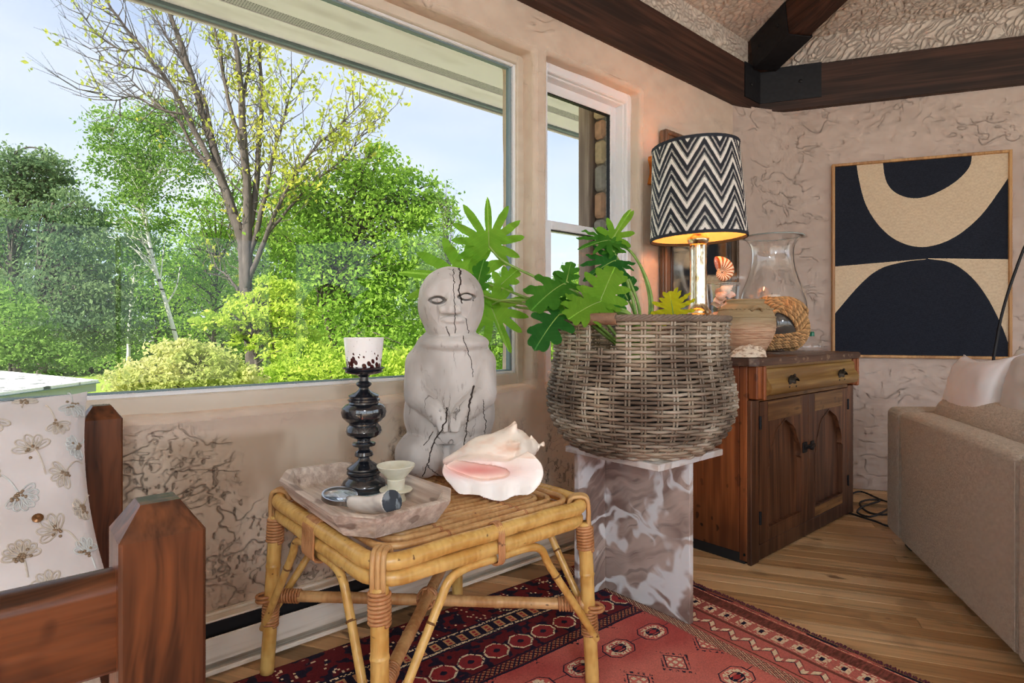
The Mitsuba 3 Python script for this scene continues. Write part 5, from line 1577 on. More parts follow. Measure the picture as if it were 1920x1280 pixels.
WICK = [mat('m_wicker_%d' % k, wick(*c), 0.55, lambda p, n, uv: fbm(p.x * 200, p.y * 200, p.z * 200, 2), 0.0006) for k, c in enumerate([(S(184, 172, 154), S(116, 100, 84)), (S(168, 152, 130), S(100, 84, 70)), (S(150, 132, 112), S(86, 72, 60))])]
WICKD = mat('m_wicker_rim', wick(S(122, 106, 92), S(74, 62, 54)), 0.55)
bprof = spline([(0.205, 0.0), (0.245, 0.022), (0.283, 0.062), (0.311, 0.115), (0.322, 0.165), (0.319, 0.215), (0.307, 0.275), (0.298, 0.34), (0.296, 0.41), (0.300, 0.452)], 10)
bz = bprof[:, 1]
Rb = lambda z: np.interp(z, bz, bprof[:, 0])
NS = 41
NR = 35
zr = np.linspace(0.008, 0.440, NR)
HA = math.atan2(-BY0, -BX0) - 0.40          # direction of the visible handle gap
HW = 0.145
for k in range(NR):
    th = np.linspace(0, 2 * math.pi, NS * 6, endpoint=False)
    tw = th * NS / 2
    ph = (k % 2) * math.pi
    r = Rb(zr[k]) + 0.0066 * np.cos(tw + ph)
    z = zr[k] + 0.0012 * np.sin(th * 5 + k * 1.7) + 0.0006 * np.sin(th * 23 + k)
    pts = np.stack([BX0 + r * np.cos(th), BY0 + r * np.sin(th), BZ0 + z], 1)
    gap = zr[k] > 0.362
    da = lambda c: np.abs((th - c + math.pi) % (2 * math.pi) - math.pi)
    if gap:
        keep1 = (da(HA) > HW) & (da(HA + math.pi) > HW)
        segs, cur = [], []
        o = int(np.argmin(da(HA)))
        order = np.r_[o:len(th), 0:o]
        for j in order:
            if keep1[j]:
                cur.append(j)
            elif cur:
                segs.append(cur)
                cur = []
        if cur:
            segs.append(cur)
        m = cat([tube(pts[s], 0.0060, 7, flat=0.9) for s in segs if len(s) > 3])
    else:
        m = tube(pts, 0.0060, 7, True, flat=0.9)
    part(bk, 'weaver', m, WICK[(k * 7 // 3) % 3], True)
for s in range(NS):
    a0 = (s + 0.0) / NS * 2 * math.pi
    ms = []
    inG = min(abs((a0 - HA + math.pi) % (2 * math.pi) - math.pi), abs((a0 - HA - math.pi + math.pi) % (2 * math.pi) - math.pi)) < HW
    zz_ = np.linspace(0.0, 0.365 if inG else 0.452, 12)
    for d in (-0.0052, 0.0052):
        rr = Rb(zz_)
        aa = a0 + d / 0.3
        ms.append(tube(np.stack([BX0 + rr * np.cos(aa), BY0 + rr * np.sin(aa), BZ0 + zz_], 1), 0.0040, 6))
    part(bk, 'stake', cat(ms), WICK[s % 3], True)
# braided rim
th = np.linspace(0, 2 * math.pi, 400, endpoint=False)
for k in range(4):
    w = th * 26 + k * math.pi / 2
    r = 0.300 + 0.0075 * np.cos(w)
    z = 0.458 + 0.0065 * np.sin(w * 1.0 + 0.6)
    part(bk, 'rim_strand', tube(np.stack([BX0 + r * np.cos(th), BY0 + r * np.sin(th), BZ0 + z], 1), 0.0058, 6, True), WICKD, True)
th2 = np.linspace(0, 2 * math.pi, 300, endpoint=False)
part(bk, 'rim_hoop', tube(np.stack([BX0 + 0.300 * np.cos(th2), BY0 + 0.300 * np.sin(th2), np.full(300, BZ0 + 0.456)], 1), 0.010, 8, True), WICKD, True)
for hh_ in (HA, HA + math.pi):
    aa = np.linspace(hh_ - HW - 0.02, hh_ + HW + 0.02, 260)
    w = np.linspace(0, 2 * math.pi * 24, 260)
    r = 0.300 + 0.0175 * np.cos(w)
    part(bk, 'handle_wrap', tube(np.stack([BX0 + r * np.cos(aa), BY0 + r * np.sin(aa), BZ0 + 0.456 + 0.0165 * np.sin(w)], 1), 0.0034, 6), mat('m_wicker_handle', wick(S(150, 116, 92), S(96, 70, 56)), 0.5), True)
part(bk, 'base', mv(lathe([(0, 0.0), (0.205, 0.0), (0.205, 0.008), (0, 0.010)], 48, False), BX0, BY0, BZ0), WICKD)
for k in range(3):
    r0 = 0.208 + 0.008 * k
    part(bk, 'foot_strand', tube(np.stack([BX0 + (r0 + 0.004 * np.cos(th2 * 20 + k * 2)) * np.cos(th2), BY0 + (r0 + 0.004 * np.cos(th2 * 20 + k * 2)) * np.sin(th2), BZ0 + 0.004 + 0.005 * k + 0.002 * np.sin(th2 * 20 + k * 2)], 1), 0.006, 6, True), WICK[k], True)
# plant pot and soil inside
pot = thing('plant_pot', 'dark plastic plant pot sunk inside the wicker basket', 'pot')
put(pot, mv(lathe([(0, 0.012), (0.17, 0.012), (0.20, 0.30), (0.21, 0.32), (0.195, 0.32), (0.185, 0.285), (0, 0.285)], 40, False), BX0, BY0, BZ0), mat('m_pot', S(40, 40, 42), 0.6), 35)
SOIL = mat('m_soil', S(46, 34, 26), 0.95)

# ---------------------------------------------------------------- philodendron
def leafmat(name, c1, c2, tr=0.55):
    def fn(p, n, uv):
        mid = smoothstep(0.022, 0.006, dr.abs(uv.x))
        t = fbm(p.x * 22, p.y * 22, p.z * 22, 2)
        side = smoothstep(0.86, 0.97, dr.abs(2 * (uv.y * 9 + dr.abs(uv.x) * 5 - dr.floor(uv.y * 9 + dr.abs(uv.x) * 5)) - 1))
        c = mix(C3(c1), C3(c2), t)
        return mix(c, C3([min(q * 1.7 + 0.03, 1) for q in c1]), dr.clip(mid * 0.8 + side * 0.10, 0, 1))
    scene[name] = {'type': 'principledthin', 'base_color': proc(fn), 'roughness': 0.42, 'diff_trans': tr * 2, 'eta': 1.45, 'spec_trans': 0.0}
    return name


LEAF = [leafmat('m_leaf_0', S(146, 196, 70), S(112, 172, 50)), leafmat('m_leaf_1', S(98, 160, 60), S(68, 132, 46)), leafmat('m_leaf_2', S(222, 214, 48), S(200, 200, 40)), leafmat('m_leaf_3', S(66, 130, 60), S(46, 104, 46))]
STEM = mat('m_stem', lambda p, n, uv: mix(C3(S(150, 178, 92)), C3(S(104, 140, 58)), fbm(p.x * 30, p.y * 30, p.z * 30, 2)), 0.35)


def leaf_half(nl, depth, width, seed, fan=False):
    """One half of a lobed blade: rounded fingers fanning from the midrib; base at (0,0), tip at (0,1)."""
    r_ = np.random.default_rng(seed)
    gs = []
    disk = lambda c, r: shapely.Point(c).buffer(r, 5)
    if fan:
        for i in range(nl):
            t = i / (nl - 1)
            phi = math.radians(132 * (1 - t) + r_.uniform(-4, 4))
            ln = width * (0.66 + 0.40 * t) * r_.uniform(0.92, 1.06) if i < nl - 1 else 0.93
            d = V(math.sin(phi), math.cos(phi))
            side = V(d[1], -d[0]) * 0.10 * (1 - t)
            pts = [V(0.0, 0.02 + 0.06 * t) + d * ln * q + side * q * q for q in (0.05, 0.3, 0.5, 0.72, 0.9, 1.0)]
            ds = [disk(c, 0.083 * k) for c, k in zip(pts, (0.80, 0.84, 1.0, 1.0, 0.66, 0.18))]
            gs += [unary_union([a_, b_]).convex_hull for a_, b_ in zip(ds[:-1], ds[1:])]
        gs += [disk(V(0.03, 0.08), 0.17 * (1.6 - depth))]
        return unary_union(gs).intersection(sbox(-0.004, -1.2, 2, 2))
    for i in range(nl):
        t = i / max(nl - 1, 1)
        y0 = 0.0 + 0.66 * t
        phi = math.radians(128 - 92 * t ** 0.85 + r_.uniform(-4, 4))
        ln = width * (0.72 + 0.42 * math.sin(math.pi * min(t * 0.9 + 0.22, 1))) * r_.uniform(0.93, 1.07) * (1.0 if t < 0.8 else 0.85)
        h0 = 0.30 * (1 - depth) * 0.5 + 0.30 / nl
        d = V(math.sin(phi), math.cos(phi))
        cur = V(0, 0.10 * (1 - t) + 0.03)
        pts = [V(0.0, y0) + d * ln * q + cur * q * q for q in (0.0, 0.3, 0.55, 0.78, 0.93, 1.0)]
        rr = [h0 * k for k in (0.95, 0.80, 0.74, 0.62, 0.36, 0.12)]
        ds = [disk(c, r) for c, r in zip(pts, rr)]
        gs += [unary_union([a_, b_]).convex_hull for a_, b_ in zip(ds[:-1], ds[1:])]
    body = [disk(V(0, y), width * (1 - depth) * 0.62 * math.sin(math.pi * (0.22 + 0.68 * y)) ** 0.8 + 0.012) for y in np.linspace(0.0, 0.86, 8)]
    gs += [unary_union([a_, b_]).convex_hull for a_, b_ in zip(body[:-1], body[1:])]
    tipd = [disk(V(0, y), r) for y, r in ((0.55, 0.10), (0.78, 0.075), (0.92, 0.045), (0.985, 0.012))]
    gs += [unary_union([a_, b_]).convex_hull for a_, b_ in zip(tipd[:-1], tipd[1:])]
    return unary_union(gs).intersection(sbox(-0.004, -1, 2, 2))


def leaf_mesh(nl=6, depth=0.6, width=0.46, seed=1, bend=0.35, cup_=0.25, twist=0.0, fan=False):
    poly = leaf_half(nl, depth, width, seed, fan).union(shapely.affinity.scale(leaf_half(nl, depth, width, seed + 50, fan), -1, 1, origin=(0, 0)))
    poly = poly.buffer(0.008).buffer(-0.014).buffer(0.006).simplify(0.003)
    if poly.geom_type != 'Polygon':
        poly = max(poly.geoms, key=lambda g: g.area)
    poly = Polygon(poly.exterior)
    poly = shapely.segmentize(poly, 0.05)
    # inner points for a smooth bend
    gx_, gy_ = np.meshgrid(np.linspace(-1.2, 1.2, 49), np.linspace(-0.6, 1.05, 33))
    inner = poly.buffer(-0.012)
    pts = np.stack([gx_.ravel(), gy_.ravel()], 1)
    pts = pts[shapely.contains_xy(inner, pts[:, 0], pts[:, 1])]
    mids = np.stack([np.zeros(22), np.linspace(0.02, 0.97, 22)], 1)
    bd = np.array(poly.exterior.coords)[:-1]
    allp = np.vstack([bd, pts, mids])
    from scipy.spatial import Delaunay
    tri = Delaunay(allp).simplices
    cen = allp[tri].mean(1)
    tri = tri[shapely.contains_xy(poly, cen[:, 0], cen[:, 1])]
    x, y = allp[:, 0], allp[:, 1]
    z = cup_ * np.abs(x) ** 1.3 - bend * np.clip(y, -0.3, 1) ** 2 * 0.6 - 0.25 * bend * np.abs(x) ** 2 + 0.022 * np.sin(x * 18 + y * 22) * np.abs(x) * 2
    ang = twist * y
    v = np.stack([x * np.cos(ang) - z * np.sin(ang), y, x * np.sin(ang) + z * np.cos(ang)], 1)
    return v, tri, np.stack([x, y], 1)


plant = thing('philodendron', 'green philodendron with deeply lobed leaves growing from the wicker basket toward the window', 'plant')
root = V(BX0, BY0, BZ0 + 0.285)
part(plant, 'crown', mv(lathe([(0, 0), (0.06, 0), (0.045, 0.05), (0.02, 0.09), (0, 0.1)], 16, False), *root), STEM, True)


def add_leaf(base, tip, size_dir, mk, nl=6, depth=0.6, width=0.46, seed=1, bend=0.3, cup_=0.2, via=None, stem_r=0.0062, start=None, fan=False):
    """base: where stalk meets blade; tip: leaf tip; size_dir: rough normal of the blade's upper face."""
    base, tip = np.asarray(base), np.asarray(tip)
    L = np.linalg.norm(tip - base)
    yv = (tip - base) / L
    zv = nrm(np.asarray(size_dir) - yv * np.dot(size_dir, yv))
    xv = np.cross(yv, zv)
    v, tri, uv = leaf_mesh(nl, depth, width, seed, bend, cup_, 0.0, fan)
    W = base + L * (v[:, :1] * xv + v[:, 1:2] * yv + v[:, 2:3] * zv)
    lk = part(plant, 'leaf', trimesh.Trimesh(W, tri, process=False), LEAF[mk], True, uv=uv)
    s0 = root + (start if start is not None else V(0, 0, 0.02))
    pts = [s0] + ([np.asarray(q) for q in via] if via is not None else [s0 * 0.5 + base * 0.5 + V(0, 0, 0.06)]) + [base]
    path = spline(pts, 8)
    rr = np.linspace(stem_r, stem_r * 0.6, len(path))
    part(plant, 'stalk', tube(path, rr, 8), STEM, True)
    mr = base + L * (np.array([[0, y, -0.3 * bend * 2 * max(y, -0.3) ** 2 + 0.0] for y in np.linspace(0, 0.93, 9)]) @ np.array([xv, yv, zv]))
    part(lk, 'midrib', tube(mr - zv * 0.0008, np.linspace(0.0028, 0.0008, 9), 5), STEM, True)


tocam = lambda p: nrm(EYE - p)
sp3 = lambda px, py, t: spot(px, py, t)
up = V(0, 0, 1)


def L_(bpx, bt, tpx, tt, nv, mk, **k):
    add_leaf(spot(*bpx, bt), spot(*tpx, tt), nv, mk, **k)


e_ = lambda px, py, t: spot(px, py, t)
cam_n = nrm(V(-CA, -SA, 0.25))
# the big leaves by the window
L_((917, 462), 2.10, (914, 370), 2.04, cam_n + V(0.1, 0, 0.15), 0, nl=6, depth=0.75, width=0.92, seed=3, bend=0.12, cup_=0.06, fan=True, via=[e_(1090, 556, 2.1), e_(1010, 522, 2.1), e_(945, 490, 2.1)])
L_((884, 524), 2.10, (750, 505), 2.08, cam_n + V(0, 0, 0.25), 0, nl=6, depth=0.75, width=0.85, seed=8, fan=True, bend=0.10, cup_=0.05, via=[e_(1080, 578, 2.08), e_(1000, 562, 2.08), e_(940, 540, 2.1)])
L_((920, 572), 2.08, (955, 660), 2.06, cam_n + V(0, 0, 0.3), 0, nl=6, depth=0.75, width=0.80, seed=12, fan=True, bend=0.15, cup_=0.05, via=[e_(1090, 585, 2.05), e_(1010, 566, 2.03), e_(950, 562, 2.0)])
L_((893, 548), 2.09, (904, 480), 2.10, cam_n + V(-0.3, 0.2, 0), 1, nl=5, depth=0.5, width=0.34, seed=15, bend=0.3, cup_=0.3, via=[e_(1080, 590, 2.06), e_(1000, 572, 2.05), e_(930, 562, 2.04)])
L_((932, 540), 2.12, (972, 502), 2.12, cam_n, 0, nl=4, depth=0.35, width=0.42, seed=18, bend=0.2, via=[e_(1090, 590, 2.1), e_(1010, 580, 2.1), e_(960, 572, 2.12)])
# leaves over the basket's left edge
L_((1056, 532), 1.98, (1000, 562), 1.88, cam_n + V(0, 0, 0.7), 1, nl=4, depth=0.28, width=0.52, seed=21, bend=0.45, cup_=0.15, via=[e_(1140, 570, 2.0), e_(1100, 550, 2.0)])
L_((1062, 528), 1.99, (1072, 486), 2.02, cam_n + V(0, 0, 0.3), 1, nl=4, depth=0.3, width=0.40, seed=23, bend=0.3, via=[e_(1150, 575, 2.0), e_(1105, 548, 2.0)])
L_((1048, 590), 1.90, (1003, 640), 1.80, cam_n + V(-0.2, 0, 0.5), 3, nl=4, depth=0.35, width=0.42, seed=25, bend=0.45, cup_=0.1, via=[e_(1180, 588, 1.98), e_(1110, 582, 1.95)])
L_((1060, 580), 1.92, (1050, 556), 1.96, cam_n + V(0, 0, 0.4), 1, nl=4, depth=0.3, width=0.9, seed=26, bend=0.3, via=[e_(1170, 592, 1.98), e_(1110, 586, 1.95)])
L_((1122, 566), 1.90, (1072, 586), 1.84, cam_n + V(0, 0, 0.55), 0, nl=5, depth=0.26, width=0.70, seed=28, bend=0.35, cup_=0.1, via=[e_(1190, 600, 1.98), e_(1150, 580, 1.94)])
L_((1126, 562), 1.91, (1152, 500), 1.94, cam_n + V(0, 0, 0.4), 0, nl=5, depth=0.24, width=0.62, seed=31, bend=0.2, cup_=0.1, via=[e_(1195, 602, 2.0), e_(1155, 584, 1.95)])
L_((1132, 568), 2.0, (1176, 582), 2.0, cam_n + V(0, 0, 0.3), 1, nl=5, depth=0.35, width=0.55, seed=33, bend=0.3, via=[e_(1190, 606, 2.0), e_(1150, 590, 2.0)])
# tall leaves at the right
L_((1146, 450), 2.05, (1092, 452), 1.98, cam_n + V(0, 0, 0.8), 1, nl=6, depth=0.75, width=0.85, fan=True, seed=35, bend=0.45, cup_=0.1, via=[e_(1222, 592, 2.05), e_(1215, 530, 2.06), e_(1185, 475, 2.06)])
L_((1148, 448), 2.06, (1186, 388), 2.10, cam_n + V(0.3, 0, 0.3), 0, nl=4, depth=0.8, width=0.55, fan=True, seed=37, bend=0.25, cup_=0.25, via=[e_(1218, 592, 2.06), e_(1212, 530, 2.07), e_(1187, 476, 2.07)])
L_((1152, 488), 2.00, (1100, 512), 1.94, cam_n + V(0.2, 0, 0.5), 3, nl=6, depth=0.75, width=0.85, fan=True, seed=39, bend=0.5, cup_=0.1, via=[e_(1192, 592, 2.02), e_(1180, 540, 2.02), e_(1166, 505, 2.01)])
L_((1150, 470), 2.02, (1124, 440), 2.04, cam_n + V(0, 0, 0.5), 1, nl=5, depth=0.5, width=0.55, seed=41, bend=0.35, via=[e_(1200, 592, 2.04), e_(1186, 540, 2.04), e_(1164, 496, 2.03)])
L_((1172, 552), 2.05, (1190, 516), 2.06, cam_n + V(0.3, 0, 0.2), 3, nl=3, depth=0.3, width=0.36, seed=43, bend=0.3, via=[e_(1192, 600, 2.05), e_(1185, 575, 2.05)])
L_((1262, 590), 2.05, (1258, 552), 2.02, cam_n + V(0, 0, 0.35), 2, nl=6, depth=0.34, width=1.0, seed=45, bend=0.15, cup_=0.1, via=[e_(1240, 610, 2.05)])
# ---------------------------------------------------------------- picture on the right wall
def onwall(px, py, off):
    d = ray(px, py)
    n = V(RN[0], RN[1], 0)
    p = V(COR[0][0], COR[0][1], 0) + n * off
    return EYE + d * (n @ (p - EYE)) / (n @ d)


def wall_sz(px, py, off=0.03):
    q = onwall(px, py, off)
    return ((q[:2] - COR[0]) @ RD, q[2])


WM = frame([COR[0][0], COR[0][1], 0], [RD[0], RD[1], 0], [0, 0, 1], [RN[0], RN[1], 0])     # drawing (s, z), thickness into the room
OAK = mat('m_oak_frame', lambda p, n, uv: wood(S(206, 160, 104), S(160, 112, 66), 2, 1.0)(p, n, uv), 0.45)
s0, z1_ = wall_sz(1560, 306)
s1, z0_ = wall_sz(1897, 676)
z1_, z0_ = 2.045, 0.828
pic = thing('abstract_picture', 'large abstract picture of cream curves on near black felt in a thin oak frame', 'picture')
fwd = 0.016
for nm, r4 in (('frame_side', (s0, z0_, s0 + fwd, z1_)), ('frame_side', (s1 - fwd, z0_, s1, z1_)), ('frame_rail', (s0 + fwd, z1_ - fwd, s1 - fwd, z1_)), ('frame_rail', (s0 + fwd, z0_, s1 - fwd, z0_ + fwd))):
    part(pic, nm, xf(cbox(r4[0], r4[2], r4[1], r4[3], 0.002, 0.042, 0.002), WM), OAK)
FELT = mat('m_felt', lambda p, n, uv: mix(C3(S(30, 33, 42)), C3(S(46, 50, 60)), fbm(p.x * 160, p.y * 160, p.z * 160, 3)), 0.95, lambda p, n, uv: fbm(p.x * 400, p.y * 400, p.z * 400, 2), 0.0008, sheen=0.3, spec=0.1)
FELTC = mat('m_felt_cream', lambda p, n, uv: mix(C3(S(226, 206, 178)), C3(S(196, 172, 142)), fbm(p.x * 110, p.y * 110, p.z * 110, 3)), 0.95, lambda p, n, uv: fbm(p.x * 400, p.y * 400, p.z * 400, 2), 0.0008, spec=0.1)
part(pic, 'felt_ground', xf(cbox(s0 + fwd, s1 - fwd, z0_ + fwd, z1_ - fwd, 0.004, 0.026, 0.001), WM), FELT)
inner = sbox(s0 + fwd, z0_ + fwd, s1 - fwd, z1_ - fwd)


def cream(pts, smooth_=True):
    q = np.array([wall_sz(a, b, 0.026) for a, b in pts])
    g = Polygon(q).buffer(0).intersection(inner)
    part(pic, 'cream_shape', xf(mv(extrude(g, 0.002), 0, 0, 0.0255), WM), FELTC)


uo = spline([(1604, 290), (1610, 335), (1624, 385), (1650, 425), (1682, 451), (1722, 463), (1762, 457), (1800, 438), (1838, 405), (1868, 366), (1902, 316)], 5)
ui = spline([(1822, 280), (1818, 312), (1788, 343), (1742, 367), (1706, 371), (1676, 359), (1660, 335), (1654, 290)], 5)
cream(np.vstack([uo, [(1902, 280)], ui]))
cream(np.vstack([[(1560, 500), (1736, 485)], spline([(1736, 486), (1695, 491), (1650, 504), (1612, 534), (1560, 594)], 5)]))
cream(np.vstack([[(1740, 484), (1905, 486), (1905, 668), (1893, 650)], spline([(1893, 650), (1876, 606), (1850, 556), (1820, 518), (1784, 493), (1740, 485)], 5)]))

# ---------------------------------------------------------------- sofa seen from behind
def tweed(p, n, uv):
    a, b = p.x * -0.843 + p.y * -0.538, p.z
    w1 = dr.sin(a * 1500 + 2 * noise(a * 90, b * 90, 1)) * dr.sin(b * 1500 + 2 * noise(a * 90, b * 90, 5))
    t = fbm(p.x * 220, p.y * 220, p.z * 220, 2)
    return mix(C3(S(194, 184, 170)), C3(S(138, 126, 112)), smoothstep(0.2, 0.8, 0.5 + 0.30 * w1 + 0.7 * (t - 0.5)))


TWEED = mat('m_tweed', tweed, 0.95, lambda p, n, uv: fbm(p.x * 420, p.y * 420, p.z * 420, 2), 0.0016, 5e-4, spec=0.1, sheen=0.2)
sofa = thing('sofa', 'beige tweed sofa seen from behind on the bare floorboards at the right', 'sofa')
SC = V(3.165, 0.955)
SA_, SB_ = nrm(V(-0.843, -0.538)), nrm(V(0.538, -0.843))
SM = frame([SC[0], SC[1], 0], [SA_[0], SA_[1], 0], [SB_[0], SB_[1], 0], [0, 0, 1])


def padded(x0, x1, y0, y1, z0, z1, r, puff=0.01, n=9):
    """An upholstered block: rounded box with slightly swelling faces."""
    m = m3.Manifold.cube([1, 1, 1])
    bx = trimesh.creation.box((x1 - x0 - 2 * r, y1 - y0 - 2 * r, z1 - z0 - 2 * r))
    sp_ = m3.Manifold.sphere(r, 24)
    c = V((x0 + x1) / 2, (y0 + y1) / 2, (z0 + z1) / 2)
    hx_, hy_, hz_ = (x1 - x0) / 2 - r, (y1 - y0) / 2 - r, (z1 - z0) / 2 - r
    man = m3.Manifold.batch_hull([sp_.translate([c[0] + a * hx_, c[1] + b * hy_, c[2] + d * hz_]) for a in (-1, 1) for b in (-1, 1) for d in (-1, 1)]).refine_to_length(0.05)
    mm = man.to_mesh()
    v = np.array(mm.vert_properties[:, :3], float)
    q = (v - c) / V(hx_ + r, hy_ + r, hz_ + r)
    for k in range(3):
        o = [j for j in range(3) if j != k]
        b = np.clip((1 - q[:, o[0]] ** 2) * (1 - q[:, o[1]] ** 2), 0, 1)
        v[:, k] += np.sign(q[:, k]) * (np.abs(q[:, k]) > 0.6) * b * puff
    v += ((meshkit.fbm(v * 5, 2) - 0.5) * 0.006)[:, None]
    return trimesh.Trimesh(v, np.array(mm.tri_verts), process=False)


part(sofa, 'back', xf(padded(0.185, 1.155, 0.0, 0.17, 0.055, 0.640, 0.028, 0.004), SM), TWEED, True)
part(sofa, 'back', xf(padded(1.157, 2.30, -0.004, 0.17, 0.055, 0.640, 0.028, 0.010), SM), TWEED, True)
part(sofa, 'arm', xf(padded(0.0, 0.183, -0.002, 0.92, 0.055, 0.640, 0.034, 0.006), SM), TWEED, True)
for k in range(2):
    part(sofa, 'back_cushion', xf(padded(0.19 + k * 1.06, 1.24 + k * 1.06, 0.115, 0.36, 0.40, 0.715, 0.07, 0.02), SM), TWEED, True)
    part(sofa, 'seat_cushion', xf(padded(0.19 + k * 1.06, 1.24 + k * 1.06, 0.18, 0.92, 0.27, 0.42, 0.04, 0.02), SM), TWEED, True)
part(sofa, 'seat_base', xf(padded(0.18, 2.30, 0.16, 0.90, 0.06, 0.275, 0.02, 0.0), SM), TWEED, True)
part(sofa, 'seam', cat(*[tube(trimesh.transformations.transform_points(np.array([[a, -0.0035, z] for z in np.linspace(0.075, 0.62, 12)]), SM), 0.0022, 5) for a in (0.184, 1.156)]), TWEED, True, kind='stuff')
for a in (0.10, 2.2):
    for b in (0.09, 0.83):
        part(sofa, 'foot', xf(cbox(a - 0.035, a + 0.035, b - 0.035, b + 0.035, 0.0, 0.06, 0.004), SM), IRON)
SATIN = mat('m_satin', lambda p, n, uv: mix(C3(S(230, 228, 228)), C3(S(210, 207, 207)), fbm(p.x * 8, p.y * 8, p.z * 8, 3)), 0.4, sheen=0.4)
SATIN2 = mat('m_grey_velvet', lambda p, n, uv: mix(C3(S(206, 200, 192)), C3(S(178, 170, 162)), fbm(p.x * 8, p.y * 8, p.z * 8, 3)), 0.55, sheen=0.5)
SLM = SM @ frame([0, 0, 0], [1, 0, 0], [0, 0, 1], [0, -1, 0])


def sofa_pillow(name, label, a, b, z, w, hgt, th_, lean, yaw, roll, mtl, seed):
    t = thing(name, label, 'cushion')
    m = cushion(w, hgt, th_, 34, 0.22, 0.012, seed)
    M = SM @ trimesh.transformations.translation_matrix([a, b, z]) @ rotm([0, 0, 1], yaw) @ rotm([1, 0, 0], 90 - lean) @ rotm([0, 0, 1], roll)
    part(t, 'cover', xf(m, M), mtl, True)
    c = np.array([[x * w / 2 * (1 - 0.22 * (1 - y * y) * abs(x) ** 3), y * hgt / 2 * (1 - 0.22 * (1 - x * x) * abs(y) ** 3), 0] for x, y in [(-1, k) for k in np.linspace(-1, 1, 12)] + [(k, 1) for k in np.linspace(-1, 1, 12)] + [(1, k) for k in np.linspace(1, -1, 12)] + [(k, -1) for k in np.linspace(1, -1, 12)]])
    part(t, 'piping', tube(trimesh.transformations.transform_points(c, M), 0.003, 6, True), mtl, True)


sofa_pillow('throw_pillow', 'white satin throw pillow with a peaked corner resting on top of the sofa', 0.385, 0.225, 0.735, 0.54, 0.34, 0.17, 12, -3, 3, SATIN, 2)
sofa_pillow('throw_pillow', 'grey velvet throw pillow leaning at the right edge of the photo on the sofa', 0.80, 0.27, 0.740, 0.54, 0.42, 0.18, 12, 4, 2, SATIN2, 5)

# ---------------------------------------------------------------- arc floor lamp and cable
fl2 = thing('floor_lamp', 'thin black curved floor lamp pole rising behind the sofa in front of the picture', 'lamp')
base = spot(1862, 690, 3.0)
fb = V(base[0], base[1], 0)
pth = [fb + V(0, 0, 0.02), fb + V(0, 0, 0.4), base, spot(1868, 642, 3.0), spot(1876, 600, 2.99), spot(1888, 555, 2.97), spot(1905, 505, 2.95), spot(1925, 455, 2.92), spot(1960, 390, 2.86), spot(2030, 310, 2.75), spot(2130, 250, 2.6), spot(2230, 240, 2.45)]
part(fl2, 'pole', tube(spline(pth, 6), 0.0065, 10), IRON, True)
part(fl2, 'base', mv(lathe([(0, 0), (0.13, 0), (0.13, 0.016), (0.02, 0.024), (0, 0.024)], 36, False), fb[0], fb[1], 0), IRON, 35)
e_end = np.array(pth[-1])
part(fl2, 'shade', mv(lathe([(0.10, -0.14), (0.09, -0.06), (0.05, -0.01), (0.0, 0.0)], 32, False), *e_end), IRON, True)
cbl = thing('cable', 'black cable looped on the floorboards between the cabinet and the sofa', 'cable')
cz = 0.006
cp3 = [(3.95, 1.30), (3.80, 1.32), (3.62, 1.33), (3.52, 1.24), (3.50, 1.14)]
fp = lambda px, py: (EYE + ray(px, py) * (-(1 - cz) / ray(px, py)[2]))[:2]
seq = [fp(1560, 935), fp(1592, 928), fp(1615, 924), fp(1650, 936), fp(1672, 946), fp(1660, 960), fp(1632, 968), fp(1608, 962), fp(1618, 952), fp(1650, 938), fp(1628, 938), fp(1612, 946), fp(1625, 958), fp(1650, 966), fp(1690, 966), fp(1670, 985), fp(1640, 978), fp(1610, 970), fp(1592, 962), fp(1560, 958)]
q = spline([(*p, cz + 0.004 * (k % 3)) for k, p in enumerate(seq)], 8)
put(cbl, tube(q, 0.0052, 7), mat('m_cable', S(30, 30, 34), 0.5), True)

# ---------------------------------------------------------------- wooden daybed at the left
def redwood(ax, dark=1.0):
    def fn(p, n, uv):
        q = [p.x, p.y, p.z]
        l = q[ax]
        a, b = [q[k] for k in range(3) if k != ax]
        w = fbm(l * 5, a * 16, b * 16, 3)
        g = fbm(a * 120 + w * 6, b * 120 + w * 4, l * 6, 3)
        t = smoothstep(0.26, 0.74, g * 0.5 + w * 0.5)
        c = mix(C3([v * dark for v in S(110, 62, 34)]), C3([v * dark for v in S(50, 27, 16)]), t)
        return mix(c, C3(S(38, 18, 12)), smoothstep(0.68, 0.76, fbm(p.x * 16, p.y * 16, p.z * 16 + 3, 2)) * 0.7)
    return fn


RWZ = mat('m_post_wood', redwood(2), 0.3, woodbump(2), 0.0006, spec=0.35)
RWX = mat('m_rail_wood', redwood(0), 0.3, woodbump(0), 0.0006, spec=0.35)
RWY = mat('m_cross_wood', redwood(1), 0.3)
bed = thing('daybed', 'reddish brown wooden daybed with square posts pointed at the top below the window', 'daybed')


def post(xc, yc, w, ztop):
    h = w / 2
    cz_ = 0.032
    v = []
    for z, s in ((0, h - 0.003), (ztop - cz_ - 0.002, h), (ztop - cz_, h - 0.001), (ztop, h * 0.46)):
        v += [[xc - s, yc - s, z], [xc + s, yc - s, z], [xc + s, yc + s, z], [xc - s, yc + s, z]]
    body_ = trimesh.convex.convex_hull(np.array(v))
    e = 0.0035
    v2 = []
    for z, s in ((0, h), (ztop - cz_, h)):
        for sx in (-1, 1):
            for sy in (-1, 1):
                v2 += [[xc + sx * s, yc + sy * (s - e), z], [xc + sx * (s - e), yc + sy * s, z]]
    for sx in (-1, 1):
        for sy in (-1, 1):
            v2.append([xc + sx * h * 0.46, yc + sy * h * 0.46, ztop])
    return trimesh.convex.convex_hull(np.array(v2))


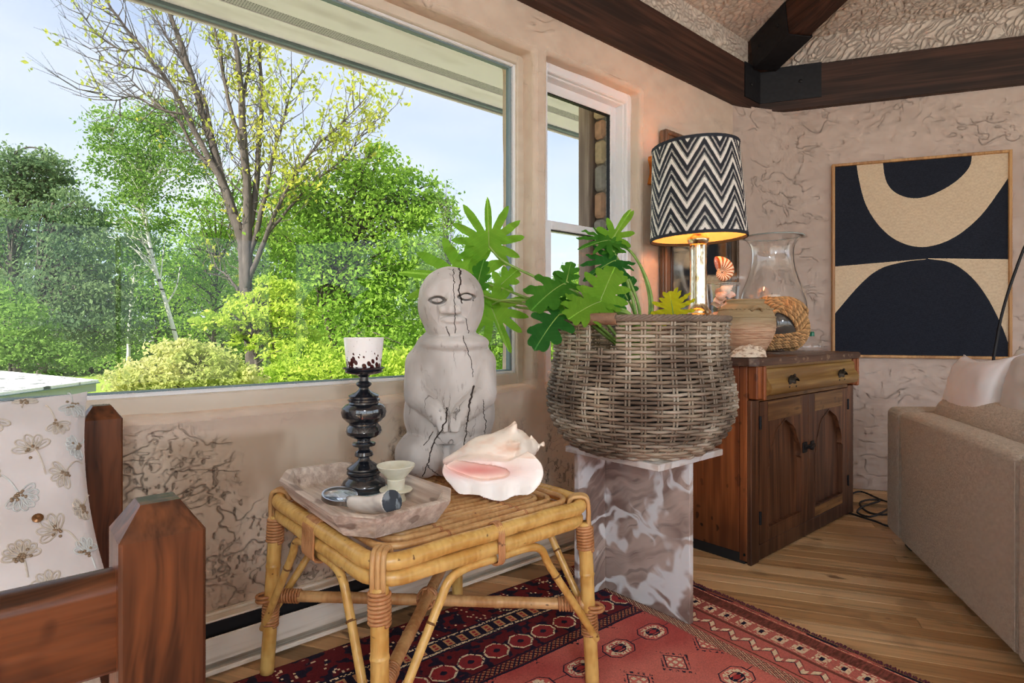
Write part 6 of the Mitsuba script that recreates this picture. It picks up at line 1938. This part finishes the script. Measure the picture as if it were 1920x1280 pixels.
FPX, FPY, BPX, BPY, PWd = 0.121, 0.741, 0.166, 1.748, 0.080
part(bed, 'post', post(FPX, FPY, PWd, 0.815), RWZ)
part(bed, 'post', post(BPX, BPY, PWd, 0.815), RWZ)
part(bed, 'post', post(FPX - 1.15, FPY + 0.05, PWd, 0.815), RWZ)
part(bed, 'post', post(BPX - 1.10, BPY, PWd, 0.815), RWZ)


def rail(x0, x1, yc, z0, z1, th_):
    s = []
    for a in np.linspace(0, math.pi, 9):
        s.append((th_ / 2 * math.cos(a), z1 - 0.018 + 0.018 * math.sin(a)))
    s += [(-th_ / 2, z0 + 0.004), (-th_ / 2 + 0.004, z0), (th_ / 2 - 0.004, z0), (th_ / 2, z0 + 0.004)]
    m = extrude(Polygon(s), x1 - x0)
    return xf(m, frame([x0, yc, 0], [0, 1, 0], [0, 0, 1], [1, 0, 0]))


part(bed, 'rail', rail(FPX - 1.15 + 0.03, FPX - 0.03, FPY + 0.002, 0.648, 0.748, 0.05), RWX, 30)
part(bed, 'rail', rail(BPX - 1.10 + 0.03, BPX - 0.03, BPY, 0.70, 0.778, 0.045), RWX, 30)
part(bed, 'rail', rail(FPX - 1.15 + 0.03, FPX - 0.03, FPY + 0.002, 0.22, 0.32, 0.04), RWX, 30)
part(bed, 'rail', rail(BPX - 1.10 + 0.03, BPX - 0.03, BPY, 0.22, 0.32, 0.04), RWX, 30)
part(bed, 'end_rail', cbox(0.118, 0.150, FPY + 0.03, BPY - 0.03, 0.22, 0.34, 0.004), RWY)
part(bed, 'end_rail', cbox(-1.03, -1.0, FPY + 0.05, BPY - 0.03, 0.22, 0.34, 0.004), RWY)
part(bed, 'slat_base', cbox(-1.0, 0.118, FPY + 0.03, BPY - 0.03, 0.26, 0.28, 0.002), RWY)
LINEN = mat('m_linen', lambda p, n, uv: mix(C3(S(214, 204, 192)), C3(S(194, 182, 168)), fbm(p.x * 200, p.y * 200, p.z * 200, 2)), 0.9)
part(bed, 'mattress', padded(-0.99, 0.11, FPY + 0.05, BPY - 0.04, 0.28, 0.43, 0.04, 0.01), LINEN, True)

# embroidered pillow leaning on the back rail
PIL = mat('m_silk', lambda p, n, uv: mix(C3(S(222, 216, 215)), C3(S(204, 197, 195)), fbm(p.x * 12, p.y * 12, p.z * 12, 3)), 0.5, lambda p, n, uv: fbm(p.x * 500, p.y * 500, p.z * 500, 2), 0.0004, sheen=0.5)
pw, ph_, pth_ = 0.56, 0.55, 0.17
ep = thing('embroidered_pillow', 'pale grey silk pillow embroidered with beaded leaf sprigs on the wooden daybed', 'cushion')
upv = nrm(V(-0.07, 0.64, 0.76))
xv_ = nrm(V(1, 0.06, 0.03))
nv_ = nrm(np.cross(xv_, upv))
upv = np.cross(nv_, xv_)
pc_ = V(0.128, 1.612, 0.862) - xv_ * pw / 2 - upv * ph_ / 2
PM = frame(pc_, xv_, upv, nv_)
part(ep, 'cover', xf(cushion(pw, ph_, pth_, 40, 0.10, 0.010, 3), PM), PIL, True)


def on_pillow(u, v, lift=0.0):
    e = np.clip((1 - np.abs(u) ** 2.6) * (1 - np.abs(v) ** 2.6), 0, 1)
    wr = (meshkit.fbm(np.stack([u * 2.5, v * 2.5, u * 0], -1) + 3 * 9.7, 3) - 0.5) * 2 * 0.010 * np.clip(e * 4, 0, 1)
    x = u * pw / 2 * (1 - 0.10 * (1 - v ** 2) * np.abs(u) ** 3)
    y = v * ph_ / 2 * (1 - 0.10 * (1 - u ** 2) * np.abs(v) ** 3)
    return np.stack([x, y, pth_ / 2 * e ** 0.42 + wr + lift], -1)


THR = mat('m_thread', lambda p, n, uv: mix(C3(S(176, 162, 144)), C3(S(206, 200, 190)), fbm(p.x * 90, p.y * 90, p.z * 90, 2)), 0.5)
THR2 = mat('m_thread_pale', S(196, 200, 198), 0.5)
BEAD = mat('m_bead', S(150, 130, 108), 0.2, metallic=0.7)
r_ = np.random.default_rng(21)
sprigs = [(0.90, 0.80, 0), (0.60, 0.86, 1), (0.78, 0.60, 0), (0.92, 0.40, 1), (0.62, 0.36, 0), (0.80, 0.16, 0), (0.52, 0.02, 1), (0.90, -0.10, 1), (0.70, -0.26, 0), (0.88, -0.42, 0), (0.50, -0.40, 1), (0.62, -0.62, 0), (0.82, -0.70, 1), (0.40, 0.66, 0), (0.36, 0.2, 1), (0.3, -0.2, 0)]
for k, (u0, v0, kd) in enumerate(sprigs):
    ms, a0 = [], r_.uniform(0, 6.28)
    sc = r_.uniform(0.085, 0.13) * (0.9 if kd else 1.1)
    npet = 5 if kd == 0 else 7
    for j in range(npet):
        a = a0 + (j - (npet - 1) / 2) * (0.62 if kd == 0 else 0.5)
        t = np.linspace(0, 2 * math.pi, 15)[:-1]
        l = 0.5 * sc * (1 - np.cos(t))
        w = 0.20 * sc * np.sin(t) * (1 - 0.25 * np.cos(t))
        uu_ = u0 + (l * math.cos(a) - w * math.sin(a)) * 0.9
        vv_ = v0 + (l * math.sin(a) + w * math.cos(a))
        ms.append(tube(on_pillow(np.clip(uu_, -0.99, 0.985), np.clip(vv_, -0.99, 0.985), 0.0012), 0.0015, 5, True))
        t2 = np.linspace(0.1, 0.8, 6) * sc
        ms.append(tube(on_pillow(np.clip(u0 + t2 * math.cos(a) * 0.9, -1, 0.985), np.clip(v0 + t2 * math.sin(a), -1, 0.985), 0.001), 0.0011, 5))
    t3 = np.linspace(0, 1, 10) * sc * 1.6
    ms.append(tube(on_pillow(np.clip(u0 - t3 * math.cos(a0) * 0.9, -1, 0.985), np.clip(v0 - t3 * math.sin(a0) + 0.06 * np.sin(t3 * 14), -0.99, 0.985), 0.001), 0.0014, 5))
    sg = part(ep, 'embroidered_sprig', xf(cat(ms), PM), THR if k % 3 else THR2, True)
    bs = []
    for j in range(14 if kd else 7):
        q = on_pillow(np.array(u0 + r_.normal(0, 0.022)), np.array(v0 + r_.normal(0, 0.022)), 0.0015)
        bs.append(ball(0.0028, 1).apply_translation(q))
    part(sg, 'beads', xf(cat(bs), PM), BEAD, True, kind='stuff')
q = on_pillow(np.array(0.60), np.array(-0.16), 0.002)
part(ep, 'button', xf(mv(lathe([(0, 0), (0.008, 0), (0.0085, 0.003), (0.004, 0.005), (0, 0.004)], 16, False), *q), PM), mat('m_button', S(120, 84, 52), 0.3, metallic=0.6), 35)
# ---------------------------------------------------------------- outdoors
GRASS_BOUNCE = mat('m_grass_and_bounce', lambda p, n, uv: mix(C3(S(178, 172, 160)), mix(C3(S(96, 124, 44)), C3(S(140, 158, 70)), fbm(p.x * 0.8, p.y * 0.8, p.z, 4)), smoothstep(5.5, 8.5, p.y + 1.5 * noise(p.x * 0.7, p.y * 0.7, 1))), 0.95)  # pale band near the house added to bounce neutral light onto the soffit
gxy = np.stack(np.meshgrid(np.linspace(-90, 130, 45), np.linspace(2.4, 160, 33), indexing='ij'), -1)
gz_ = -1.3 - 0.015 * np.clip(gxy[..., 1] - 8, 0, 60) + 0.5 * (meshkit.fbm(np.concatenate([gxy * 0.06, gxy[..., :1] * 0], -1), 2) - 0.5)
thing('lawn', 'grassy ground with an added pale band near the house sloping away outside the large window', 'lawn', kind='stuff')
put('lawn', grid(np.concatenate([gxy, gz_[..., None]], -1)), GRASS_BOUNCE, True)

# flat roof of the neighbouring pod
rf = thing('flat_roof', 'low flat roof with bright speckled gravel top outside the window at the left', 'roof')
c_ = V(1.05, 11.4)
dA, dB = nrm(V(-1.12, -1.44)), nrm(V(-1.18, 3.7))
pr_ = Polygon([c_, c_ + dA * 4, c_ + dA * 4 + V(-4, 1), c_ + dB * 6 + V(-4, 0), c_ + dB * 6])
ROOFW = mat('m_roof_white', lambda p, n, uv: mix(C3(S(236, 238, 240)), C3(S(96, 100, 104)), smoothstep(0.60, 0.72, fbm(p.x * 9, p.y * 9, 2, 3))), 0.35)
part(rf, 'roof_deck', mv(extrude(pr_, 0.04), 0, 0, 0.16), ROOFW)
part(rf, 'fascia', mv(extrude(pr_.buffer(-0.03), 0.14), 0, 0, 0.02), mat('m_roof_edge', S(176, 184, 186), 0.4))
part(rf, 'drip_edge', mv(extrude(pr_.buffer(0.02), 0.012), 0, 0, 0.148), GASKET)
part(rf, 'wall', mv(extrude(pr_.buffer(-0.3), 2.0), 0, 0, -1.9), WALLB)

# stone wing wall and wooden post outside the narrow window
ww = thing('stone_wall', 'rough stone wing wall with a grey wooden edge board outside the narrow window', 'wall')
MORT = mat('m_mortar', S(120, 110, 100), 0.95)
part(ww, 'mortar', cbox(2.505, 2.86, 2.125, 2.20, -1.3, 2.35, 0.002), MORT)
STN = [mat('m_stone_%d' % k, (lambda c: lambda p, n, uv: mix(C3(c), C3([q * 0.5 for q in c]), fbm(p.x * 30, p.y * 30, p.z * 30, 3)))(c), 0.9, lambda p, n, uv: fbm(p.x * 40, p.y * 40, p.z * 40, 3), 0.006) for k, c in enumerate([S(216, 190, 156), S(196, 172, 150), S(206, 160, 132), S(170, 164, 158)])]
r_ = np.random.default_rng(5)
z = 0.4
while z < 2.3:
    hgt = r_.uniform(0.07, 0.16)
    e = r_.uniform(0.008, 0.02)
    m = cbox(2.49 - e, 2.54, 2.125, 2.198, z + 0.008, z + hgt, 0.014)
    part(ww, 'stone', m, STN[r_.integers(4)], 30)
    z += hgt + 0.004
PW_ = mat('m_grey_post', lambda p, n, uv: wood(S(178, 158, 146), S(128, 110, 102), 2, 1.0)(p, n, uv), 0.8, woodbump(2), 0.002)
pst = thing('wooden_post', 'weathered grey wooden post beside the stone wall outside the narrow window', 'post')
put(pst, cbox(2.455, 2.60, 2.202, 2.29, -1.3, 2.348, 0.006), PW_)

# ---- trees
def leafm(name, c1, c2):
    scene[name] = {'type': 'principledthin', 'base_color': proc(lambda p, n, uv: mix(C3(c1), C3(c2), smoothstep(0.3, 0.7, 0.6 * fbm(p.x * 0.9, p.y * 0.9, p.z * 0.9, 2) + 0.4 * noise(p.x * 5, p.y * 5, p.z * 5)))), 'roughness': 0.6, 'diff_trans': 1.0, 'eta': 1.3}
    return name


LM_ = {'bright': leafm('m_fol_bright', S(202, 220, 100), S(160, 192, 74)), 'maple': leafm('m_fol_maple', S(170, 204, 90), S(126, 168, 68)), 'mid': leafm('m_fol_mid', S(146, 182, 92), S(108, 146, 74)),
       'dark': leafm('m_fol_dark', S(140, 164, 116), S(100, 128, 94)), 'sparse': leafm('m_fol_sparse', S(206, 206, 96), S(176, 190, 74)), 'far': leafm('m_fol_far', S(150, 178, 108), S(112, 142, 90)), 'shrub': leafm('m_fol_shrub', S(218, 218, 150), S(184, 198, 112))}
BARK = mat('m_bark', lambda p, n, uv: mix(C3(S(110, 102, 96)), C3(S(62, 56, 52)), fbm(p.x * 14, p.y * 14, p.z * 3, 3)), 0.9)
BIRCH = mat('m_birch', lambda p, n, uv: mix(C3(S(232, 228, 220)), C3(S(84, 78, 74)), smoothstep(0.60, 0.68, fbm(p.x * 3, p.y * 3, p.z * 9, 3))), 0.8)


def leaves(cent, size, r_, droop=0.3):
    n = len(cent)
    nm = r_.normal(0, 1, (n, 3)) + np.array([0, 0, 0.9])
    nm /= np.linalg.norm(nm, axis=1, keepdims=True)
    a = np.cross(nm, r_.normal(0, 1, (n, 3)))
    a /= np.linalg.norm(a, axis=1, keepdims=True) + 1e-9
    a = a - np.array([0, 0, droop])
    a /= np.linalg.norm(a, axis=1, keepdims=True)
    b = np.cross(nm, a)
    s = size * r_.uniform(0.6, 1.3, (n, 1))
    v = np.stack([cent - a * s * 0.5, cent + b * s * 0.30, cent + a * s * 0.5 - nm * s * 0.12, cent - b * s * 0.30], 1).reshape(-1, 3)
    i = np.arange(n)[:, None] * 4
    f = np.vstack([i + [[0, 1, 2]], i + [[0, 2, 3]]])
    return trimesh.Trimesh(v, f, process=False)


def clusters(c, rad, n, r_, per=26, cr=0.16):
    k = max(3, n // per)
    d = r_.normal(0, 1, (k, 3))
    d /= np.linalg.norm(d, axis=1, keepdims=True)
    q = c + d * rad * (r_.uniform(0.25, 1, (k, 1)) ** 0.5)
    p = np.repeat(q, per, 0) + r_.normal(0, 1, (k * per, 3)) * np.array(rad).mean() * cr * np.array([1.25, 1.25, 0.55])
    return p, q


RCAM = V(SA, -CA, 0)      # to the right in the photo


def tree(name, label, trunk, r0, crowns, lm, size, t, bark=None, seed=1, group=None, catg='tree', per=26, branches=12, droop=0.3, r1=0.25, cr=0.16, extra=()):
    """trunk: photo points (px, py); crowns: (px, py, rx, ry, leaves[, depth offset])."""
    r_ = np.random.default_rng(seed)
    key = thing(name, label, catg, group)
    m_per_px = t / 1095.0
    pts = spline([spot(a, b, t + (c[0] if c else 0)) for a, b, *c in trunk], 6)
    if pts[0][2] > -1.3:
        pts = np.vstack([[pts[0][0], pts[0][1], -1.6], pts])
    rr = np.linspace(r0, r0 * r1, len(pts))
    part(key, 'trunk', tube(pts, rr, 8), bark or BARK, True)
    for path, ra, rb2 in extra:
        e = spline([spot(a, b, t + (c[0] if c else 0)) for a, b, *c in path], 6)
        part(key, 'branch', tube(e, np.linspace(ra, rb2, len(e)), 6), bark or BARK, True)
    P, B = [], []
    for c in crowns:
        px, py, rx, ry, n = c[:5]
        cc = spot(px, py, t + (c[5] if len(c) > 5 else 0))
        p, q = clusters(cc, np.array([rx, rx, ry]) * m_per_px, n, r_, per, cr)
        P.append(p)
        for qq in q[r_.permutation(len(q))[:branches]]:
            low = pts[pts[:, 2] < qq[2] - 0.05]
            if not len(low):
                continue
            s = low[max(0, len(low) - 1 - r_.integers(0, max(1, len(low) // 3)))]
            mid_ = s * 0.5 + qq * 0.5 + V(0, 0, 0.12 * np.linalg.norm(qq - s)) + r_.normal(0, 0.06, 3)
            B.append(tube(spline([s, mid_, qq], 4), np.linspace(r0 * 0.28, r0 * 0.06, 9), 4))
    if B:
        part(key, 'twigs', cat(B), bark or BARK, True, kind='stuff')
    part(key, 'foliage', leaves(np.vstack(P), size, r_, droop), LM_[lm], False, kind='stuff')
    return key


# far woods
FW = 'trees of the far wood'
far = [(-60, 470, 380, 'hazy far tree at the extreme left behind the tall pine'), (60, 520, 430, 'hazy far tree behind the hemlock and the pine'), (170, 500, 420, 'hazy far tree behind the slim upright birch'), (290, 520, 440, 'hazy far tree behind the leaning white birch'),
       (400, 500, 420, 'hazy far tree just left of the bare tree trunk'), (505, 490, 410, 'hazy far tree just right of the bare tree trunk'), (610, 510, 430, 'hazy far tree behind the left side of the big maple'), (700, 500, 410, 'hazy far tree behind the middle of the big maple'),
       (800, 530, 440, 'hazy far tree behind the right side of the big maple'), (890, 570, 500, 'hazy far tree behind the large plant leaves'), (985, 590, 540, 'hazy far tree behind the post between the two windows'), (1080, 575, 510, 'hazy far tree seen low in the narrow window'), (1170, 590, 530, 'hazy far tree behind the stone wall outside the narrow window')]
for k, (px, cy_, tp, wd) in enumerate(far):
    tree('woodland_tree', wd, [(px, 720), (px + 6, 600), (px - 4, cy_)], 0.22, [(px, cy_, 75, cy_ - tp, 2200), (px - 20, cy_ + 90, 90, 80, 2200), (px + 20, cy_ + 160, 100, 70, 1900)], 'far' if k % 3 else 'mid', 0.34, 34 + (k * 7 % 5), seed=100 + k, group=FW, branches=3)
# left dark evergreens
tree('pine_tree', 'tall dusky pine with a straight dark trunk at the left edge of the window', [(28, 720), (26, 600), (22, 460), (24, 330), (30, 285)], 0.19, [(35, 330, 80, 55, 2300), (70, 400, 75, 60, 1900), (10, 430, 75, 70, 2000), (60, 330, 60, 45, 1300), (20, 540, 90, 50, 1100), (90, 320, 40, 40, 800)], 'dark', 0.16, 22, seed=11, branches=10)
tree('hemlock_tree', 'dark drooping hemlock with layered boughs right of the tall pine', [(78, 720), (80, 640), (78, 560), (74, 480), (100, 380)], 0.16, [(120, 400, 60, 45, 1400), (150, 460, 75, 60, 2200), (130, 540, 85, 70, 2400), (170, 610, 90, 60, 2300), (110, 640, 90, 45, 1800), (200, 540, 50, 50, 900)], 'dark', 0.14, 18, seed=12, branches=14, droop=0.8, extra=(([(90, 640), (88, 560), (80, 500)], 0.07, 0.03),))
tree('leafy_bush', 'light green bush rising behind the flat roof at the left edge', [(20, 715), (18, 640)], 0.05, [(15, 600, 55, 75, 2400), (50, 655, 55, 40, 1500), (100, 670, 60, 30, 900)], 'mid', 0.10, 12.8, seed=13, catg='bush', branches=6)
# birches
tree('birch_tree', 'leaning birch with a crooked white trunk and a broad leafy crown', [(345, 690), (332, 640), (312, 570), (288, 490), (270, 400), (258, 350), (262, 290)], 0.085, [(250, 260, 75, 60, 2500), (305, 225, 60, 35, 1300), (230, 320, 60, 60, 1700), (310, 320, 75, 70, 2100), (270, 400, 70, 50, 1500), (200, 260, 35, 35, 500), (180, 420, 26, 26, 300), (350, 270, 60, 60, 1300)], 'mid', 0.125, 20, BIRCH, 14, branches=9, r1=0.35, extra=(([(312, 570), (330, 540), (338, 500)], 0.035, 0.015),))
tree('birch_tree', 'slim upright birch with a pale trunk left of the leaning birch', [(240, 700), (242, 630), (246, 560), (252, 510), (250, 440)], 0.075, [(225, 440, 55, 50, 1100), (280, 460, 45, 45, 800), (240, 520, 60, 35, 700)], 'mid', 0.13, 21, BIRCH, 15, branches=10)
# woods behind the big tree
tree('leafy_tree', 'mid green leafy tree behind the bare tree trunk', [(400, 720), (402, 600), (410, 480)], 0.13, [(380, 440, 70, 70, 2200), (440, 400, 70, 70, 2200), (350, 520, 70, 60, 1700), (430, 530, 80, 60, 1900), (390, 620, 110, 50, 1700)], 'maple', 0.15, 24, seed=16, branches=10)
tree('leafy_tree', 'green tree filling the gap right of the bare tree trunk', [(560, 720), (556, 600), (540, 480)], 0.13, [(530, 420, 60, 80, 2000), (580, 500, 60, 60, 1500), (520, 560, 60, 60, 1400), (600, 600, 90, 60, 1600)], 'maple', 0.15, 23, seed=17, branches=10)
# the large bright maple at the right
tree('maple_tree', 'broad bright green maple filling the right half of the large window', [(640, 720), (625, 640), (608, 590), (600, 560), (640, 470), (700, 380)], 0.11, [(620, 370, 85, 60, 2600), (700, 330, 70, 50, 2000), (760, 370, 65, 50, 1700), (590, 460, 80, 60, 2300), (680, 440, 95, 70, 2900), (770, 460, 70, 70, 2200), (640, 560, 110, 70, 3300), (740, 560, 90, 80, 2800), (560, 380, 45, 40, 700), (810, 400, 45, 45, 800), (700, 650, 140, 60, 3400), (815, 370, 30, 25, 250), (720, 290, 35, 20, 300)], 'maple', 0.125, 15, seed=18, branches=9, cr=0.20,
     extra=(([(608, 590), (640, 560), (700, 535), (760, 505)], 0.035, 0.012), ([(600, 560), (580, 500), (540, 450)], 0.05, 0.015), ([(640, 470), (690, 430), (730, 400)], 0.04, 0.012), ([(620, 640), (680, 600), (740, 590)], 0.04, 0.014)))
tree('leafy_tree', 'lower green tree behind the plant at the right end of the window', [(880, 720), (878, 640), (880, 560)], 0.08, [(870, 600, 60, 80, 2600), (930, 640, 60, 70, 2200), (830, 660, 70, 50, 1800), (990, 620, 50, 70, 1600)], 'maple', 0.12, 15.5, seed=19, branches=8)
tree('birch_sapling', 'thin upright sapling with tiny leaves rising right of the maple', [(842, 700), (840, 560), (838, 430), (835, 360)], 0.03, [(835, 380, 28, 45, 260), (845, 440, 30, 50, 320), (820, 470, 28, 50, 260), (858, 500, 24, 50, 240)], 'mid', 0.09, 14, seed=20, branches=26, per=6, r1=0.2)
tree('leafy_tree', 'round green tree seen through the lower sash of the narrow window', [(1105, 720), (1105, 600), (1103, 540)], 0.10, [(1098, 540, 50, 55, 1800), (1130, 580, 50, 50, 1500), (1060, 590, 50, 50, 1500), (1100, 640, 80, 50, 1800)], 'maple', 0.13, 18, seed=22, branches=6)
# the big late-leafing tree in front
bt_ = [([(474, 740), (470, 640), (462, 540), (456, 460), (440, 400), (418, 330), (398, 255), (372, 170), (345, 90), (318, 10), (300, -60)], 0.17, 0.035),
       ([(462, 540), (464, 440), (462, 360), (456, 280), (452, 200), (446, 120), (440, 40), (436, -50)], 0.13, 0.04),
       ([(440, 400), (420, 350), (385, 285), (350, 215), (310, 150), (262, 90), (215, 30), (180, -20)], 0.09, 0.02),
       ([(418, 330), (372, 290), (330, 225), (280, 190), (230, 140)], 0.06, 0.01),
       ([(464, 440), (478, 360), (484, 280), (490, 190), (486, 90), (492, 0)], 0.085, 0.02),
       ([(466, 480), (490, 400), (508, 310), (530, 230), (548, 150)], 0.075, 0.012),
       ([(468, 520), (500, 440), (530, 370), (575, 300), (620, 250), (680, 195)], 0.07, 0.008),
       ([(500, 440), (550, 380), (600, 330), (650, 290), (690, 235)], 0.04, 0.006),
       ([(398, 255), (380, 190), (340, 120), (300, 60), (260, -20)], 0.05, 0.012),
       ([(456, 280), (430, 200), (415, 110), (395, 20), (385, -40)], 0.06, 0.015),
       ([(452, 200), (470, 110), (480, 20)], 0.045, 0.012),
       ([(350, 215), (300, 205), (255, 180), (215, 185), (185, 165)], 0.03, 0.005),
       ([(310, 150), (260, 130), (215, 125), (170, 95)], 0.03, 0.005), ([(262, 90), (230, 95), (190, 70), (150, 20)], 0.025, 0.005),
       ([(470, 640), (450, 560), (425, 520), (395, 500)], 0.05, 0.012)]
big = thing('bare_tree', 'large half bare tree with grey forking limbs and sparse yellow green leaves outside', 'tree')
r_ = np.random.default_rng(44)
TB = 14.0
tips, tw = [], []
for k, (path, ra, rb2) in enumerate(bt_):
    dz = r_.normal(0, 0.9, 1)[0] if k > 1 else 0
    n = len(path)
    e = spline([spot(a, b, TB + dz * (j / n) ** 1.2) for j, (a, b) in enumerate(path)], 6)
    if k == 0:
        e = np.vstack([[e[0][0], e[0][1], -1.6], e])
    e[2:] += np.cumsum(r_.normal(0, 0.008, (len(e) - 2, 3)), 0)
    part(big, 'trunk' if k == 0 else 'limb', tube(e, np.linspace(ra, rb2, len(e)), 8), BARK, True)
    for j in range(len(e) // 4, len(e)):
        for _ in range(1 if k > 10 else 2):
            d = nrm(e[min(j + 1, len(e) - 1)] - e[j - 1])
            side = nrm(r_.normal(0, 1, 3) + RCAM * r_.normal(0, 0.8))
            ln = r_.uniform(0.35, 1.15)
            p1 = e[j] + nrm(d * 0.8 + side * 0.75) * ln * 0.5
            p2 = p1 + nrm(d * 0.7 + side * 0.5 + V(0, 0, 0.25)) * ln * 0.55
            tw.append(tube(np.array([e[j], p1, p2]), [0.013, 0.008, 0.004], 4))
            tips.append((p2, k))
            for __ in range(2):
                p3 = p2 + nrm(d * 0.5 + r_.normal(0, 0.7, 3) + V(0, 0, 0.25)) * ln * 0.4
                s_ = p1 * 0.4 + p2 * 0.6
                tw.append(tube(np.array([s_, p3]), [0.006, 0.003], 3))
                tips.append((p3, k))
part(big, 'twigs', cat(tw), BARK, False, kind='stuff')
lc = []
for p, k in tips:
    pr = {5: 0.9, 6: 1.0, 7: 1.0, 4: 0.6, 1: 0.45, 9: 0.35, 10: 0.5}.get(k, 0.16)
    if r_.uniform() < pr:
        lc.append(p + r_.normal(0, 0.10, (6, 3)))
part(big, 'foliage', leaves(np.vstack(lc), 0.12, r_, 0.6), LM_['sparse'], False, kind='stuff')
tree('maple_sapling', 'bright yellow green maple sapling at the foot of the bare tree', [(488, 730), (482, 690), (476, 640), (470, 590)], 0.055, [(430, 600, 50, 20, 800), (490, 580, 60, 35, 1300), (550, 590, 45, 35, 900), (390, 605, 32, 14, 350), (470, 640, 40, 20, 450), (560, 660, 60, 40, 1100), (520, 540, 40, 25, 500)], 'bright', 0.105, 11, seed=23, branches=8, extra=(([(520, 720), (512, 640), (505, 600)], 0.03, 0.015),))
tree('flowering_shrub', 'pale yellow green shrub with reddish stems below the birches', [(340, 740), (335, 700), (325, 660)], 0.03, [(300, 700, 75, 35, 2300), (380, 690, 70, 40, 2300), (340, 660, 50, 25, 1000), (240, 715, 45, 22, 800), (440, 705, 50, 35, 1300)], 'shrub', 0.075, 8.6, seed=24, catg='shrub', branches=16)
tree('leafy_bush', 'bright green undergrowth bush below the maple right of the saplings', [(620, 740), (620, 690)], 0.03, [(600, 690, 80, 35, 2100), (690, 690, 80, 35, 2000), (770, 690, 70, 35, 1700), (540, 705, 50, 30, 900)], 'bright', 0.085, 10, seed=25, catg='bush', branches=6)
